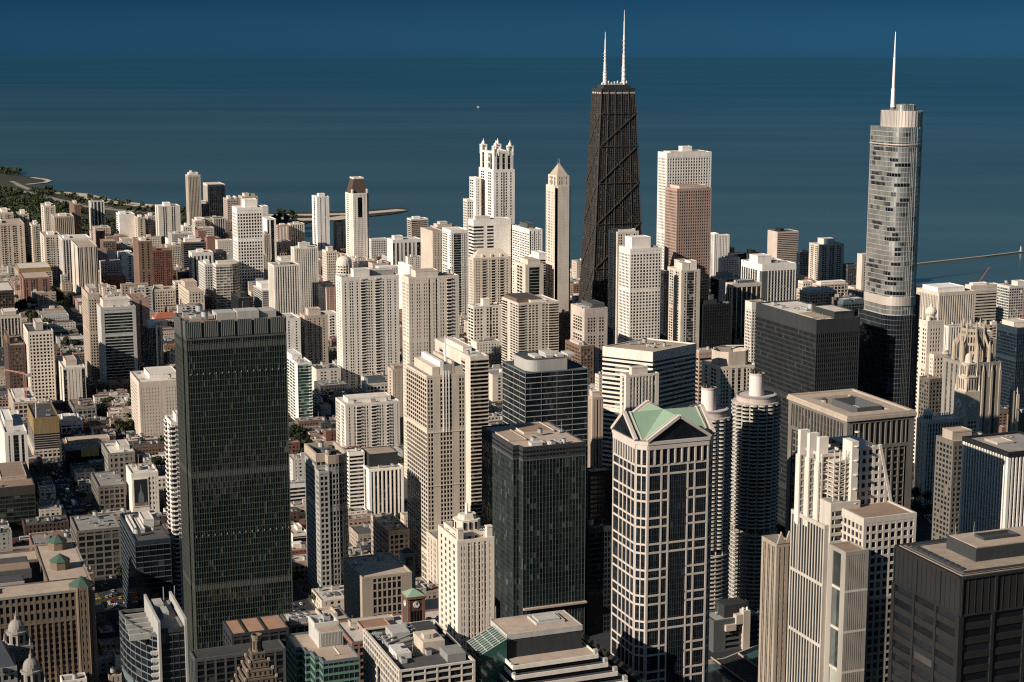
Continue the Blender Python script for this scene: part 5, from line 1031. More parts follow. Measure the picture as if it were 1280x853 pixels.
# square stone and glass tower with a sunken roof
def pit_tower():
    e0, e1, n0, n1, H = surv(988.5, 1060, 1141, 520, 'N823')
    r = root_of('stone_column_tower', 'square stone framed tower with a sunken roof court and tall columns at the top', 'skyscraper', e0, e1, n0, n1, 'the sunken roof tower', H)
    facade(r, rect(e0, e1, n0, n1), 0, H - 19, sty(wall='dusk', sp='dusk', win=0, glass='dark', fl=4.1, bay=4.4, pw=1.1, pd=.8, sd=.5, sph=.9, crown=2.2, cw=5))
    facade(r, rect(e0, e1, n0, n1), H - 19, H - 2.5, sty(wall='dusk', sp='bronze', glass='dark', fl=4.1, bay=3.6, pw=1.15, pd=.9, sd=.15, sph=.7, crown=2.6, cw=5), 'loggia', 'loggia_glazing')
    m = MB(); m.ring(rect(e0 - 1.8, e1 + 1.8, n0 - 1.8, n1 + 1.8), rect(e0 + 1, e1 - 1, n0 + 1, n1 - 1), H - 3.2, H - 1.2); m.ring(rect(e0 - 1.2, e1 + 1.2, n0 - 1.2, n1 + 1.2), rect(e0 + .8, e1 - .8, n0 + .8, n1 - .8), H - 1.2, H); m.build('cornice', W('limestone'), r)
    a, b, c, d = e0 + 9, e1 - 9.5, n0 + 10, n1 - 10
    m = MB(); m.ring(rect(e0 + .9, e1 - .9, n0 + .9, n1 - .9), rect(a, b, c, d), H - 7, H - .9); m.build('roof', RF('tan'), r)
    m = MB(); m.prism(rect(a - .1, b + .1, c - .1, d + .1), H - 8, H - 6.5); m.build('roof_court', RF('dark'), r)
    m = MB(); m.ring(rect(a + 7, b - 2, c + 5, d - 12), rect(a + 8, b - 3, c + 6, d - 13), H - 6.5, H + .4); m.build('screen_wall', W('darkgray'), r)
    m = MB(); m.prism(rect(a + 3, a + 6, c + 4, d - 4), H - 6.5, H - 4.5); m.prism(rect(a + 12, b - 8, c + 12, d - 20), H - 6.5, H - 3); m.build('plant_box', W('lightgray'), r)
    units(r, a + 2, b - 2, d - 10, d - 3, H - 6.5, 5)
pit_tower()

# white tower with fins and a slanted side, lower right
def finned_tower():
    N = 660.; s = surv(1000, 1034, 1114, 566, 'N660'); 
    def XE(px, py): return at_north(px, py, N)
    e0, Hs = XE(1040, 632); e1, _ = XE(1080, 632)
    r = root_of('finned_white_tower', 'white stone tower with three roof fins and one slanting side', 'skyscraper', e0 - 25, e1 + 50, N, N + 50, 'the finned white tower', 230)
    WH = 'bone'
    # left shaft: west face with tall window strips
    a = surv(990, 1031, 1067, 657, 'N668'); x0, x1 = a[0], a[1]; y0 = a[2]; y1 = a[3]; H1 = a[4]
    facade(r, rect(x0, x1, y0, y1), 0, H1, sty(wall=WH, sp=WH, glass='dark', fl=29, sph=1.6, pd=.28, sd=.3, bay=2.6, pw=.7, pat={'W': 'wwwwwwwwwwww', 'S': 's', '*': 'w'}, crown=2))
    facade(r, rect(x0 + 2.6, x1 + 1.8, y0 - 1.1, y0 + 8), 0, at_north(1034, 629, y0)[1], sty(wall=WH, sp=WH, glass='dark', fl=4.1, sph=1.6, pd=.5, sd=.55, pw=.2, bay=2, pat={'S': 'whhhhhhw', 'W': 's', '*': 's'}, crown=2.6), 'south_bay', 'south_bay_glazing')
    H2 = at_north(1040, 566, y0 + 10)[1]
    # upper open cage with three piers carrying fins
    up = rect(x0 + 3, x1 + 1., y0 + 9, y1 - 4)
    facade(r, up, H1 - 3, H2, sty(wall=WH, sp='lightgray', glass='soft', fl=4.6, sph=.5, bay=3.2, pw=.35, crown=1.5), 'upper_facade', 'upper_glazing')
    MB().prism(offset(up, -.4), H2 - 2, H2 - 1.2).build('upper_roof', RF('gray'), r)
    for k, (px, py) in enumerate(((1005, 537), (1016.5, 541), (1028.5, 546))):
        yy = y1 - 6 - k * (y1 - y0 - 14) / 2.4; x, z = at_north(px, py, yy); w = 2.6
        m = MB(); m.box(x - w, x + w, yy - 1.6, yy + 1.6, H1 - 6, z - 12, 0); m.build('pier', W(WH), r)
        m = MB()
        for q in range(9): m.box(x - w - .2, x + w + .2, yy - 1.85, yy + 1.85, H1 + q * (z - 12 - H1) / 9, H1 + q * (z - 12 - H1) / 9 + .8)
        for q in (-1, 1): m.box(x + q * w - .4, x + q * w + .4, yy - 1.95, yy + 1.95, H1 - 5, z - 12.2)
        m.build('pier_frame', W('offwhite'), r)
        m = MB(); m.box(x - w + .1, x + w - .1, yy - 1.2, yy + 1.2, z - 12, z); m.build('fin', W('offwhite'), r)
    # cage of white floor edges between the fins and the slanting slab
    m = MB(); zc0 = at_north(1034, 629, y0)[1]
    for q in range(8):
        z = zc0 + 2 + q * (H2 - zc0 - 3) / 8; m.box(x0 + 5, x1 + 1.5, y0 + 1.5, y0 + 8.8, z, z + .5)
        m.beam((x0 + 5, y0 + 1.4, z + .5), (x1 + 1.5, y0 + 1.4, z + 3.2), .3)
    for q in range(5): x = x0 + 5 + q * (x1 - x0 - 3.5) / 4; m.box(x - .25, x + .25, y0 + 1.2, y0 + 1.7, zc0, H2 + 3)
    m.build('open_frame', W(WH), r)
    # slanting slab
    xs, zt = at_north(1068, 560, y0 + 3); xe, _ = at_north(1099, 560, y0 + 3); xb, zb = at_north(1114.5, 636, y0 + 3); yb = y0 + 26
    g = MB(); g.poly([(xs, y0 + 3, 0), (xb, y0 + 3, 0), (xb, y0 + 3, zb), (xe, y0 + 3, zt), (xs, y0 + 3, zt)]); g.poly([(xb, y0 + 3, zb), (xb, yb, zb), (xe, yb, zt), (xe, y0 + 3, zt)]); g.poly([(xs, y0 + 3, zt), (xe, y0 + 3, zt), (xe, yb, zt), (xs, yb, zt)])
    g.poly([(xs, yb, 0), (xs, y0 + 3, 0), (xs, y0 + 3, zt), (xs, yb, zt)]); g.poly([(xb, yb, 0), (xs, yb, 0), (xs, yb, zt), (xe, yb, zt), (xb, yb, zb)]); g.poly([(xb, y0 + 3, 0), (xb, yb, 0), (xb, yb, zb), (xb, y0 + 3, zb)])
    g.build('slanted_glazing', G('black'), r)
    m = MB(); n = 9
    for q in range(n):
        z = zb + q * (zt - zb) / (n - 1); xr = xb + (xe - xb) * (z - zb) / (zt - zb); m.box(xs - .1, xr + .3, y0 + 2.35, y0 + 3.1, z - 1.7, z)
    for q in range(7):
        x = xs + q * (xb - xs) / 6.2
        zz = zt if x < xe else zt + (zb - zt) * (x - xe) / (xb - xe)
        m.box(x - .75, x + .75, y0 + 2.3, y0 + 3.1, zb - 2, zz + .4)
    m.beam((xe, y0 + 2.6, zt + .5), (xb, y0 + 2.6, zb), 1.2, 1.4); m.box(xs - 3.4, xs + .2, y0 - .5, y0 + 8, zb - 4, zt + 4)
    for q in range(6): z = zb + 6 + q * 7; m.tube((xs - 1.2, y0 - .8), 1.2, z, z + .5, seg=10)
    m.build('slanted_frame', W('offwhite'), r)
    # right hand block
    b = surv(1067, 1080.5, 1144, 648, 'N648')
    facade(r, rect(b[0], b[1], b[2], b[2] + 24), 0, b[4] - 40, sty(wall='graystone', win=100, glass='dark', fl=4.05, bay=3.6, pw=1.1, sph=1.3, pd=.5, sd=.45, crown=1), 'east_block', 'east_glazing')
    facade(r, rect(b[0], b[1], b[2], b[2] + 24), b[4] - 40, b[4], sty(wall=WH, win=100, glass='dark', fl=4.05, bay=3.6, pw=1.1, sph=1.3, pd=.55, sd=.5, crown=2.6), 'east_block_top', 'east_top_glazing')
    MB().prism(rect(b[0] + .4, b[1] - .4, b[2] + .4, b[2] + 23.6), b[4] - 1.6, b[4] - .7).build('east_roof', RF('brown'), r)
    c = surv(1044, 1058, 1084, 690, 'N644')
    facade(r, rect(c[0], c[1], c[2], c[2] + 14), 0, c[4], sty(wall='graystone', sp=WH, glass='pale', fl=21, sph=1.2, bay=1.6, pw=.7, pd=.6, sd=.62, pat={'W': 'shhs', 'S': 'wwwwwwwwww', '*': 'w'}, crown=2), 'bow_block', 'bow_glazing')
    MB().prism(rect(c[0] + .4, c[1] - .4, c[2] + .4, c[2] + 13), c[4] - 1.6, c[4] - .7).build('bow_roof', RF('brown'), r)
    # low left wing with gables
    d = surv(953, 971, 991, 680, 'N%f' % (y1 + 1.5)); FOOT.append((d[0], d[1], d[2], d[3]))
    facade(r, rect(d[0], d[1], d[2], d[3]), 0, d[4], sty(wall='limestone', sp='darkbrown', glass='black', fl=4, sph=1.2, pd=.22, sd=.16, pat={'W': 'swwswwswws', 'S': 'swswsws', '*': 'w'}, pw=.5, crown=2), 'gabled_wing', 'gabled_glazing')
    MB().prism(rect(d[0] + .4, d[1] - .4, d[2] + .4, d[3] - .4), d[4] - 1.6, d[4] - .7).build('gabled_roof', RF('gray'), r)
    for q in range(2):
        m = MB(); xa = d[0] + q * (d[1] - d[0]) / 2; xb_ = xa + (d[1] - d[0]) / 2; y = d[2] - .6
        m.v += [(xa, y, d[4]), (xb_, y, d[4]), ((xa + xb_) / 2, y, d[4] + 6), (xa, y + 1, d[4]), (xb_, y + 1, d[4]), ((xa + xb_) / 2, y + 1, d[4] + 6)]; m.f += [(0, 1, 2), (5, 4, 3), (0, 3, 4, 1), (1, 4, 5, 2), (2, 5, 3, 0)]; m.m += [0] * 5; m.n = 6
        m.build('gable', W('limestone'), r)
finned_tower()

# black steel court house, bottom right
def steel_tower():
    sh = surv(1120, 1202, 1330, 722, 'N560'); e0, e1, n0, n1, H = sh; e1 = e0 + 66
    r = root_of('steel_tower', 'dark steel office tower with a wide flat tan roof in the lower right corner', 'skyscraper', e0, e1, n0, n1, 'the dark steel tower', H)
    g = MB(); pl = rect(e0, e1, n0, n1); bands = H - 17
    facade(r, pl, 0, bands, sty(wall='steelblack', sp='steelblack', glass='black', fl=6.6, sph=3.0, bay=(n1 - n0) / 3, pw=1.5, pd=.9, sd=.45, crown=0))
    m = MB(); m.prism(offset(pl, .4), bands - .2, H, bottom=False)
    for i in range(4):
        a, b = pl[i], pl[(i + 1) % 4]; L = math.hypot(b[0] - a[0], b[1] - a[1]); t = ((b[0] - a[0]) / L, (b[1] - a[1]) / L); nn = (t[1], -t[0]); q = round(L / 3.4)
        for k in range(q + 1):
            w = .6 if k % 5 == 0 else .14; m.ebox(a, t, nn, max(0, k * L / q - w), min(L, k * L / q + w), .38, .95 if k % 5 == 0 else .62, bands, H - .3)
        m.ebox(a, t, nn, .01, L - .01, .38, .8, bands - .15, bands + .5); m.ebox(a, t, nn, .02, L - .02, .38, 1., H - .9, H + .15)
    m.build('parapet_wall', W('steelblack'), r)
    m = MB(); m.prism(offset(pl, -1.), H - .1, H + .25); m.build('roof', RF('tan'), r)
    m = MB()
    for d, z in ((-1.5, .45), (-3.2, .6), (-4.8, .45)): m.ring(offset(pl, d), offset(pl, d - .35), H + .2, H + .2 + z)
    m.build('roof_rail', DARKM, r)
    px0, px1, py0, py1 = e0 + 18, e1 - 6, n0 + 15, n1 - 12
    p = MB(); p.prism(rect(px0, px1, py0, py1), H + .2, H + 6); p.build('penthouse', W('charcoal'), r)
    p = MB(); p.prism(rect(px0 + .8, px1 - .8, py0 + .8, py1 - .8), H + 6, H + 6.4); p.build('penthouse_roof', RF('tan'), r)
    p = MB(); p.ring(rect(px0 + 10, px1 - 14, py0 + 8, py1 - 6), rect(px0 + 10.6, px1 - 14.6, py0 + 8.6, py1 - 6.6), H + 6.4, H + 7.6); p.prism(rect(px0 + 10.7, px1 - 14.7, py0 + 8.7, py1 - 6.7), H + 6.3, H + 6.5); p.build('roof_hatch', DARKM, r)
    for k in range(9):
        m = MB(); y = n0 + 9 + k * (n1 - n0 - 16) / 8; m.tube((e0 + 5.8, y), 1.9, H + .2, H + .9, seg=14); m.tube((e0 + 5.8, y), 1.4, H + .9, H + 1.0, seg=14); m.build('exhaust_fan', DARKM, r)
    for x, y in ((px0 + 3, py1 - 2), (px1 - 5, py1 - 1), (px0 + 12, py1 - 3)): MB().tube((x, y), .12, H + 6.4, H + 12, .06, 6).build('antenna', METAL, r)
steel_tower()

# tall black glass tower, left foreground
def black_glass_tower():
    e0, e1, n0, n1, H = surv(221, 232, 357, 403, 'N1030'); n1 = n0 + 38
    r = root_of('black_glass_tower', 'tall black glass tower with a fine grid and louvred crown at left', 'skyscraper', e0, e1, n0, n1, 'the tall black glass tower', H)
    Hb = at_north(232, 424, n0)[1]
    pl = [(e0, n0), (e1, n0), (e1, n1), (e0 - .6, n1), (e0 - .6, n0 + 13), (e0 + 2, n0 + 13), (e0 + 2, n0 + 8), (e0, n0 + 8)]
    facade(r, pl, 0, Hb, sty(wall='greenblack', sp='greenblack', glass='green', fl=3.9, bay=1.55, pw=.13, pd=.24, sd=.10, sph=.42, crown=1.2, cw=.4))
    m = MB(); f = MB(); i0 = .5
    m.prism(offset(pl, -.3), Hb - .5, H - 1.3, bottom=False)
    for i in range(len(pl)):
        a, b = pl[i], pl[(i + 1) % len(pl)]; L = math.hypot(b[0] - a[0], b[1] - a[1]); t = ((b[0] - a[0]) / L, (b[1] - a[1]) / L); nn = (t[1], -t[0])
        n = 6 if L > 50 else max(1, round(L / 10))
        for k in range(n): f.ebox(a, t, nn, k * L / n + .9, (k + 1) * L / n - .9, -.25, .30, Hb + .4, H)
    m.build('crown_recess', W('charcoal'), r); fo = f.build('louvre_panels', wallmat('louvre_grey', (.095, .105, .095), .6, .15), r)
    fin = MB()
    for i in range(len(pl)):
        a, b = pl[i], pl[(i + 1) % len(pl)]; L = math.hypot(b[0] - a[0], b[1] - a[1]); t = ((b[0] - a[0]) / L, (b[1] - a[1]) / L); nn = (t[1], -t[0]); n = 6 if L > 50 else max(1, round(L / 10))
        for k in range(n):
            for q in range(8): s = k * L / n + 1.2 + q * (L / n - 2.4) / 7; fin.ebox(a, t, nn, s - .09, s + .09, .29, .5, Hb + .5, H - .1)
    fin.build('louvre_frame', W('midgray'), fo)
    m = MB(); m.prism(offset(pl, -1.5), H - 1.4, H - .9); m.build('roof', RF('brown'), r)
    for x0, x1, y0, y1, h in ((.1, .32, .4, .8, .6), (.33, .52, .2, .6, 3.2), (.53, .75, .15, .5, 4.), (.76, .93, .2, .6, 3.)):
        p = MB(); a, b, c, d = e0 + (e1 - e0) * x0, e0 + (e1 - e0) * x1, n0 + (n1 - n0) * y0, n0 + (n1 - n0) * y1; p.prism(rect(a, b, c, d), H - 1, H + h); p.build('penthouse', W('gray'), r)
    units(r, e0 + 4, e1 - 4, n0 + 4, n1 - 4, H - .9, 6, [(e0 + (e1 - e0) * .3, e1, n0, n0 + 24)])
    c = MB()
    for k in range(2, 9):
        z = Hb - k * 3.9 * 1.0 if k == 6 else None
    for k in range(16):
        x = e0 + (e1 - e0) * (.03 + .063 * k); c.box(x, x + .4, n0 - .6, n0 - .28, Hb - 23.2, Hb - 22.4)
        c.box(x, x + .4, n0 - .6, n0 - .28, Hb - 128.2, Hb - 127.4)
    c.build('facade_light', W('gray'), r)
black_glass_tower()

# dark glass block with reflections and its taller banded neighbour
def dark_glass_pair():
    e0, e1, n0, n1, H = surv(602.5, 646, 732, 560, 'N1030')
    r = root_of('reflective_glass_tower', 'dark reflective green glass tower with a broad tan roof at centre', 'skyscraper', e0, e1, n0, n1, 'the reflective glass tower', H)
    m = glassmat("glass_reflect", (.008, .020, .020), (.015, .038, .036), (.11, .13, .11), .4, .07, rough=.06, jit=.05)
    pl = [(e0, n0 + 7), (e0 + 4.5, n0 + 7), (e0 + 4.5, n0), (e1, n0), (e1, n1), (e0, n1)]
    facade(r, pl, 0, H - 9, sty(wall='darkgray', sp='charcoal', glass='green', fl=3.9, bay=2.4, pw=.18, pd=.22, sd=.10, sph=.35, crown=.9, ub=2.4))
    facade(r, pl, H - 9, H, sty(wall='charcoal', sp='charcoal', glass='black', fl=3, bay=2.4, pw=.18, pd=.22, sd=.20, sph=1.6, crown=1.2), 'crown_louvre', 'crown_glazing')
    roofing(r, pl, H, 'tan', [(.05, .3, .3, .9, .8, 'tan', 'tan'), (.4, .85, .55, .95, 1.0, 'pink', 'brown')], 7)
    x = MB(); x.prism(rect(e0 + 12, e0 + 20, n0 + 3, n0 + 9), H - 1.1, H + 1.5); x.prism(rect(e0 + 25, e0 + 34, n0 + 3, n0 + 8), H - 1.1, H + .8); x.build('plant_box', W('lightgray'), r)
    x = MB(); a, b = e1 - 34, e1 - 3
    zb = at_north(690, 756, n0)[1]; x.box(e0 + 4.6, e1 + 1, n0 - 2.5, n0 + .1, zb - 1.2, zb); x.build('podium_canopy', W('tan'), r)
    e0, e1, n0, n1, H = surv(611, 657, 735, 466, 'N1135'); n1 = n0 + 48
    r = root_of('banded_glass_tower', 'dark glass tower with thin pale floor lines and a curved roof screen', 'skyscraper', e0, e1, n0, n1, 'the banded glass tower', H)
    facade(r, rect(e0, e1, n0, n1), 0, H, sty(wall='bluegray', sp='gray', glass='blue', fl=4.3, bay=12, pw=.25, pd=.3, sd=.28, sph=.5, crown=1., ub=1.6))
    roofing(r, rect(e0, e1, n0, n1), H, 'dark', (), 0)
    a, b = e0 + 4, e0 + (e1 - e0) * .72; pp = rounded(a, b, n0 + 5, n1 - 6, (9, 1, 9, 9), 8)
    m = MB(); m.prism(pp, H - 1.2, H + 7.5, bottom=False); m.build('roof_screen', W('gray'), r)
    m = MB(); m.prism(offset(pp, -.8), H + 7.5, H + 7.7); m.build('screen_roof', RF('dark'), r)
    m = MB()
    for k in range(4): m.prism(rect(a + 8 + k * 9, a + 14 + k * 9, n0 + 12, n0 + 26), H + 7.6, H + 9.4)
    m.prism(rect(b - 14, b - 5, n0 + 16, n0 + 30), H + 7.6, H + 10.5); m.build('plant_box', W('lightgray'), r)
dark_glass_pair()

# tan tower of vertical strips right of centre left
def tan_tower():
    e0, e1, n0, n1, H = surv(508, 533.5, 581, 470, 'N1185')
    r = root_of('tan_strip_tower', 'tall tan tower with plain vertical strips and a white winged roof', 'apartment tower', e0, e1, n0, n1, 'the tan strip tower', H)
    facade(r, rect(e0, e1, n0, n1), 24, H, sty(wall='sand', sp='sand', glass='black', fl=3.5, sph=1.05, pw=.8, pd=.28, sd=.24, pat={'W': 'wwwwwwwwww', 'S': 'wwsdwwwwdsww', '*': 'w'}, crown=2))
    roofing(r, rect(e0, e1, n0, n1), H, 'gray')
    zt = at_north(560, 452, n0)[1]
    for x0, x1, h, w in ((.16, .34, .6, 'sand'), (.36, .46, 1., 'white'), (.47, .66, .75, 'gray'), (.67, .74, 1., 'sand'), (.75, .97, .55, 'sand')):
        m = MB(); a, b = e0 + (e1 - e0) * x0, e0 + (e1 - e0) * x1; m.prism(rect(a, b, n0 + 1.5, n1 - 5), H - 1.2, H + (zt - H) * h); m.build('penthouse', W(w), r)
    m = MB(); x = e0 + (e1 - e0) * .5
    for q in (.43, .5, .575): x = e0 + (e1 - e0) * q; m.box(x - .35, x + .35, n0 - .75, n0 - .35, H - 45, H + 3)
    m.build('white_fin', W('white'), r)
    m = MB()
    for k in range(3): z = H - 45 - k * 42; m.ring(rect(e0 - .55, e1 + .55, n0 - .55, n1 + .55), rect(e0 + .5, e1 - .5, n0 + .5, n1 - .5), z, z + .7)
    m.build('belt_course', W('cream'), r)
    m = MB(); x = e0 + (e1 - e0) * .62; m.tube((x, n0 + 12), .8, zt - 2, zt + 18, .3, 8); m.build('mast', MASTW, r)
    b = surv(508, 530, 545, 655, 'N1160')
    facade(r, rect(e0 - 1, e0 + 14, n0 - 26, n0 - .5), 0, 42, sty(wall='cream', sp='sand', glass='dark', fl=4, bay=4, pat={'W': 'swswswws', 'S': 'swws', '*': 'w'}), 'podium_facade', 'podium_glazing')
    MB().prism(rect(e0 - .5, e0 + 13.5, n0 - 25.5, n0 - 1), 40.6, 41.2).build('podium_roof', RF('gray'), r)
    facade(r, rect(e0 + 14.2, e1 + 8, n0 - 24, n0 - .5), 0, 33, sty(wall='midgray', sp='charcoal', glass='green', fl=4, bay=6, sph=1.2), 'garage_facade', 'garage_glazing')
    MB().prism(rect(e0 + 14.6, e1 + 7.5, n0 - 23.5, n0 - 1), 31.6, 32.2).build('garage_roof', RF('dark'), r)
    facade(r, rect(e0, e1, n0, n1), 0, 24, sty(wall='sand', glass='black', fl=4.8, bay=5), 'base_facade', 'base_glazing'); FOOT.append((e0 - 1, e1 + 8, n0 - 26, n1))
tan_tower()

# grey tower with one round corner
def round_corner_tower():
    e0, e1, n0, n1, H = surv(380, 399, 437, 571, 'N1180'); n1 = n0 + 44
    r = root_of('round_corner_tower', 'grey gridded tower with a rounded front corner and a sunken dark roof', 'apartment tower', e0, e1, n0, n1, 'the round cornered tower', H)
    pl = rounded(e0, e1, n0, n1, (0, 11, 0, 0), 7); pl = [(e0, n0 + 9), (e0 + 7, n0 + 9), (e0 + 7, n0)] + pl[1:]
    facade(r, pl, 0, H - 6, sty(wall='gray', glass='black', fl=4.1, bay=3.4, pw=.8, sph=1.2, pd=.35, sd=.32, crown=0, ub=3.4))
    m = MB(); m.ring(offset(pl, .5), offset(pl, -1.2), H - 6.5, H); m.build('parapet_wall', W('limestone'), r)
    m = MB(); m.prism(offset(pl, -1.1), H - 5, H - 4.4); m.build('roof', RF('dark'), r)
    units(r, e0 + 10, e1 - 4, n0 + 12, n1 - 4, H - 4.4, 6)
    m = MB(); m.prism(rect(e0 + 9, e1 - 6, n0 + 16, n0 + 30), H - 4.4, H - 1); m.build('penthouse', W('darkgray'), r)
    h2 = at_north(392, 590, n0)[1]; facade(r, rect(e0 - .5, e0 + 6.8, n0 - .6, n0 + 8.8), 0, h2, sty(wall='gray', win=60, glass='black', fl=4.1, bay=3.4, pw=.9, sph=1.4, crown=2), 'lower_bay', 'lower_bay_glazing')
    MB().prism(rect(e0, e0 + 6.3, n0 - .2, n0 + 8.5), h2 - 2, h2 - 1.2).build('lower_roof', RF('dark'), r)
round_corner_tower()

# cream setback tower in front (bottom centre)
def setback_tower():
    e0, e1, n0, n1, H = surv(552, 572, 617, 676, 'N846'); n1 = n0 + 33
    r = root_of('setback_tower', 'cream stone setback tower with a small crown near the bottom centre', 'skyscraper', e0, e1, n0, n1, 'the cream setback tower', H)
    st = dict(wall='cream', glass='black', fl=3.7, sph=1.5, pw=.9, pd=.3, sd=.22, win=90)
    facade(r, rect(e0, e1, n0, n1), 0, H, sty(pat={'W': 'swswswsws', 'S': 'swwsgwgsgwgsws', '*': 'w'}, crown=2, **st))
    MB().prism(rect(e0 + .3, e1 - .3, n0 + .3, n1 - .3), H - 1.5, H - .6).build('roof', RF('tan'), r)
    z2 = at_north(590, 664, n0 + 6)[1]; z3 = at_north(584, 647, n0 + 8)[1]; zt = at_north(584, 618, n0 + 14)[1]; w = e1 - e0
    facade(r, rect(e0 + 2, e1 - 2.5, n0 + 4, n1 - 4), H - 1.5, z2, sty(pat={'W': 'swsws', 'S': 'swsgsgsws', '*': 'w'}, crown=2, **st), 'upper_facade', 'upper_glazing')
    MB().prism(rect(e0 + 2.4, e1 - 2.9, n0 + 4.4, n1 - 4.4), z2 - 1.5, z2 - .5).build('upper_roof', RF('tan'), r)
    cx = e0 + w * .48; cy = n0 + 14
    c = MB(); c.prism(chamf(cx - 7, cx + 7, cy - 6, cy + 6, 2.5), z2 - 1, z3 - 2); cc = c.build('crown', W('cream'), r)
    for q in range(3): x = cx - 3.4 + q * 3.4; k = MB(); k.box(x - .6, x + .6, cy - 6.4, cy - 5.95, z2 + .5, z3 - 3); k.build('crown_window', G('black'), cc)
    for q in range(2): y = cy - 2 + q * 4; k = MB(); k.box(cx - 7.4, cx - 6.95, y - .6, y + .6, z2 + .5, z3 - 3); k.build('crown_window', G('black'), cc)
    c = MB(); c.prism(chamf(cx - 5, cx + 5, cy - 4.5, cy + 4.5, 2), z3 - 2, z3 + .6, poly2=chamf(cx - 4, cx + 4, cy - 3.5, cy + 3.5, 1.6)); c.build('cap', W('cream'), cc)
    c = MB(); c.tube((cx, cy), .9, z3, z3 + (zt - z3) * .55, .7, 8); c.tube((cx, cy), .4, z3 + (zt - z3) * .55, zt, .15, 8); c.build('mast', MASTW, r)
    for x, y in ((e0 + 2, n0 + 2), (e1 - 2.2, n0 + 2), (e1 - 2.2, n1 - 3)):
        m = MB(); m.box(x - 1.6, x + 1.6, y - 1.6, y + 1.6, H - 1, H + 5.5); m.box(x - 1.8, x + 1.8, y - 1.8, y + 1.8, H + 5.5, H + 6.2); m.build('corner_pavilion', W('cream'), r)
    units(r, e0 + 16, e1 - 5, n0 + 7, n1 - 6, z2 - .5, 2)
setback_tower()

# gothic crowned tower at right
def gothic_tower():
    N = 1277.; e0, H = at_north(1208, 455, N); e1 = bis(lambda e: proj(e, N, H)[0] - 1250, e0, e0 + 200); n1 = N + 34
    r = root_of('gothic_tower', 'stone gothic tower with a crown of buttress pinnacles at the right', 'skyscraper', e0, e1, N, n1, 'the gothic tower', H)
    facade(r, rect(e0, e1, N, n1), 0, H, sty(wall='graystone', sp='darkgray', glass='dark', fl=4., sph=1.5, pw=1.1, pd=1.0, sd=.25, pat={'W': 'swswswsws', 'S': 'swwswwswws', '*': 'sw'}, crown=3))
    MB().prism(rect(e0 + .3, e1 - .3, N + .3, n1 - .3), H - 1.5, H - .6).build('roof', RF('gray'), r)
    cx, cy = (e0 + e1) / 2, N + 17; zc = at_north(1236, 408, cy)[1]; rad = (e1 - e0) * .29
    oc = circle((cx, cy), rad, 8, math.pi / 8)
    facade(r, oc, H - 1, zc, sty(wall='limestone', glass='black', fl=9, sph=2.5, bay=3, pw=1.2, pd=.6, sd=.4, crown=3), 'crown_facade', 'crown_glazing')
    MB().prism(offset(oc, -.4), zc - 2, zc - 1).build('crown_roof', RF('gray'), r)
    for i in range(8):
        a = math.pi / 8 + i * math.pi / 4; p0 = (cx + math.cos(a) * rad * 1.02, cy + math.sin(a) * rad * 1.02); p1 = (cx + math.cos(a) * rad * 1.62, cy + math.sin(a) * rad * 1.62)
        m = MB(); m.tube(p0, 1.5, H - 1, zc + 2, 1.2, 8); m.tube(p0, 1.3, zc + 2, zc + 8, .15, 8); m.build('pinnacle', W('limestone'), r)
        m = MB(); zo = H + (zc - H) * .42; m.tube(p1, 2.1, H - 14, zo, 1.8, 8); m.tube(p1, 1.9, zo, zo + 7, .2, 8)
        m.beam((p1[0], p1[1], zo - 2), (p0[0], p0[1], zc - 4), 1.1, 1.8); m.build('flying_buttress', W('limestone'), r)
    for k in range(5):
        x = e0 + (e1 - e0) * k / 4; m = MB(); m.box(x - 1.1, x + 1.1, N - 1.9, N - .3, 0, H - 8); m.tube((x, N - 1.1), 1.1, H - 8, H - 1, .2, 6); m.build('pier', W('limestone'), r)
    # south annexe with twin pinnacles
    x = at_north(1266, 480, N + 6)[0]
    for q in (0, 5.5):
        z = at_north(1267, 478 + q, N + 6)[1]; m = MB(); m.box(x + q - 1.6, x + q + 1.6, N + 4, N + 8, 0, z - 8); m.tube((x + q, N + 6), 1.7, z - 8, z, .2, 8); m.build('pinnacle_pier', W('sand'), r)
gothic_tower()

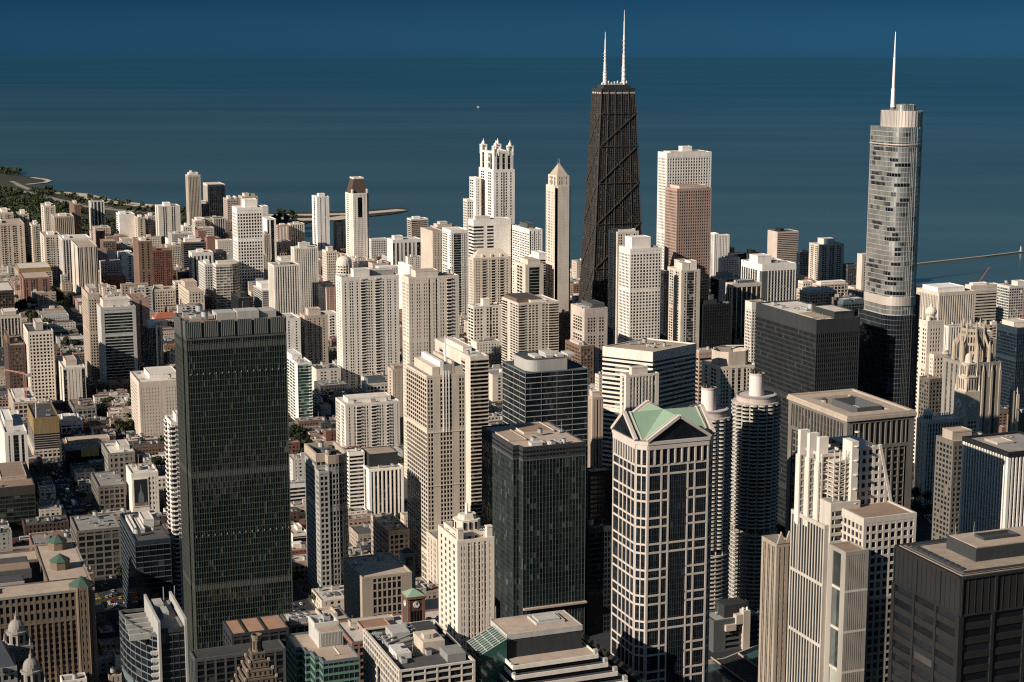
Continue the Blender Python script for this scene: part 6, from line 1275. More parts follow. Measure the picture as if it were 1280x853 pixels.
def clock_spire():
    N = 1238.
    e0, H = at_north(1205, 522, N); e1 = bis(lambda e: proj(e, N, H)[0] - 1224.5, e0, e0 + 100); w = e1 - e0
    r = root_of('clock_tower_building', 'white terracotta building with a tall tiered clock tower by the river bridge', 'office building', e0 - 30, e1, N, N + 36, 'the white clock tower', H)
    cx, cy = (e0 + e1) / 2, N + w / 2
    facade(r, rect(e0, e1, N, N + w), 0, H, sty(wall='sand', glass='black', fl=4., sph=1.6, pw=1.2, pd=.5, sd=.4, pat={'W': 'swwws', 'S': 'swwws', '*': 'w'}, crown=2), 'tower_facade', 'tower_glazing')
    z1 = at_north(1215, 490, N)[1]; z2 = at_north(1215, 472, N)[1]; z3 = at_north(1215, 456, N)[1]; z4 = at_north(1215, 440, N)[1]
    c = MB(); c.prism(rect(e0 + .3, e1 - .3, N + .3, N + w - .3), H - .5, z1); ck = c.build('clock_stage', W('sand'), r)
    c = MB()
    for q in (-1, 1):
        for p in (-1, 1): c.tube((cx + q * w * .44, cy + p * w * .44), 1.2, H, z1 + 5, .3, 8)
    c.build('corner_pinnacles', W('cream'), r)
    zc = (H + z1) / 2; rr = w * .30
    for nn in ((0, -1), (-1, 0), (1, 0), (0, 1)):
        d = MB(); n = 24; o = w / 2 - .1
        def pt(a, rad, q): u = math.cos(a) * rad; return (cx + nn[0] * (o + q) + (u if nn[0] == 0 else 0), cy + nn[1] * (o + q) + (u if nn[1] == 0 else 0), zc + math.sin(a) * rad)
        a0 = [pt(2 * math.pi * i / n, rr, .0) for i in range(n)]; a1 = [pt(2 * math.pi * i / n, rr, .25) for i in range(n)]
        d.poly(a1)
        for i in range(n): d.poly([a0[i], a0[(i + 1) % n], a1[(i + 1) % n], a1[i]])
        f = d.build('clock_face', W('offwhite'), ck)
        h = MB(); h.beam(pt(0, .01, .4), pt(math.radians(-20), rr * .55, .4), .45, .2); h.beam(pt(0, .01, .45), pt(math.radians(-75), rr * .8, .45), .35, .2)
        for i in range(12): a = 2 * math.pi * i / 12; h.beam(pt(a, rr * .78, .38), pt(a, rr * .96, .38), .35, .15)
        h.build('clock_hands', W('black'), ck)
    for k, (f0, za, zb) in enumerate(((.40, z1, z2), (.30, z2, z3))):
        a = w * f0; m = MB()
        m.prism(chamf(cx - a, cx + a, cy - a, cy + a, a * .35), za - .3, zb); m.prism(chamf(cx - a - .6, cx + a + .6, cy - a - .6, cy + a + .6, a * .35), zb - 1, zb + .2)
        o = m.build('tower_stage', W('sand'), r); k_ = MB()
        for q in (-.45, 0, .45):
            k_.box(cx + q * a - .5, cx + q * a + .5, cy - a - .12, cy - a + .05, za + 1.5, zb - 2.2); k_.box(cx - a - .12, cx - a + .05, cy + q * a - .5, cy + q * a + .5, za + 1.5, zb - 2.2)
        k_.build('stage_opening', G('black'), o)
        m = MB()
        for q in (-1, 1):
            for p in (-1, 1): m.tube((cx + q * a * 1.05, cy + p * a * 1.05), .55, za, zb + 1.5, .1, 6)
        m.build('stage_pinnacle', W('cream'), o)
    m = MB(); m.tube((cx, cy), w * .22, z3, (z3 + z4) / 2, w * .18, 10); m.dome((cx, cy), w * .18, (z3 + z4) / 2, 3, 10, 3); m.tube((cx, cy), .6, (z3 + z4) / 2 + 2, z4, .1, 6); m.build('cupola', W('sand'), r)
    # west wing with its round corner pavilion
    s = surv(1147, 1158, 1203, 526, 'N1242'); x0, y0, y1, h = s[0], s[2], s[3], s[4]
    facade(r, rect(x0, e0 - .4, y0, y1), 0, h, sty(wall='offwhite', sp='limestone', glass='black', fl=4., sph=1.5, pw=1.3, pd=.6, sd=.35, bay=3.6, pat={'W': 'swwsww', '*': 'w', 'S': 'wwwwwwwwwwww'}, crown=3))
    MB().prism(rect(x0 + .4, e0 - .8, y0 + .4, y1 - .4), h - 2, h - 1).build('roof', RF('light'), r)
    m = MB(); n = 14
    for q in range(n): x = x0 + 2 + q * (e0 - x0 - 4) / n; m.box(x, x + 1.1, y1 - 1., y1 - .2, h - .1, h + 2.4)
    for q in range(n): x = x0 + 2 + q * (e0 - x0 - 4) / n; m.box(x, x + .9, y0 + .1, y0 + .7, h - .1, h + 1.2)
    m.build('balustrade', W('white'), r)
    zc = at_north(1153, 512, y0 + 5)[1]; m = MB(); c = (x0 + 5, y0 + 5); m.tube(c, 4.2, h - .5, zc - 3, seg=10); m.dome(c, 4.4, zc - 3, 3.5, 10, 3)
    p = m.build('corner_pavilion', W('offwhite'), r); k = MB()
    for q in range(5): a = math.radians(180 + 25 * q); k.beam((c[0] + math.cos(a) * 4.2, c[1] + math.sin(a) * 4.2, h + 1), (c[0] + math.cos(a) * 4.2, c[1] + math.sin(a) * 4.2, zc - 5), .9, .5)
    k.build('arched_opening', G('black'), p)
clock_spire()

def domed_hotel():
    e0, e1, n0, n1, H = surv(1151, 1162, 1182, 402, 'N1355'); n1 = n0 + 26
    r = root_of('domed_hotel', 'slim stone hotel tower topped by a pale gold onion dome', 'hotel', e0, e1, n0, n1, 'the domed hotel', H)
    pl = rect(e0, e1, n0, n1); hs = at_north(1172, 442, n0)[1]
    facade(r, rect(e0, e1, n0 + 3, n1), 0, H, sty(wall='cream', glass='black', fl=4., bay=3.4, sph=1.7, pw=1.4, pat={'W': 'swwsww', 'S': 'swwwws', '*': 'w'}, crown=2))
    facade(r, rect(e0 + 4, e1, n0 - 4, n0 + 2.5), 0, hs, sty(wall='cream', glass='black', fl=4., bay=3.4, sph=1.7, pw=1.4, crown=3), 'front_facade', 'front_glazing')
    MB().prism(rect(e0 + .4, e1 - .4, n0 + 3.4, n1 - .4), H - 1.6, H - .8).build('roof', RF('tan'), r)
    MB().prism(rect(e0 + 4.4, e1 - .4, n0 - 3.6, n0 + 2.4), hs - 1.6, hs - .8).build('front_roof', RF('brown'), r)
    c = (e0 + 7.5, n0 + 9); z = H + 4
    m = MB(); m.tube(c, 4.6, H - 1, z, seg=12); m.build('drum', W('cream'), r)
    m = MB()
    prof = [(3.6, 0), (5.2, 2), (5.6, 4), (5.0, 6.2), (3.4, 8), (1.2, 9.2), (.25, 12)]
    for (r0, a), (r1, b) in zip(prof, prof[1:]): m.tube(c, r0, z + a, z + b, r1, 16)
    m.build('onion_dome', W('cream'), r)
    m = MB(); m.tube((c[0] - 5.5, c[1] + 5), .9, H - 1, H + 13, .6, 8); m.build('chimney', W('cream'), r)
    for q in (-1, 1): m = MB(); m.box(c[0] + q * 5 - .8, c[0] + q * 5 + .8, n0 + 3.2, n0 + 5, H - 1, H + 4); m.build('turret', W('cream'), r)
domed_hotel()

T('striped_office', 'white striped office with a flat dark edged roof at the right edge', (1206.5, 1261, 1330, 566, 'N845'), sty(wall='white', sp='charcoal', glass='black', fl=3.9, bay=2.9, pw=1.15, pd=1.0, sd=.25, sph=1.2, crown=0), 'gray', [(.2, .5, .5, .8, 1., 'tan', 'light')], 2, 'the striped office', cat='office tower')
r = [o for o in bpy.data.objects if o.name.startswith('striped_office')][0]
sh = surv(1206.5, 1261, 1330, 566, 'N845'); m = MB(); m.ring(offset(rect(*sh[:4]), 1.4), offset(rect(*sh[:4]), -.6), sh[4] - 2.6, sh[4] + .3); m.build('roof_edge', W('black'), r)

# crown of the hotel behind the corncobs
def crown_hotel():
    r = [o for o in bpy.data.objects if o.name.startswith('hotel') and 'octagonal' in o.get('label', '')][0]
    e0, e1, n0, n1, H = surv(878, 900, 945, 459, 'N1330'); zt = at_north(905, 440, n0 + 8)[1]
    cx, cy = (e0 + e1) / 2 + 1, (n0 + n1) / 2; a = (e1 - e0) * .43; b = (n1 - n0) * .38
    pl = chamf(cx - a, cx + a, cy - b, cy + b, a * .45)
    m = MB(); m.ring(pl, offset(pl, -1.5), H - 1.2, zt); m.build('crown_wall', W('sand'), r)
    m = MB(); m.prism(offset(pl, -1.4), H + (zt - H) * .45, H + (zt - H) * .5); m.build('crown_roof', RF('dark'), r)
    m = MB(); m.beam((cx - a, cy + b * .2, zt + 2), (cx, cy + b * .7, zt + 2), .7); m.beam((cx, cy + b * .7, zt + 2), (cx + a, cy + b * .3, zt + 2), .7); m.build('white_truss', W('white'), r)
crown_hotel()

# big stone market hall building with green turrets, lower left
def market_hall():
    n0 = 1062.; e1, H = at_north(116, 735, n0); e0 = e1 - 250; n1 = n0 + 108
    r = root_of('stone_mart', 'huge shaded stone block with green corner turret roofs in the lower left', 'office building', e0, e1, n0, n1, 'the huge stone block', H)
    st = sty(wall='duskbrown', sp='brown', glass='black', fl=4., sph=1.4, pw=1.3, pd=.8, sd=.2, bay=3.7, crown=1)  # wall colour darkened to take in the shade over this corner
    facade(r, rect(e0, e1, n0, n0 + 24), 0, H - 19, st)
    facade(r, rect(e0, e1, n0, n0 + 24), H - 19, H, sty(wall='duskbrown', glass='black', fl=6.3, sph=2.0, pw=1.7, pd=.8, sd=.7, bay=3.7, crown=1.4, win=100), 'attic_facade', 'attic_glazing')
    facade(r, rect(e1 - 26, e1, n0 + 24.2, n1), 0, H, sty(wall='duskbrown', glass='black', fl=6.3, sph=2., pw=1.9, bay=3.7), 'east_facade', 'east_glazing')
    facade(r, rect(e0, e1 - 26.2, n1 - 22, n1), 0, H - 3, sty(wall='duskbrown', glass='black', fl=6.3, sph=2., pw=1.9, bay=3.7), 'north_facade', 'north_glazing')
    m = MB(); m.prism(rect(e0 + .3, e1 - .4, n0 + .4, n0 + 23.6), H - 2, H - .5); m.prism(rect(e1 - 25.6, e1 - .4, n0 + 23.7, n1 - .4), H - 2, H - .55); m.prism(rect(e0 + .3, e1 - 25.7, n1 - 21.6, n1 - .5), H - 5, H - 3.6); m.build('roof', RF('tan'), r)
    m = MB(); m.prism(rect(e0, e1 - 26.3, n0 + 24.3, n1 - 22.3), 0, H - 12); m.build('court_roof', RF('dark'), r)
    m = MB(); m.ring(offset(rect(e0, e1, n0, n1), 1.1), offset(rect(e0, e1, n0, n1), .2), H - 1.2, H + .4); m.build('cornice', W('graystone'), r)
    for k, (x0, x1, y0, y1, h) in enumerate(((-120, -40, 30, 44, 4), (-118, -34, 46, 62, 7), (-96, -60, 9, 20, 6), (-150, -100, 60, 78, 9), (-60, -34, 66, 82, 5))):
        m = MB(); m.prism(rect(e1 + x0, e1 + x1, n0 + y0, n0 + y1), H - 14, H + h - 4); m.build('penthouse', W(('gray', 'darkgray', 'tan', 'duskbrown', 'gray')[k]), r)
        m = MB(); m.prism(rect(e1 + x0 + .6, e1 + x1 - .6, n0 + y0 + .6, n0 + y1 - .6), H + h - 4, H + h - 3.6); m.build('penthouse_roof', RF(('dark', 'brown', 'tan', 'brown', 'dark')[k]), r)
    m = MB()
    for k in range(7): m.dome((e1 - 58 - k * 6.5, n0 + 19), 1.5, H - .5, 2.4, 10, 3)
    m.build('roof_vent', W('offwhite'), r)
    units(r, e1 - 110, e1 - 30, n0 + 24, n1 - 24, H - 12, 10)
    for x, y, big in ((e1 - 6.5, n0 + 6., 1), (e1 - 15, n0 + 52, .85), (e1 - 12, n1 - 10, .85)):
        a = 7.2 * big; pl = chamf(x - a, x + a, y - a, y + a, 4 * big); hb = H + (1.5 if big == 1 else 5)
        if big == 1: facade(r, pl, 0, hb, sty(wall='duskbrown', glass='black', fl=5.2, sph=2.2, pw=1.6, win=40, pd=.6, sd=.5, bay=4, crown=2), 'turret_facade', 'turret_glazing')
        else: m = MB(); m.prism(pl, H - 2, hb); m.build('turret', W('duskbrown'), r)
        m = MB(); k = len(pl); p2 = offset(pl, .5); n = m.n
        for i in range(k): m.poly([(*p2[i], hb - .1), (*p2[(i + 1) % k], hb - .1), (x, y, hb + 5.6 * big)])
        m.poly([(*p, hb - .1) for p in p2][::-1]); m.build('turret_roof', COPPER_DARK, r)
market_hall()

# dark domed building in front of it
def twin_cupola():
    n0 = 836.; e1, H = at_north(57, 826, n0); e0 = e1 - 70
    r = root_of('cupola_building', 'dark stone building with two white domed cupolas in the bottom left corner', 'office building', e0, e1, n0, n0 + 44, 'the twin cupola building', H)
    facade(r, rect(e0, e1 - 14, n0 + 8, n0 + 40), 0, H - 4, sty(wall='midgray', glass='black', fl=4, bay=3.6, crown=2)); m = MB(); hip(m, e0, e1 - 14, n0 + 8, n0 + 40, H - 4.5, H + 5, .8); m.build('roof', wallmat('slate', (.05, .06, .07), .7, .2), r)
    for px, py, yy in ((38, 813, n0 + 7), (19.5, 765, n0 + 38)):
        x, z = at_north(px, py, yy); zb = z - 17
        facade(r, rect(x - 7, x + 7, yy - 6.5, yy + 6.5), 0, zb, sty(wall='dusk', glass='black', fl=4, bay=3.4, crown=2), 'corner_facade', 'corner_glazing')
        m = MB(); m.prism(rect(x - 6.6, x + 6.6, yy - 6.1, yy + 6.1), zb - 1, zb - .5); m.build('corner_roof', RF('gray'), r)
        m = MB(); m.tube((x, yy), 5., zb - .6, zb + 6, 5., 8); m.tube((x, yy), 5.6, zb + 6, zb + 7, 5.6, 12); m.tube((x, yy), 4.2, zb + 7, zb + 8.5, 4.2, 12); m.dome((x, yy), 4.2, zb + 8.5, 4.5, 14, 4); m.tube((x, yy), 1.1, zb + 12.5, zb + 15, .9, 8); m.tube((x, yy), .5, zb + 15, z + 1, .1, 6)
        c = m.build('cupola', W('graystone'), r); k = MB()
        for q in range(8): a = q * math.pi / 4 + math.pi / 8; k.beam((x + math.cos(a) * 4.75, yy + math.sin(a) * 4.75, zb + 1), (x + math.cos(a) * 4.75, yy + math.sin(a) * 4.75, zb + 5), 1.5, .5)
        k.build('cupola_opening', G('black'), c)
        for q in (-1, 1):
            for p in (-1, 1): m = MB(); m.tube((x + q * 6, yy + p * 5.6), .7, zb - .6, zb + 4, .2, 6); m.build('pinnacle', W('graystone'), r)
    units(r, e1 - 50, e1 - 20, n0 + 1, n0 + 7, H - 6, 3)
twin_cupola()

# curved black office with concrete fins
def curved_fin_office():
    n0 = 834.; e1, H = at_north(231, 783, n0); ec, _ = at_north(199, 787, n0); e0, Hn = at_north(152, 765, n0 + 40)
    r = root_of('curved_office', 'black office with a curved flank and two tall concrete roof fins', 'office building', e0, e1, n0, n0 + 48, 'the finned black office', H)
    arc = []
    for i in range(9):
        a = i / 8; x = e0 + (ec - e0) * (1 - math.cos(a * math.pi / 2)) * .9 + (ec - e0) * a * .1; y = n0 + 46 * (1 - a) ** 1.25 + 3
        arc.append((x, y))
    pl = arc + [(ec, n0 + 3), (ec, n0 + 48)] if arc[-1][0] < ec - .1 else arc + [(ec, n0 + 48)]
    low = H - 4
    facade(r, pl, 0, low, sty(wall='darkgray', sp='bluegray', glass='black', fl=4., bay=6, pw=.15, pd=.25, sd=.3, sph=.6, crown=1.6))
    m = MB(); m.prism(offset(pl, -.3), low - 4, low - 3.4); m.build('roof', RF('dark'), r)
    for k in range(5):
        m = MB(); y = n0 + 8 + k * 8; m.box(ec - 14 + k * .4, ec - .2, y, y + 1.6, low - 3.4, low - .2); m.build('roof_beam', W('gray'), r)
    facade(r, rect(ec + .2, e1, n0, n0 + 48), 0, H, sty(wall='charcoal', sp='darkgray', glass='black', fl=4., bay=3, pw=.2, pd=.22, sd=.12, sph=.6, crown=2.5), 'east_facade', 'east_glazing')
    m = MB(); m.prism(rect(ec + .6, e1 - .4, n0 + .4, n0 + 47.6), H - 1.8, H - 1); m.build('east_roof', RF('gray'), r)
    m = MB(); m.prism(rect(ec + 5, e1 - 5, n0 + 18, n0 + 30), H - 1, H + 2.4); m.prism(rect(ec + 7, e1 - 11, n0 + 28, n0 + 38), H - 1, H + 4); m.build('penthouse', W('gray'), r)
    for x in (ec - .1, e1 + .3):
        m = MB(); m.box(x - .6, x + .6, n0 - 1.5, n0 + 46, 0, H + 4.5); m.build('concrete_fin', W('gray'), r)
    m = MB()
    for k in range(12): z = H - 14 - k * 4; m.box(ec - 4.4, ec - .8, n0 + 1.2, n0 + 3, z, z + 1.7)
    m.build('balconies', W('lightgray'), r)
    for x, y in ((ec + 10, n0 + 47), (ec + 16, n0 + 47)): MB().tube((x, y), .25, H - 1, H + 7, .2, 6).build('antenna', METAL, r)
curved_fin_office()

T('office_box', 'dark navy glass box with cluttered roof behind the finned black office', (150, 169, 213, 677, 'N1150'), sty(wall='navy', sp='bluegray', glass='black', fl=4.1, bay=5, pw=.2, pd=.22, sd=.16, sph=.55, crown=3), 'dark', [(.45, .75, .45, .75, 6, 'lightgray', 'light'), (.08, .2, .3, .8, 3, 'lightgray', 'light'), (.3, .42, .3, .7, 2.5, 'lightgray', 'white'), (.78, .95, .5, .8, 3, 'offwhite', 'light')], 4, 'the navy glass box', cat='office building')

# brown stone ziggurat top
def ziggurat():
    n0 = 794.; x, z = at_north(320.5, 793, n0 + 14); e0 = x - 14; e1 = x + 14; zb = at_north(320, 853, n0)[1]
    r = root_of('ziggurat_tower', 'brown brick tower with a stepped pyramid top at the bottom edge', 'office tower', e0, e1, n0, n0 + 28, 'the stepped brown pyramid', zb)
    cx, cy = x, n0 + 14
    steps = 7; z0 = z - 8.5
    for k in range(steps):
        a = 3.4 + k * 1.55; zt = z0 - k * 4.0; pl = rect(cx - a, cx + a, cy - a, cy + a); base = zt - 4.0 if k < steps - 1 else 0
        m = MB(); m.prism(pl, base, zt - .6); m.ring(offset(pl, .25), offset(pl, -.5), zt - 1., zt)
        s = m.build('pyramid_step', W('duskbrown'), r)
        w = MB(); n = 3 + k
        for q in range(n):
            u = -a + (q + .5) * 2 * a / n; w.box(cx + u - .45, cx + u + .45, cy - a - .06, cy - a + .1, zt - 3.2, zt - 1.5); w.box(cx - a - .06, cx - a + .1, cy + u - .45, cy + u + .45, zt - 3.2, zt - 1.5)
        w.build('window_row', G('black'), s)
        for q in (-1, 1):
            for p in (-1, 1):
                if k: m = MB(); m.box(cx + q * a - .5, cx + q * a + .5, cy + p * a - .5, cy + p * a + .5, zt - .5, zt + 1.); m.build('corner_post', W('limestone'), r)
    m = MB(); m.tube((cx, cy), 2.5, z0 - .7, z - 1.5, 2.4, 12); m.ring(circle((cx, cy), 2.8, 12), circle((cx, cy), 2.2, 12), z - 1.6, z); m.build('top_drum', W('duskbrown'), r)
    k = MB()
    for q in range(8): a = q * math.pi / 4; k.beam((cx + math.cos(a) * 2.45, cy + math.sin(a) * 2.45, z0 + 1), (cx + math.cos(a) * 2.45, cy + math.sin(a) * 2.45, z - 3), .7, .3)
    k.build('drum_opening', G('black'), r)
ziggurat()

# low dark buildings along the river, bottom
def low_dark():
    n0 = 985.; e0, H = at_north(290, 793, n0); e1, _ = at_north(360, 783, n0)
    r = root_of('dark_low_block', 'dark low block with a brown ribbed roof and a lower terrace at the bottom', 'office building', e0 - 26, e1, n0 - 16, n0 + 26, 'the brown roofed low block', H)
    facade(r, rect(e0, e1, n0, n0 + 26), 0, H, sty(wall='charcoal', sp='charcoal', glass='black', fl=4.2, bay=6, sph=1.2, crown=2.)); m = MB(); m.prism(rect(e0 + .4, e1 - .4, n0 + .4, n0 + 25.6), H - 1.2, H - .3); m.build('roof', RF('rust'), r)
    m = MB()
    for q in (.25, .6): x = e0 + (e1 - e0) * q; m.box(x - .6, x + .6, n0 + 1, n0 + 25, H - .3, H + .5)
    m.build('roof_rib', W('charcoal'), r)
    facade(r, rect(e0 - 26, e1 - 6, n0 - 16, n0 - .5), 0, H - 7, sty(wall='darkgray', sp='charcoal', glass='black', fl=4.2, bay=6, sph=1.2, crown=2.), 'terrace_facade', 'terrace_glazing')
    m = MB(); m.prism(rect(e0 - 25.5, e1 - 6.4, n0 - 15.5, n0 - 1), H - 8.4, H - 7.7); m.build('terrace_roof', RF('dark'), r)
    n0 = 1006.; a, h = at_north(362, 782, n0); b, _ = at_north(436, 769, n0)
    r = root_of('plant_block', 'low riverside block with a row of round cooling fans on its roof', 'office building', a, b, n0, n0 + 24, None, h)
    facade(r, rect(a, b, n0, n0 + 24), 0, h, sty(wall='darkgray', sp='charcoal', glass='black', fl=4.2, bay=5, sph=1.2, crown=1.5)); m = MB(); m.prism(rect(a + .4, b - .4, n0 + .4, n0 + 23.6), h - 1.2, h - .4); m.build('roof', RF('tan'), r)
    for q in range(6):
        m = MB(); x = a + 4 + (q % 3) * 5.2; y = n0 + 6 + (q // 3) * 7; m.box(x - 2.4, x + 2.4, y - 3, y + 3, h - .5, h + 2.4); m.tube((x, y), 1.9, h + 2.4, h + 3., seg=14); m.tube((x, y), 1.4, h + 3, h + 3.1, seg=14, mi=1); m.build('cooling_fan', [METAL, DARKM], r)
    m = MB(); m.ring(rect(a + 22, b - 6, n0 + 6, n0 + 20), rect(a + 23, b - 7, n0 + 7, n0 + 19), h - .5, h + 2.2); m.prism(rect(a + 25, a + 34, n0 + 9, n0 + 15), h - .5, h + 1.6); m.build('plant_screen', W('sand'), r)
low_dark()

def green_terrace_office():
    n0 = 834.; e1, H = at_north(449, 821, n0); ea, _ = at_north(404, 825, n0); e0, _ = at_north(358, 790, n0 + 48)
    st = (ea - e0) / 4
    pl = [(e0, n0 + 26), (e0 + st * 1.6, n0 + 26), (e0 + st * 1.6, n0 + 18), (e0 + st * 2.9, n0 + 18), (e0 + st * 2.9, n0 + 8), (ea, n0 + 8), (ea, n0), (e1, n0), (e1, n0 + 48), (e0, n0 + 48)]
    r = root_of('green_glass_office', 'green glass office with stepped corners and a wide beige roof at the bottom', 'office building', e0, e1, n0, n0 + 48, 'the stepped green glass office', H)
    facade(r, pl, 0, H, sty(wall='bluegray', sp='green', glass='green', fl=4.2, bay=3, pw=.18, pd=.25, sd=.3, sph=1.3, crown=1.6)); roofing(r, pl, H, 'tan', (), 0)
    xs = e0 + (e1 - e0) * .42
    m = MB(); m.prism(rect(xs, e1 - 3, n0 + 22, n0 + 45), H - 1.1, H + 8); ph = m.build('penthouse', W('lightgray'), r)
    m = MB(); m.prism(rect(xs + .7, e1 - 3.7, n0 + 22.7, n0 + 31), H + 8, H + 8.3); m.build('penthouse_roof', RF('tan'), ph)
    m = MB(); m.ring(rect(xs - .1, e1 - 2.9, n0 + 31, n0 + 45.1), rect(xs + .6, e1 - 3.6, n0 + 32, n0 + 44.4), H + 7.8, H + 10.4); m.build('screen', W('lightgray'), ph)
    m = MB()
    for q in range(14): x = xs + 1 + q * (e1 - xs - 5) / 14; m.box(x, x + .5, n0 + 21.7, n0 + 22.02, H + .2, H + 7.6)
    m.build('louvre', W('gray'), ph)
    units(r, xs + 3, e1 - 7, n0 + 34, n0 + 42, H + 8, 4)
    m = MB(); m.box(e0 + 20, e0 + 20.6, n0 + 9, n0 + 47, H - 1.05, H - .7); m.build('roof_seam', W('offwhite'), r)
    m = MB(); m.tube((e1 - 12, n0 + 8), .2, H - 1, H + 6, .12, 6); m.build('antenna', METAL, r)
green_terrace_office()

def white_grid_office():
    e0, e1, n0, n1, H = surv(455.5, 500, 592, 838, 'N792')
    r = root_of('white_grid_office', 'white gridded office with a dark cluttered sunken roof at the bottom edge', 'office building', e0, e1, n0, n1, 'the white grid block', H)
    facade(r, rect(e0, e1, n0, n1), 0, H, sty(wall='bone', glass='dark', fl=3.9, bay=4.4, pw=.8, sph=1.1, pd=.7, sd=.62, win=100, crown=1.0, pat={'W': 'wwwwwwwwwwwwwwww', 'S': 'wwwwww', '*': 'w'}))
    m = MB(); m.prism(rect(e0 + .5, e1 - .5, n0 + .5, n1 - .5), H - 3, H - 2.2); m.build('roof', RF('dark'), r)
    for x0, x1, y0, y1, h, w in ((.1, .3, .28, .5, 1.6, 'lightgray'), (.5, .8, .35, .62, 4.2, 'sand'), (.55, .68, .42, .5, 6.5, 'sand'), (.7, .95, .1, .3, 2.2, 'midgray'), (.25, .5, .7, .9, 2.6, 'gray'), (.62, .9, .72, .92, 2, 'charcoal')):
        m = MB(); a, b, c, d = e0 + (e1 - e0) * x0, e0 + (e1 - e0) * x1, n0 + (n1 - n0) * y0, n0 + (n1 - n0) * y1; m.prism(rect(a, b, c, d), H - 2.2, H + h); m.build('penthouse', W(w), r)
    units(r, e0 + 4, e1 - 4, n0 + 4, n1 - 4, H - 2.2, 14)
    m = MB()
    for q in range(4): m.beam((e0 + 5, n0 + 34 + q * 5, H + .4), (e0 + 26, n0 + 44 + q * 5, H + 1.2), .8)
    m.build('roof_duct', METAL, r)
white_grid_office()

# terraced office with long white parapets
def terraced_office():
    n0 = 740.; H = 0
    
    r = root_of('terraced_office', 'broad terraced office stepping down in long pale parapets at the bottom', 'office building', 255, 360, 770, 880, 'the terraced office', 100)
    # top block
    N1 = 812.; e0, H = at_north(634, 795, N1); e1, _ = at_north(722, 776, N1 + 6)
    y1 = N1 + 26
    m = MB(); m.prism(rect(e0, e1, N1, y1), H - 14, H); m.build('top_block', W('charcoal'), r)
    m = MB(); m.prism(rect(e0 + .5, e1 - .5, N1 + .5, y1 - .5), H, H + .4); m.build('roof', RF('tan'), r)
    m = MB(); m.ring(offset(rect(e0, e1, N1, y1), .3), offset(rect(e0, e1, N1, y1), -.4), H - 2.4, H + .7); m.build('parapet', W('lightgray'), r)
    a = e0 + (e1 - e0) * .46; m = MB(); m.ring(rect(a, a + 17, N1 + 8, y1 - 4), rect(a + 1, a + 16, N1 + 9, y1 - 5), H + .3, H + 1.8); m.prism(rect(a + 2, a + 15, N1 + 10, y1 - 6), H + .3, H + 2.6); m.build('plant_box', W('lightgray'), r)
    # terraces
    for k in range(9):
        z = H - 12 - k * 4.1; y0 = N1 - 14 - k * 4.2; x0 = e0 - 2 - k * 2.6 + (2 if k else 0); x1 = e1 + 4 + k * 4.0
        base = z - 4.1 if k < 8 else 0
        m = MB(); m.prism(rect(x0 + .8, x1 - .8, y0 + .8, y1 + 6), base, z - .9, 0, 1); t = m.build('terrace', [G('black'), RF('tan') if k == 0 else RF('dark')], r)
        m = MB(); m.ring(rect(x0, x1, y0, y1 + 6.5), rect(x0 + .6, x1 - .6, y0 + .6, y1 + 5.9), z - 2.3, z); m.build('terrace_parapet', W('offwhite'), t)
        m = MB(); m.box(x1 - 1.8, x1 + .3, y0 + 1, y0 + 3.4, z - .5, z + 2.2); m.box(x0 - .1, x0 + 1.4, y0 + 2, y0 + 3.6, z - .5, z + 1.); m.build('corner_box', W('gray'), t)
    # glass atrium on the west
    gx, gz = at_north(590, 800, N1 + 12)
    m = MB(); m.v += [(gx, N1 - 2, gz - 4), (e0 - 1, N1 - 2, H - 1), (e0 - 1, N1 + 20, H - 1), (gx, N1 + 20, gz - 4), (gx, N1 - 2, 0), (e0 - 1, N1 - 2, 0), (e0 - 1, N1 + 20, 0), (gx, N1 + 20, 0)]
    m.f += [(0, 1, 2, 3), (4, 5, 1, 0), (7, 4, 0, 3), (6, 7, 3, 2)]; m.m += [0] * 4; m.n = 8; at = m.build('atrium', G('teal'), r)
    m = MB()
    for q in range(9): y = N1 - 2 + q * 22 / 8; m.beam((gx - .1, y, gz - 3.9), (e0 - .9, y, H - .8), .3)
    for q in range(5): u = q / 4; m.beam((gx + (e0 - 1 - gx) * u, N1 - 2.1, gz - 3.8 + (H - gz + 3) * u), (gx + (e0 - 1 - gx) * u, N1 + 20.1, gz - 3.8 + (H - gz + 3) * u), .3)
    m.build('atrium_frame', W('lightgray'), at)
    # long glazed corridor down the east side
    m = MB(); m.beam((e1 + 6, y1 + 4, H - 13), (e1 + 44, N1 - 52, H - 44), 5, 4); m.build('corridor', G('green'), r)
    for x, y in ((e0 - 4, y1 - 2), (e0 + 3, y1)): MB().tube((x, y), .25, H - 4, H + 8, .15, 6).build('antenna', METAL, r)
terraced_office()

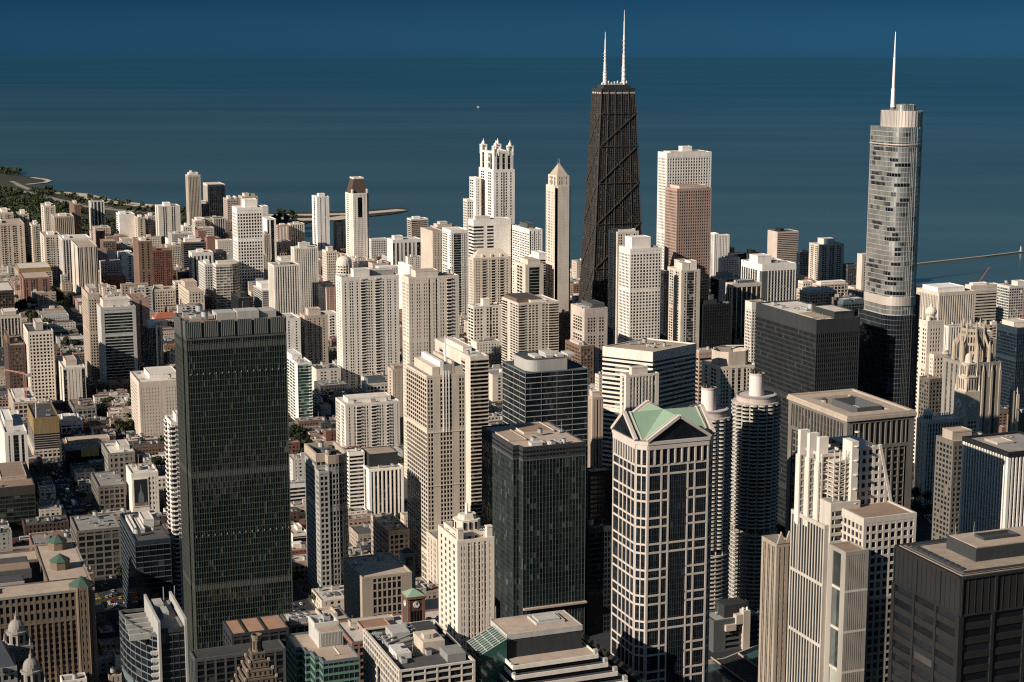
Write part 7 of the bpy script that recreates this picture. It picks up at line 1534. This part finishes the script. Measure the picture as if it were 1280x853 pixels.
# red brick riverside office with its clock tower
def clock_office():
    n0 = 962.; ex, H = at_north(509.5, 747, n0 + 8); e2 = bis(lambda e: proj(e, n0 + 8, H)[0] - 531, ex, ex + 60); w = e2 - ex; y = n0 + 8
    lo = at_north(480, 790, n0)[1]; lo = max(20, min(lo, 45)); a, _ = at_north(440, 790, n0); b = e2 + 22
    r = root_of('brick_clock_building', 'red brick clock tower with a green pyramid roof over a low riverside block', 'clock tower', a, b, n0, n0 + 40, 'the red clock tower', H)
    cx = ex + w / 2
    facade(r, rect(a, b, n0, n0 + 40), 0, lo, sty(wall='brick', glass='dark', fl=4.6, bay=4.2, pw=1.2, sph=1.5, win=60, crown=2)); roofing(r, rect(a, b, n0, n0 + 40), lo, 'light', [(.15, .4, .3, .7, 3.5, 'rose', 'rust'), (.1, .5, .75, .9, 2.5, 'pink', 'light')], 6)
    m = MB(); m.prism(rect(ex, e2, y, y + w), 0, H); t = m.build('tower_shaft', W('darkbrown'), r)
    m = MB()
    for q in (-1, 1):
        for p in (0, 1): m.box(cx + q * (w / 2 - .8) - .9, cx + q * (w / 2 - .8) + .9, y + p * w - (.25 if p == 0 else .8), y + p * w + (.8 if p == 0 else .25), lo, H - .2)
    m.ring(offset(rect(ex, e2, y, y + w), .7), offset(rect(ex, e2, y, y + w), -.4), H - 1.6, H); m.build('corner_pier', W('redbrick'), t)
    for q in range(4):
        m = MB(); x = ex + w * (.26 + .16 * q); m.box(x - .55, x + .55, y - .12, y + .05, H - 17.5, H - 9.5); m.build('arched_window', G('black'), t)
    for k, nn in enumerate(((0, -1), (-1, 0))):
        d = MB(); rr = w * .19; cy = y + w / 2; o = w / 2 + .3; zc = H - 5.6; n = 24
        def pt(a_, rad, q): u = math.cos(a_) * rad; return (cx + nn[0] * (o + q) + (u if nn[0] == 0 else 0), cy + nn[1] * (o + q) + (u if nn[1] == 0 else 0), zc + math.sin(a_) * rad)
        A = [pt(2 * math.pi * i / n, rr, 0) for i in range(n)]; B = [pt(2 * math.pi * i / n, rr, -.5) for i in range(n)]; d.poly(A)
        for i in range(n): d.poly([A[i], A[(i + 1) % n], B[(i + 1) % n], B[i]])
        f = d.build('clock_face', W('white'), t)
        h = MB(); h.beam(pt(0, .01, .14), pt(math.radians(80), rr * .75, .14), .28, .1); h.beam(pt(0, .01, .18), pt(math.radians(110), rr * .5, .18), .34, .1)
        for i in range(12): a_ = i * math.pi / 6; h.beam(pt(a_, rr * .78, .12), pt(a_, rr * .95, .12), .25, .1)
        h.build('clock_hands', W('black'), t)
    m = MB(); hip(m, ex - .6, e2 + .6, y - .6, y + w + .6, H - .05, at_north(518, 736, y + w / 2)[1] + .5); m.build('pyramid_roof', COPPER, r)
clock_office()

# church campanile in the street canyon
p = at_north(511.5, 690, 1090.); c = thing('church', 'square stone bell tower of a church beside the dark street canyon', 'church', (p[0], 1094, 0))
m = MB(); m.prism(rect(p[0] - 4.5, p[0] + 4.5, 1090, 1099), 0, p[1] - 2); m.prism(rect(p[0] - 5, p[0] + 5, 1089.5, 1099.5), p[1] - 2, p[1] - 1.2); m.build('bell_tower', W('gray'), c)
m = MB(); hip(m, p[0] - 4.6, p[0] + 4.6, 1089.9, 1099.1, p[1] - 1.2, p[1] + 2.2); m.build('roof', RF('dark'), c)
for q in (-1.8, 0, 1.8): m = MB(); m.box(p[0] + q - .6, p[0] + q + .6, 1089.8, 1090.05, p[1] - 10, p[1] - 4); m.build('louvred_opening', G('black'), c)
m = MB(); m.prism(rect(p[0] + 2, p[0] + 26, 1080, 1099), 0, 14); m.v += []; m.build('nave_wall', W('gray'), c); m = MB(); hip(m, p[0] + 1.5, p[0] + 26.5, 1079.5, 1099.5, 14, 21, .8); m.build('nave_roof', RF('light'), c); FOOT.append((p[0] - 5, p[0] + 27, 1079, 1100))

# shaded block with a tan cross shaped crown, below the corncobs
def brutal_block():
    n0 = 972.; e0, H = at_north(893, 776, n0); e1, _ = at_north(954, 770, n0); n1 = n0 + 19
    r = root_of('concrete_hotel', 'shaded concrete block with a tan T shaped crown below the corncob towers', 'hotel', e0, e1, n0, n1, 'the shaded concrete block', H)
    facade(r, rect(e0, e1, n0, n1), 0, H, sty(wall='darkgray', sp='darkgray', glass='black', fl=4., sph=1.6, sd=.8, pd=.8, pw=1.2, pat={'S': 'sshhhdhhh', 'W': 'sssss', '*': 's'}, crown=3)); roofing(r, rect(e0, e1, n0, n1), H, 'gray', (), 5)  # dark wall grey has the shade on this block painted in
    c = (e0 + (e1 - e0) * .5, n0 + 10.5); m = MB(); m.prism(rect(c[0] - 9, c[0] + 9, c[1] - 6, c[1] + 7), H - 1.2, H + 8); m.build('penthouse', W('charcoal'), r)
    m = MB(); x = e0 + (e1 - e0) * .62; m.box(x - 2.6, x + 2.6, n0 - 3.2, n0 + 3, 0, H + 5); m.box(x - 8, x - 2.5, n0 - 2.8, n0 + 2, H - 4, H + 2.6); m.box(x - 16, x - 8.1, n0 - 3., n0 + 6, H - 8, H - 3.6); m.build('crown', W('sand'), r)
    for q in (-1, 1): m = MB(); m.tube((x + q * 1.6, n0), .9, H + 5, H + 6.6, .8, 8); m.build('vent', W('white'), r)
brutal_block()

# white building with a billboard
def billboard_block():
    e0, e1, n0, n1, H = surv(158, 164.5, 197, 592, 648)
    n1 = n0 + 32
    r = root_of('billboard_building', 'small white office with a framed black billboard on its front', 'office building', e0, e1, n0, n1, 'the billboard building', H)
    facade(r, rect(e0, e1, n0, n1), 0, H, sty(wall='offwhite', glass='black', fl=4.6, bay=3.6, pw=1.6, sph=2., win=60, pat={'S': 'ssssswww', 'W': 'ssss', '*': 'w'}, crown=2.5)); roofing(r, rect(e0, e1, n0, n1), H, 'light', [(.3, .5, .4, .7, 3, 'pink', 'light')], 3)
    a, b = e0 + .6, e0 + (e1 - e0) * .62; z0, z1 = 10, H - 5
    m = MB(); m.ring(rect(0, 1, 0, 1), rect(.1, .9, .1, .9), 0, 0); m = MB(); m.box(a, b, n0 - .85, n0 - .45, z0, z1); s = m.build('billboard_frame', W('white'), r)
    m = MB(); m.box(a + .9, b - .9, n0 - .95, n0 - .83, z0 + .9, z1 - .9); m.build('billboard_panel', W('black'), s)
    cx = (a + b) / 2; m = MB(); h = z1 - z0
    pf = [(.30, .16), (.30, .32), (.24, .46), (.10, .55), (.05, .66), (.05, .78)]; w = b - a
    m.poly([(cx - w * p_[0] * .6, n0 - .99, z0 + h * p_[1]) for p_ in pf][::1] + [(cx + w * p_[0] * .6, n0 - .99, z0 + h * p_[1]) for p_ in pf][::-1]); m.build('billboard_picture', W('bluegray'), s)
    m = MB(); m.box(a + 1.2, b - 1.2, n0 - 1.02, n0 - .94, z0 + 1.2, z0 + h * .15); m.build('billboard_ground', W('brown'), s)
    m = MB(); m.tube((e0 + 8, n0 + 12), .35, H - 1, H + 14, .15, 6); m.build('mast', METAL, r)
billboard_block()

# ochre wrapped tower: bare floors below the sheeting
def bare_floors():
    r = [o for o in bpy.data.objects if o.name.startswith('construction_tower')][0]
    e0, e1, n0, n1, H = surv(34, 42, 73, 523, 'N1700')
    m = MB(); a = offset(rect(e0, e1, n0, n1), .55)
    zl = at_north(42, 543, n0)[1]; zm = at_north(42, 563, n0)[1]
    for k in range(8): z = zl - 2 - k * (zl - zm) / 7; m.ring(a, offset(a, -1.5), z - .5, z)
    m.build('bare_floor_edge', W('lightgray'), r)
    m = MB(); m.prism(offset(rect(e0, e1, n0, n1), .45), zm, zl - .3); m.build('open_storeys', G('bronze'), r)
    b = offset(rect(e0, e1, n0, n1), 1.2); facade(r, b, 0, zm, sty(wall='sand', glass='black', fl=4.2, bay=4.6, pw=1.4, sph=1.6, pd=.5, sd=.45, crown=1.5), 'lower_facade', 'lower_glazing')
    m = MB(); m.tube((e0 + 3, n0 + 4), .8, H - 1, H + 16, .6, 6); m.build('hoist', W('pink'), r)
bare_floors()

# two tower cranes
def crane(name, label, x, y, z0, h, az, jib, mat):
    c = thing(name, label, 'crane', (x, y, z0)); m = MB()
    for i in (-1, 1):
        for j in (-1, 1): m.box(x + i * 1.0 - .25, x + i * 1.0 + .25, y + j * 1.0 - .25, y + j * 1.0 + .25, z0, z0 + h)
    k = 0
    while k * 3 < h - 3:
        for s in (-1, 1): m.beam((x - 1, y + s, z0 + k * 3), (x + 1, y + s, z0 + k * 3 + 3), .22); m.beam((x + s, y - 1, z0 + k * 3), (x + s, y + 1, z0 + k * 3 + 3), .22)
        k += 1
    m.build('mast', mat, c); m = MB(); d = Vector((math.cos(az) * jib[0], math.sin(az) * jib[0], jib[1])); p = Vector((x, y, z0 + h)); u = Vector((0, 0, 1.6))
    m.beam(p, p + d, .5); m.beam(p + u, p + d + u * .3, .4)
    for i in range(12): a = p + d * (i / 12); b = p + d * ((i + 1) / 12); m.beam(a, b + u * (1 - (i + 1) / 17), .25)
    m.beam(p, p - Vector((d.x, d.y, 0)) * .25, .8); m.build('jib', mat, c); m = MB(); q = p - Vector((d.x, d.y, 0)) * .25; m.box(q.x - 1.6, q.x + 1.6, q.y - 1.6, q.y + 1.6, q.z - 2.5, q.z + .8); m.build('counterweight', W('gray'), c)
    m = MB(); m.box(x + .8, x + 2.8, y - 1, y + 1, z0 + h - 2.5, z0 + h); m.build('cab', W('white'), c)
REDP = wallmat('crane_red', (.42, .09, .07), .5, .1)
s = surv(1247, 1262, 1300, 358, 432); crane('tower_crane', 'red tower crane standing before the unfinished green glass block', s[0] + 22, s[2] - 6, 0, s[4] - 6, math.radians(10), (26, 4), REDP)
p = at_north(1222, 356, s[2] + 150); crane('luffing_crane', 'thin red crane with a raised jib against the lake', p[0], s[2] + 150, 0, p[1], math.radians(-20), (16, 26), REDP)
s = surv(29, 35, 66, 415, 505); crane('tower_crane', 'pink red crane mast standing against the white gridded tower at left', *gnd(34, 533), 0, 58, math.radians(150), (22, 4), wallmat('crane_pink', (.52, .26, .22), .6, .1))

# ------------------------------------------------------------------ the smaller buildings between the towers
bpy.context.view_layer.update()
DG = bpy.context.evaluated_depsgraph_get()
EYE = Vector((0, 0, CZ))
def seen(p, tol=3.):
    x, y = proj(*p)
    if not (2 < x < 1278 and 2 < y < 851): return False
    d = Vector(p) - EYE; L = d.length; h = S.ray_cast(DG, EYE, d / L, distance=L - tol)
    return not h[0]
def free(x0, x1, y0, y1, m=2.): return not any(a - m < x1 and x0 < b + m and c - m < y1 and y0 < d + m for a, b, c, d in FOOT)
USED = set()
def relation(px, py, rank=0):
    q = sorted(LAND, key=lambda l: abs(l[1] - px) + 1.3 * abs(l[2] - py))[rank]
    dx, dy = px - q[1], py - q[2]
    if abs(dx) > abs(dy): return ('right of ' if dx > 0 else 'left of ') + q[0]
    return ('in front of ' if dy > 0 else 'behind ') + q[0]
def auto_label(fmt_list, px, py):
    for rank in range(10):
        for f in fmt_list:
            s = f + ' ' + relation(px, py, rank)
            if s not in USED and len(s.split()) <= 16: USED.add(s); return s
    return fmt_list[0] + ' ' + relation(px, py)
CN = dict(brick='red brick', redbrick='dark red brick', brown='brown', tan='tan', cream='cream', gray='grey', rose='rose brick', sand='sandy', offwhite='white', darkgray='dark grey', midgray='mid grey', pink='pinkish', limestone='stone grey', darkbrown='dark brown', lightgray='pale grey', concrete='concrete', bluegray='slate blue', white='bright white')
cand = []
for b in BLOCKS:
    x0, x1, y0, y1 = b; xm = (x0 + x1) / 2; ym = (y0 + y1) / 2
    px, py = proj(xm, ym, 10)
    if not (-60 < px < 1340 and 150 < py < 880): continue
    far = ym > 2700; dp = min(42, (x1 - x0) / 2 - 3)
    cols = [(x0 + 2, x0 + 2 + dp), (x1 - 2 - dp, x1 - 2)] if x1 - x0 > 60 else [(x0 + 2, x1 - 2)]
    for c0, c1 in cols:
        y = y0 + 2
        while y < y1 - 9:
            wd = R.uniform(22, 48) if far else R.choice((7, 9, 12, 16, 22, 30)); wd = min(wd, y1 - 2 - y)
            if wd > 7:
                d0, d1 = (c0, c1 - R.uniform(0, 14)) if c0 == x0 + 2 else (c0 + R.uniform(0, 14), c1)
                cand.append((d0, d1, y + .4, y + wd - .4))
            y += wd
keepc = []
for x0, x1, y0, y1 in cand:
    if not free(x0, x1, y0, y1): continue
    xm, ym = (x0 + x1) / 2, (y0 + y1) / 2; big = (x1 - x0) * (y1 - y0)
    if R.random() < (.10 if ym < 2000 else .06): continue      # gaps: yards and car parks
    if ym > 2500: h = R.choice((9, 12, 14, 18, 24, 34, 48)) if xm > 320 else R.choice((9, 10, 12, 14))
    elif ym > 1900: h = R.choice((9, 11, 14, 18, 24, 30)) if xm > 380 else R.choice((9, 10, 12, 14, 16))
    elif xm > 560: h = R.choice((10, 14, 18, 24, 32))
    else: h = R.choice((8, 10, 12, 14, 16, 18, 22)) if big > 500 else R.choice((8, 10, 11, 13))
    vis = sum(seen((x0 + (x1 - x0) * u, y0 + (y1 - y0) * v, h + .5)) for u in (.05, .5, .95) for v in (.05, .5, .95)) + sum(seen((x0 + (x1 - x0) * u, y0 - .3, h * w)) for u in (.1, .9) for w in (.55,))
    if vis >= 2:
        p0 = proj(x0, y0, h); p1 = proj(x1, y1, h); keepc.append((vis / 11 * abs(p1[0] - p0[0] + 4) * (abs(p1[1] - p0[1]) + 12), x0, x1, y0, y1, h))
for x0, x1, y0, y1 in [k[1:5] for k in keepc]: FOOT.append((x0, x1, y0, y1))
small = []
for bx0, bx1, by0, by1 in BLOCKS:      # back lots and corner shops fill what the larger lots left open
    y = by0 + 1.5
    while y < by1 - 8:
        dy = R.uniform(9, 19); x = bx0 + 1.5
        while x < bx1 - 8:
            dx = R.uniform(9, 22); q = (x, min(x + dx - .6, bx1 - 1), y, min(y + dy - .6, by1 - 1)); x += dx
            if q[1] - q[0] > 6 and q[3] - q[2] > 6 and R.random() < .85 and free(*q, .8):
                h = R.choice((6, 8, 9, 11, 13, 16)) if q[2] < 2500 else R.choice((9, 12, 16, 26))
                px, py = proj(q[0], q[2], h)
                if not (-20 < px < 1300 and 150 < py < 870): continue
                vis = sum(seen((q[0] + (q[1] - q[0]) * u, q[2] + (q[3] - q[2]) * v, h + .5)) for u in (.1, .9) for v in (.1, .9))
                if vis >= 2: p1 = proj(q[1], q[3], h); small.append((vis / 4 * abs(p1[0] - px + 3) * (abs(p1[1] - py) + 8), *q, h))
        y += dy
small.sort(reverse=True); keepc.sort(reverse=True)
for k in small[:max(0, 430 - len(keepc))]: keepc.append(k)
FOOT_KEEP = len(FOOT)
NF = 430
LOWST = {}
for rank, (sc, x0, x1, y0, y1, h) in enumerate(keepc[:NF]):
    xm, ym = (x0 + x1) / 2, (y0 + y1) / 2
    tall = h > 21
    wk = R.choice(('offwhite', 'cream', 'sand', 'pink', 'tan', 'lightgray', 'brown', 'rose')) if tall else R.choice(('brick', 'redbrick', 'brown', 'tan', 'gray', 'rose', 'sand', 'midgray', 'darkbrown', 'limestone', 'cream', 'darkgray', 'lightgray', 'pink', 'offwhite', 'limestone'))
    rk = R.choice(('dark', 'dark', 'gray', 'brown', 'tan', 'gray', 'light', 'rust'))
    kind = 'apartment_block' if tall else R.choice(('brick_house', 'shop_building', 'loft_building', 'walk_up')) if (x1 - x0) * (y1 - y0) > 350 else 'town_house'
    if wk not in ('brick', 'redbrick', 'rose', 'brown') and kind == 'brick_house': kind = 'shop_building'
    cat = kind.replace('_', ' ').replace('walk up', 'walk-up')
    px, py = proj(xm, ym, h)
    feat = R.choice(('roof hut', 'skylights', 'vents', 'chimney'))
    hw = 'tall' if h > 40 else 'mid height' if tall else 'low' if h < 12 else 'squat' if (x1 - x0) > h * 2.6 else 'small'
    rn = {'light': 'pale', 'gray': 'grey'}.get(rk, rk)
    noun = cat if not kind.startswith('brick') else 'house'
    lab = auto_label([f"{hw} {CN[wk]} {noun} with {rn} roof", f"{hw} {CN[wk]} {noun} with {feat} on {rn} roof"], px, py)
    r = thing(kind, lab, cat, (xm, ym, 0), 'mid height blocks between the towers' if tall else 'low buildings between the towers')
    if rank >= NF - 240: FOOT.append((x0, x1, y0, y1))
    far = ym > 2300
    pl = rect(x0, x1, y0, y1)
    if not far and R.random() < .35 and x1 - x0 > 18 and y1 - y0 > 14:   # a notch: light wells and back yards
        nx = x0 + (x1 - x0) * R.uniform(.35, .65); ny = y1 - (y1 - y0) * R.uniform(.25, .5)
        pl = [(x0, y0), (x1, y0), (x1, ny), (nx, ny), (nx, y1), (x0, y1)]
    bayw = R.choice((3.2, 4., 5.)); st = sty(wall=wk, glass='black' if R.random() < .6 else 'dark', fl=R.choice((3.6, 4.2)), bay=bayw, pw=bayw * R.uniform(.4, .6), sph=R.uniform(1.5, 2.3), pd=.25, sd=.22, crown=R.uniform(.8, 1.6), pat={'W': None if R.random() < .6 else 'ssss', '*': None, 'N': 's', 'E': 's'} if R.random() < .5 else None)
    if tall and R.random() < .5: st['pat'] = {'S': R.choice(('swwswws', 'swbsbws', 'wwswww', 'sbwwbs')), 'W': R.choice(('sws', 'ss', 'swws')), '*': 's'}
    facade(r, pl, 0, h, st, 'wall', 'window_glazing')
    MB().prism(offset(pl, -.3), h - 1.3, h - .7, bottom=False).build('roof', RF(rk), r)
    w, d = x1 - x0, y1 - y0; ar = w * d
    if feat == 'roof hut' or tall:
        a = x0 + w * R.uniform(.15, .5); b = y0 + d * R.uniform(.2, .5); m = MB(); m.prism(rect(a, a + w * R.uniform(.15, .3), b, b + d * R.uniform(.2, .4)), h - .8, h + R.uniform(2, 4)); m.build('roof_hut', W(R.choice(('offwhite', 'tan', 'gray', wk))), r)
    if feat == 'chimney': m = MB(); a, b = x0 + w * .2, y0 + d * .7; m.prism(rect(a, a + 1.4, b, b + 1.4), h - .8, h + 2.5); m.build('chimney', W('brick'), r)
    if feat == 'skylights':
        m = MB()
        for q in range(3): a = x0 + w * (.2 + .2 * q); m.prism(rect(a, a + w * .12, y0 + d * .3, y0 + d * .6), h - .8, h + .1)
        m.build('skylight', G('pale'), r)
    if not far: units(r, x0 + 3, x1 - 3, y0 + 2.5, y1 - 2.5, h - .7, min(6, int(ar / 170) + 1))

# ------------------------------------------------------------------ trees
LEAF = []
def leafmat(name, col, v=.45):
    m, n, l = nt(name); b = n['Principled BSDF']; b.inputs['Roughness'].default_value = .8; b.inputs['Specular IOR Level'].default_value = .2
    g = n.new('ShaderNodeNewGeometry'); nz = n.new('ShaderNodeTexNoise'); nz.inputs['Scale'].default_value = .35; nz.inputs['Detail'].default_value = 3; l.new(g.outputs['Position'], nz.inputs['Vector'])
    oi = n.new('ShaderNodeObjectInfo'); ad = n.new('ShaderNodeMath'); l.new(nz.outputs['Fac'], ad.inputs[0]); l.new(oi.outputs['Random'], ad.inputs[1])
    mr = n.new('ShaderNodeMapRange'); l.new(ad.outputs[0], mr.inputs[0]); mr.inputs[1].default_value = .3; mr.inputs[2].default_value = 1.6; mr.inputs[3].default_value = 1 - v; mr.inputs[4].default_value = 1 + v
    s = n.new('ShaderNodeVectorMath'); s.operation = 'SCALE'; s.inputs[0].default_value = col; l.new(mr.outputs[0], s.inputs['Scale']); l.new(s.outputs[0], b.inputs['Base Color']); return m
LM = leafmat('leaf_green', (.033, .042, .019), .65); TRUNK = wallmat('bark', (.07, .05, .035), .95, .2)
def crown_faces(mb, cx, cy, cz, r, n, size, rr):
    lobes = [(rr.uniform(-.5, .5) * r, rr.uniform(-.5, .5) * r, rr.uniform(-.25, .45) * r, rr.uniform(.45, .7) * r) for _ in range(6)]
    for _ in range(n):
        lx, ly, lz, lr = rr.choice(lobes); v = Vector((rr.gauss(0, 1), rr.gauss(0, 1), rr.gauss(0, .9))); v.normalize(); p = Vector((cx + lx, cy + ly, cz + lz)) + v * lr * rr.uniform(.72, 1.05)
        t = v.cross(Vector((rr.uniform(-1, 1), rr.uniform(-1, 1), rr.uniform(-1, 1)))).normalized(); u = v.cross(t); s = size * rr.uniform(.6, 1.3); tl = v * rr.uniform(-.6, .6) * s
        mb.poly([tuple(p - t * s), tuple(p - u * s * .7 + tl), tuple(p + t * s), tuple(p + u * s * .7 - tl)])
TREES = []
for k in range(4):
    rr = random.Random(40 + k); m = MB(); crown_faces(m, 0, 0, 7.2, 4.6, 260, .95, rr); me = bpy.data.meshes.new('crown'); me.from_pydata(m.v, [], m.f); me.materials.append(LM)
    t = MB(); t.tube((0, 0), .38, 0, 4.4, .26, 7)
    for q in range(4): a = q * 1.6 + k; t.beam((0, 0, 3.6), (math.cos(a) * 2, math.sin(a) * 2, 6.6), .26, .26, w2=.12)
    te = bpy.data.meshes.new('trunk'); te.from_pydata(t.v, [], t.f); te.materials.append(TRUNK); TREES.append((me, te))
def tree(x, y, s, lab, grp):
    o = thing('tree', lab, 'tree', (x, y, 0), grp); k = R.choice(TREES)
    for nm, me in (('crown', k[0]), ('trunk', k[1])):
        c = bpy.data.objects.new(nm, me); COL.objects.link(c); c.parent = o
    o.scale = (s, s, s * R.uniform(.85, 1.1)); o.rotation_euler = (0, 0, R.uniform(0, 6.28)); return o
bpy.context.view_layer.update(); DG = bpy.context.evaluated_depsgraph_get()
spots = []
def scatter(pts, n, lab, grp, smin=.9, smax=1.5):
    poly = gp(pts); xs = [p[0] for p in poly]; ys = [p[1] for p in poly]; k = 0
    for _ in range(n * 14):
        if k >= n: break
        x, y = R.uniform(min(xs), max(xs)), R.uniform(min(ys), max(ys))
        if not inside((x, y), poly) or not free(x - 2.5, x + 2.5, y - 2.5, y + 2.5, .5) or any((x - a) ** 2 + (y - b) ** 2 < 36 for a, b in spots): continue
        if not seen((x, y, 11), 2): continue
        spots.append((x, y)); tree(x, y, R.uniform(smin, smax), lab, grp); k += 1
scatter([(16, 362), (48, 358), (76, 372), (80, 395), (60, 412), (26, 415), (14, 400)], 34, 'dark leafy tree in the dense grove below the red brown brick pair', 'trees in the grove at left', 1.1, 1.7)
scatter([(0, 330), (14, 332), (18, 352), (0, 356)], 8, 'dark leafy tree at the left edge below the wide cream slab', 'trees at the left edge')
scatter([(64, 405), (88, 415), (112, 470), (100, 475), (78, 440)], 16, 'dark street tree along the lane left of the glass banded tower', 'trees along the lane')
scatter([(120, 498), (165, 500), (168, 540), (150, 545), (120, 520)], 22, 'dark leafy tree in the square left of the blocky tan building', 'trees in the square')
scatter([(165, 555), (212, 558), (212, 590), (185, 588), (168, 575)], 14, 'dark tree in the car park below the blocky tan building', 'trees by the car park')
scatter([(352, 540), (382, 545), (382, 600), (360, 595), (350, 570)], 14, 'dark tree in the yard left of the round cornered tower', 'trees left of the round tower')
scatter([(388, 470), (420, 470), (425, 505), (392, 510)], 12, 'dark tree between the green glass tower and the broad condominium', 'trees behind the condominium')
scatter([(494, 560), (512, 560), (512, 588), (498, 590)], 6, 'dark tree below the white mid rise with bays', 'trees below the mid rise')
scatter([(176, 345), (230, 340), (234, 358), (180, 362)], 8, 'dark tree in front of the red brown block', 'trees in front of the red brown block')
scatter([(326, 318), (345, 322), (345, 345), (328, 340)], 8, 'dark tree just right of the white grid tower foot', 'trees by the white grid tower')
scatter([(225, 262), (236, 262), (238, 290), (226, 290)], 8, 'tree on the green strip left of the slim tan beach tower', 'trees left of the beach tower')
scatter([(340, 268), (368, 268), (370, 280), (345, 282)], 14, 'bushy tree behind the beach by the harbour', 'trees behind the harbour beach', 1.2, 2.)
scatter([(1060, 560), (1200, 640), (1200, 660), (1150, 660)], 4, 'tree on the riverside below the white clock tower', 'riverside trees')
# street trees
k = 0
for e, wd in NS_ST[1:9]:
    y = 1140.
    while y < 2500 and k < 110:
        y += R.uniform(9, 22)
        for s in (-1, 1):
            x = e + s * (wd / 2 + 1.6)
            if R.random() < .5 and not any(abs(y - n) < w2 / 2 + 2 for n, w2 in EW_ST) and seen((x, y, 9), 2):
                px, py = proj(x, y, 8); spots.append((x, y)); k += 1
                tree(x, y, R.uniform(.65, 1.), f"street tree at the kerb {relation(px, py)}", 'street trees')
# the far park: one mass of woods nobody could count
wd_ = MB(); rr = random.Random(5); poly = gp([(-40, 238), (8, 238), (40, 246), (76, 258), (108, 262), (128, 268), (150, 276), (150, 292), (110, 302), (80, 312), (40, 330), (-40, 336)]); xs = [p[0] for p in poly]; ys = [p[1] for p in poly]; n = 0
lawn_c = [(gnd(x, y), rad) for x, y, rad in ((105, 275, 60), (138, 273, 70), (108, 285, 50), (140, 284, 50))]
while n < 620:
    x, y = rr.uniform(min(xs), max(xs)), rr.uniform(min(ys), max(ys))
    if inside((x, y), poly) and free(x - 5, x + 5, y - 5, y + 5, 1) and not any(math.hypot(x - c[0], y - c[1]) < r_ for c, r_ in lawn_c): crown_faces(wd_, x, y, 8, 8.5, 46, 3.0, rr); n += 1
for pts, q in (([(0, 213), (26, 215), (24, 219), (0, 219)], 40), ([(36, 239), (64, 238), (72, 246), (46, 247)], 26), ([(70, 243.5), (120, 249), (190, 260), (300, 270), (300, 276), (180, 268), (100, 257)], 110)):
    pp = gp(pts); xs = [p[0] for p in pp]; ys = [p[1] for p in pp]; z = 0
    while z < q:
        x, y = rr.uniform(min(xs), max(xs)), rr.uniform(min(ys), max(ys))
        if inside((x, y), pp): crown_faces(wd_, x, y, 7, 8, 30, 3., rr); z += 1
struct('woods', wd_, LM, 'stuff')

# ------------------------------------------------------------------ cars in the streets
CARS = {}
def car_mesh(colname, col, bus=False):
    if colname in CARS: return CARS[colname]
    m = MB(); L, wv, h = (6., 1.35, 3.0) if bus else (2.25, .92, .95)
    m.prism(rounded(-wv, wv, -L, L, (.3,) * 4, 2), .35, h if bus else .95)
    if not bus: m.hexa([(-.85, -1.7, .95), (.85, -1.7, .95), (.85, 1.1, .95), (-.85, 1.1, .95), (-.68, -1.2, 1.5), (.68, -1.2, 1.5), (.68, .5, 1.5), (-.68, .5, 1.5)], 1); m.box(-.62, .62, -1.1, .4, 1.5, 1.54)
    else: m.box(-wv - .03, wv + .03, -L + .5, L - .5, 1.5, 2.4, 1)
    for i in (-1, 1):
        for j in (-1, 1): m.box(i * wv - .12, i * wv + .12, j * L * .62 - .33, j * L * .62 + .33, 0, .66, 2)
    me = bpy.data.meshes.new('bus' if bus else 'car'); me.from_pydata(m.v, [], m.f); paint = bpy.data.materials.new('paint_' + colname); paint.use_nodes = True; b = paint.node_tree.nodes['Principled BSDF']; b.inputs['Base Color'].default_value = (*col, 1); b.inputs['Roughness'].default_value = .3
    for mm in (paint, G('black'), DARKM): me.materials.append(mm)
    me.polygons.foreach_set('material_index', m.m); CARS[colname] = me; return me
CC = dict(white=(.75, .74, .70), black=(.02, .02, .02), silver=(.45, .45, .44), red=(.35, .04, .03), yellow=(.6, .40, .05), blue=(.03, .07, .16))
n = 0; bpy.context.view_layer.update(); DG = bpy.context.evaluated_depsgraph_get()
lanes = [(e, q, True) for e, w_ in NS_ST[1:11] for q in (-4.6, -1.7, 1.7, 4.6)] + [(y, q, False) for y, w_ in EW_ST[:12] for q in (-3.4, 3.4)]
for c, q, ns in lanes:
    v = 1000. if ns else 0.
    while v < (2300 if ns else 1000):
        v += R.uniform(7, 30); x, y = (c + q, v) if ns else (v, c + q)
        if n < 230 and free(x - 3, x + 3, y - 3, y + 3, 0) and seen((x, y, 1.2), 1.5):
            k = R.choice(('white', 'white', 'black', 'black', 'silver', 'silver', 'red', 'yellow', 'blue')); px, py = proj(x, y, 1); bus = R.random() < .04
            o = bpy.data.objects.new('bus' if bus else 'car', car_mesh(('bus_' if bus else '') + k, CC[k], bus)); COL.objects.link(o); o.location = (x, y, .01); o.rotation_euler = (0, 0, 0 if ns else math.pi / 2)
            tag(o, auto_label([f"{'long' if bus else 'small'} {k} {'bus' if bus else 'car'} in the street"] + [f"{'long' if bus else 'small'} {k} {'bus' if bus else 'car'} {w_} the street" for w_ in ('driving along', 'stopped in')], px, py), 'bus' if bus else 'car', 'cars in the streets'); n += 1
print('counts', len(keepc), len(small), len(spots), n)
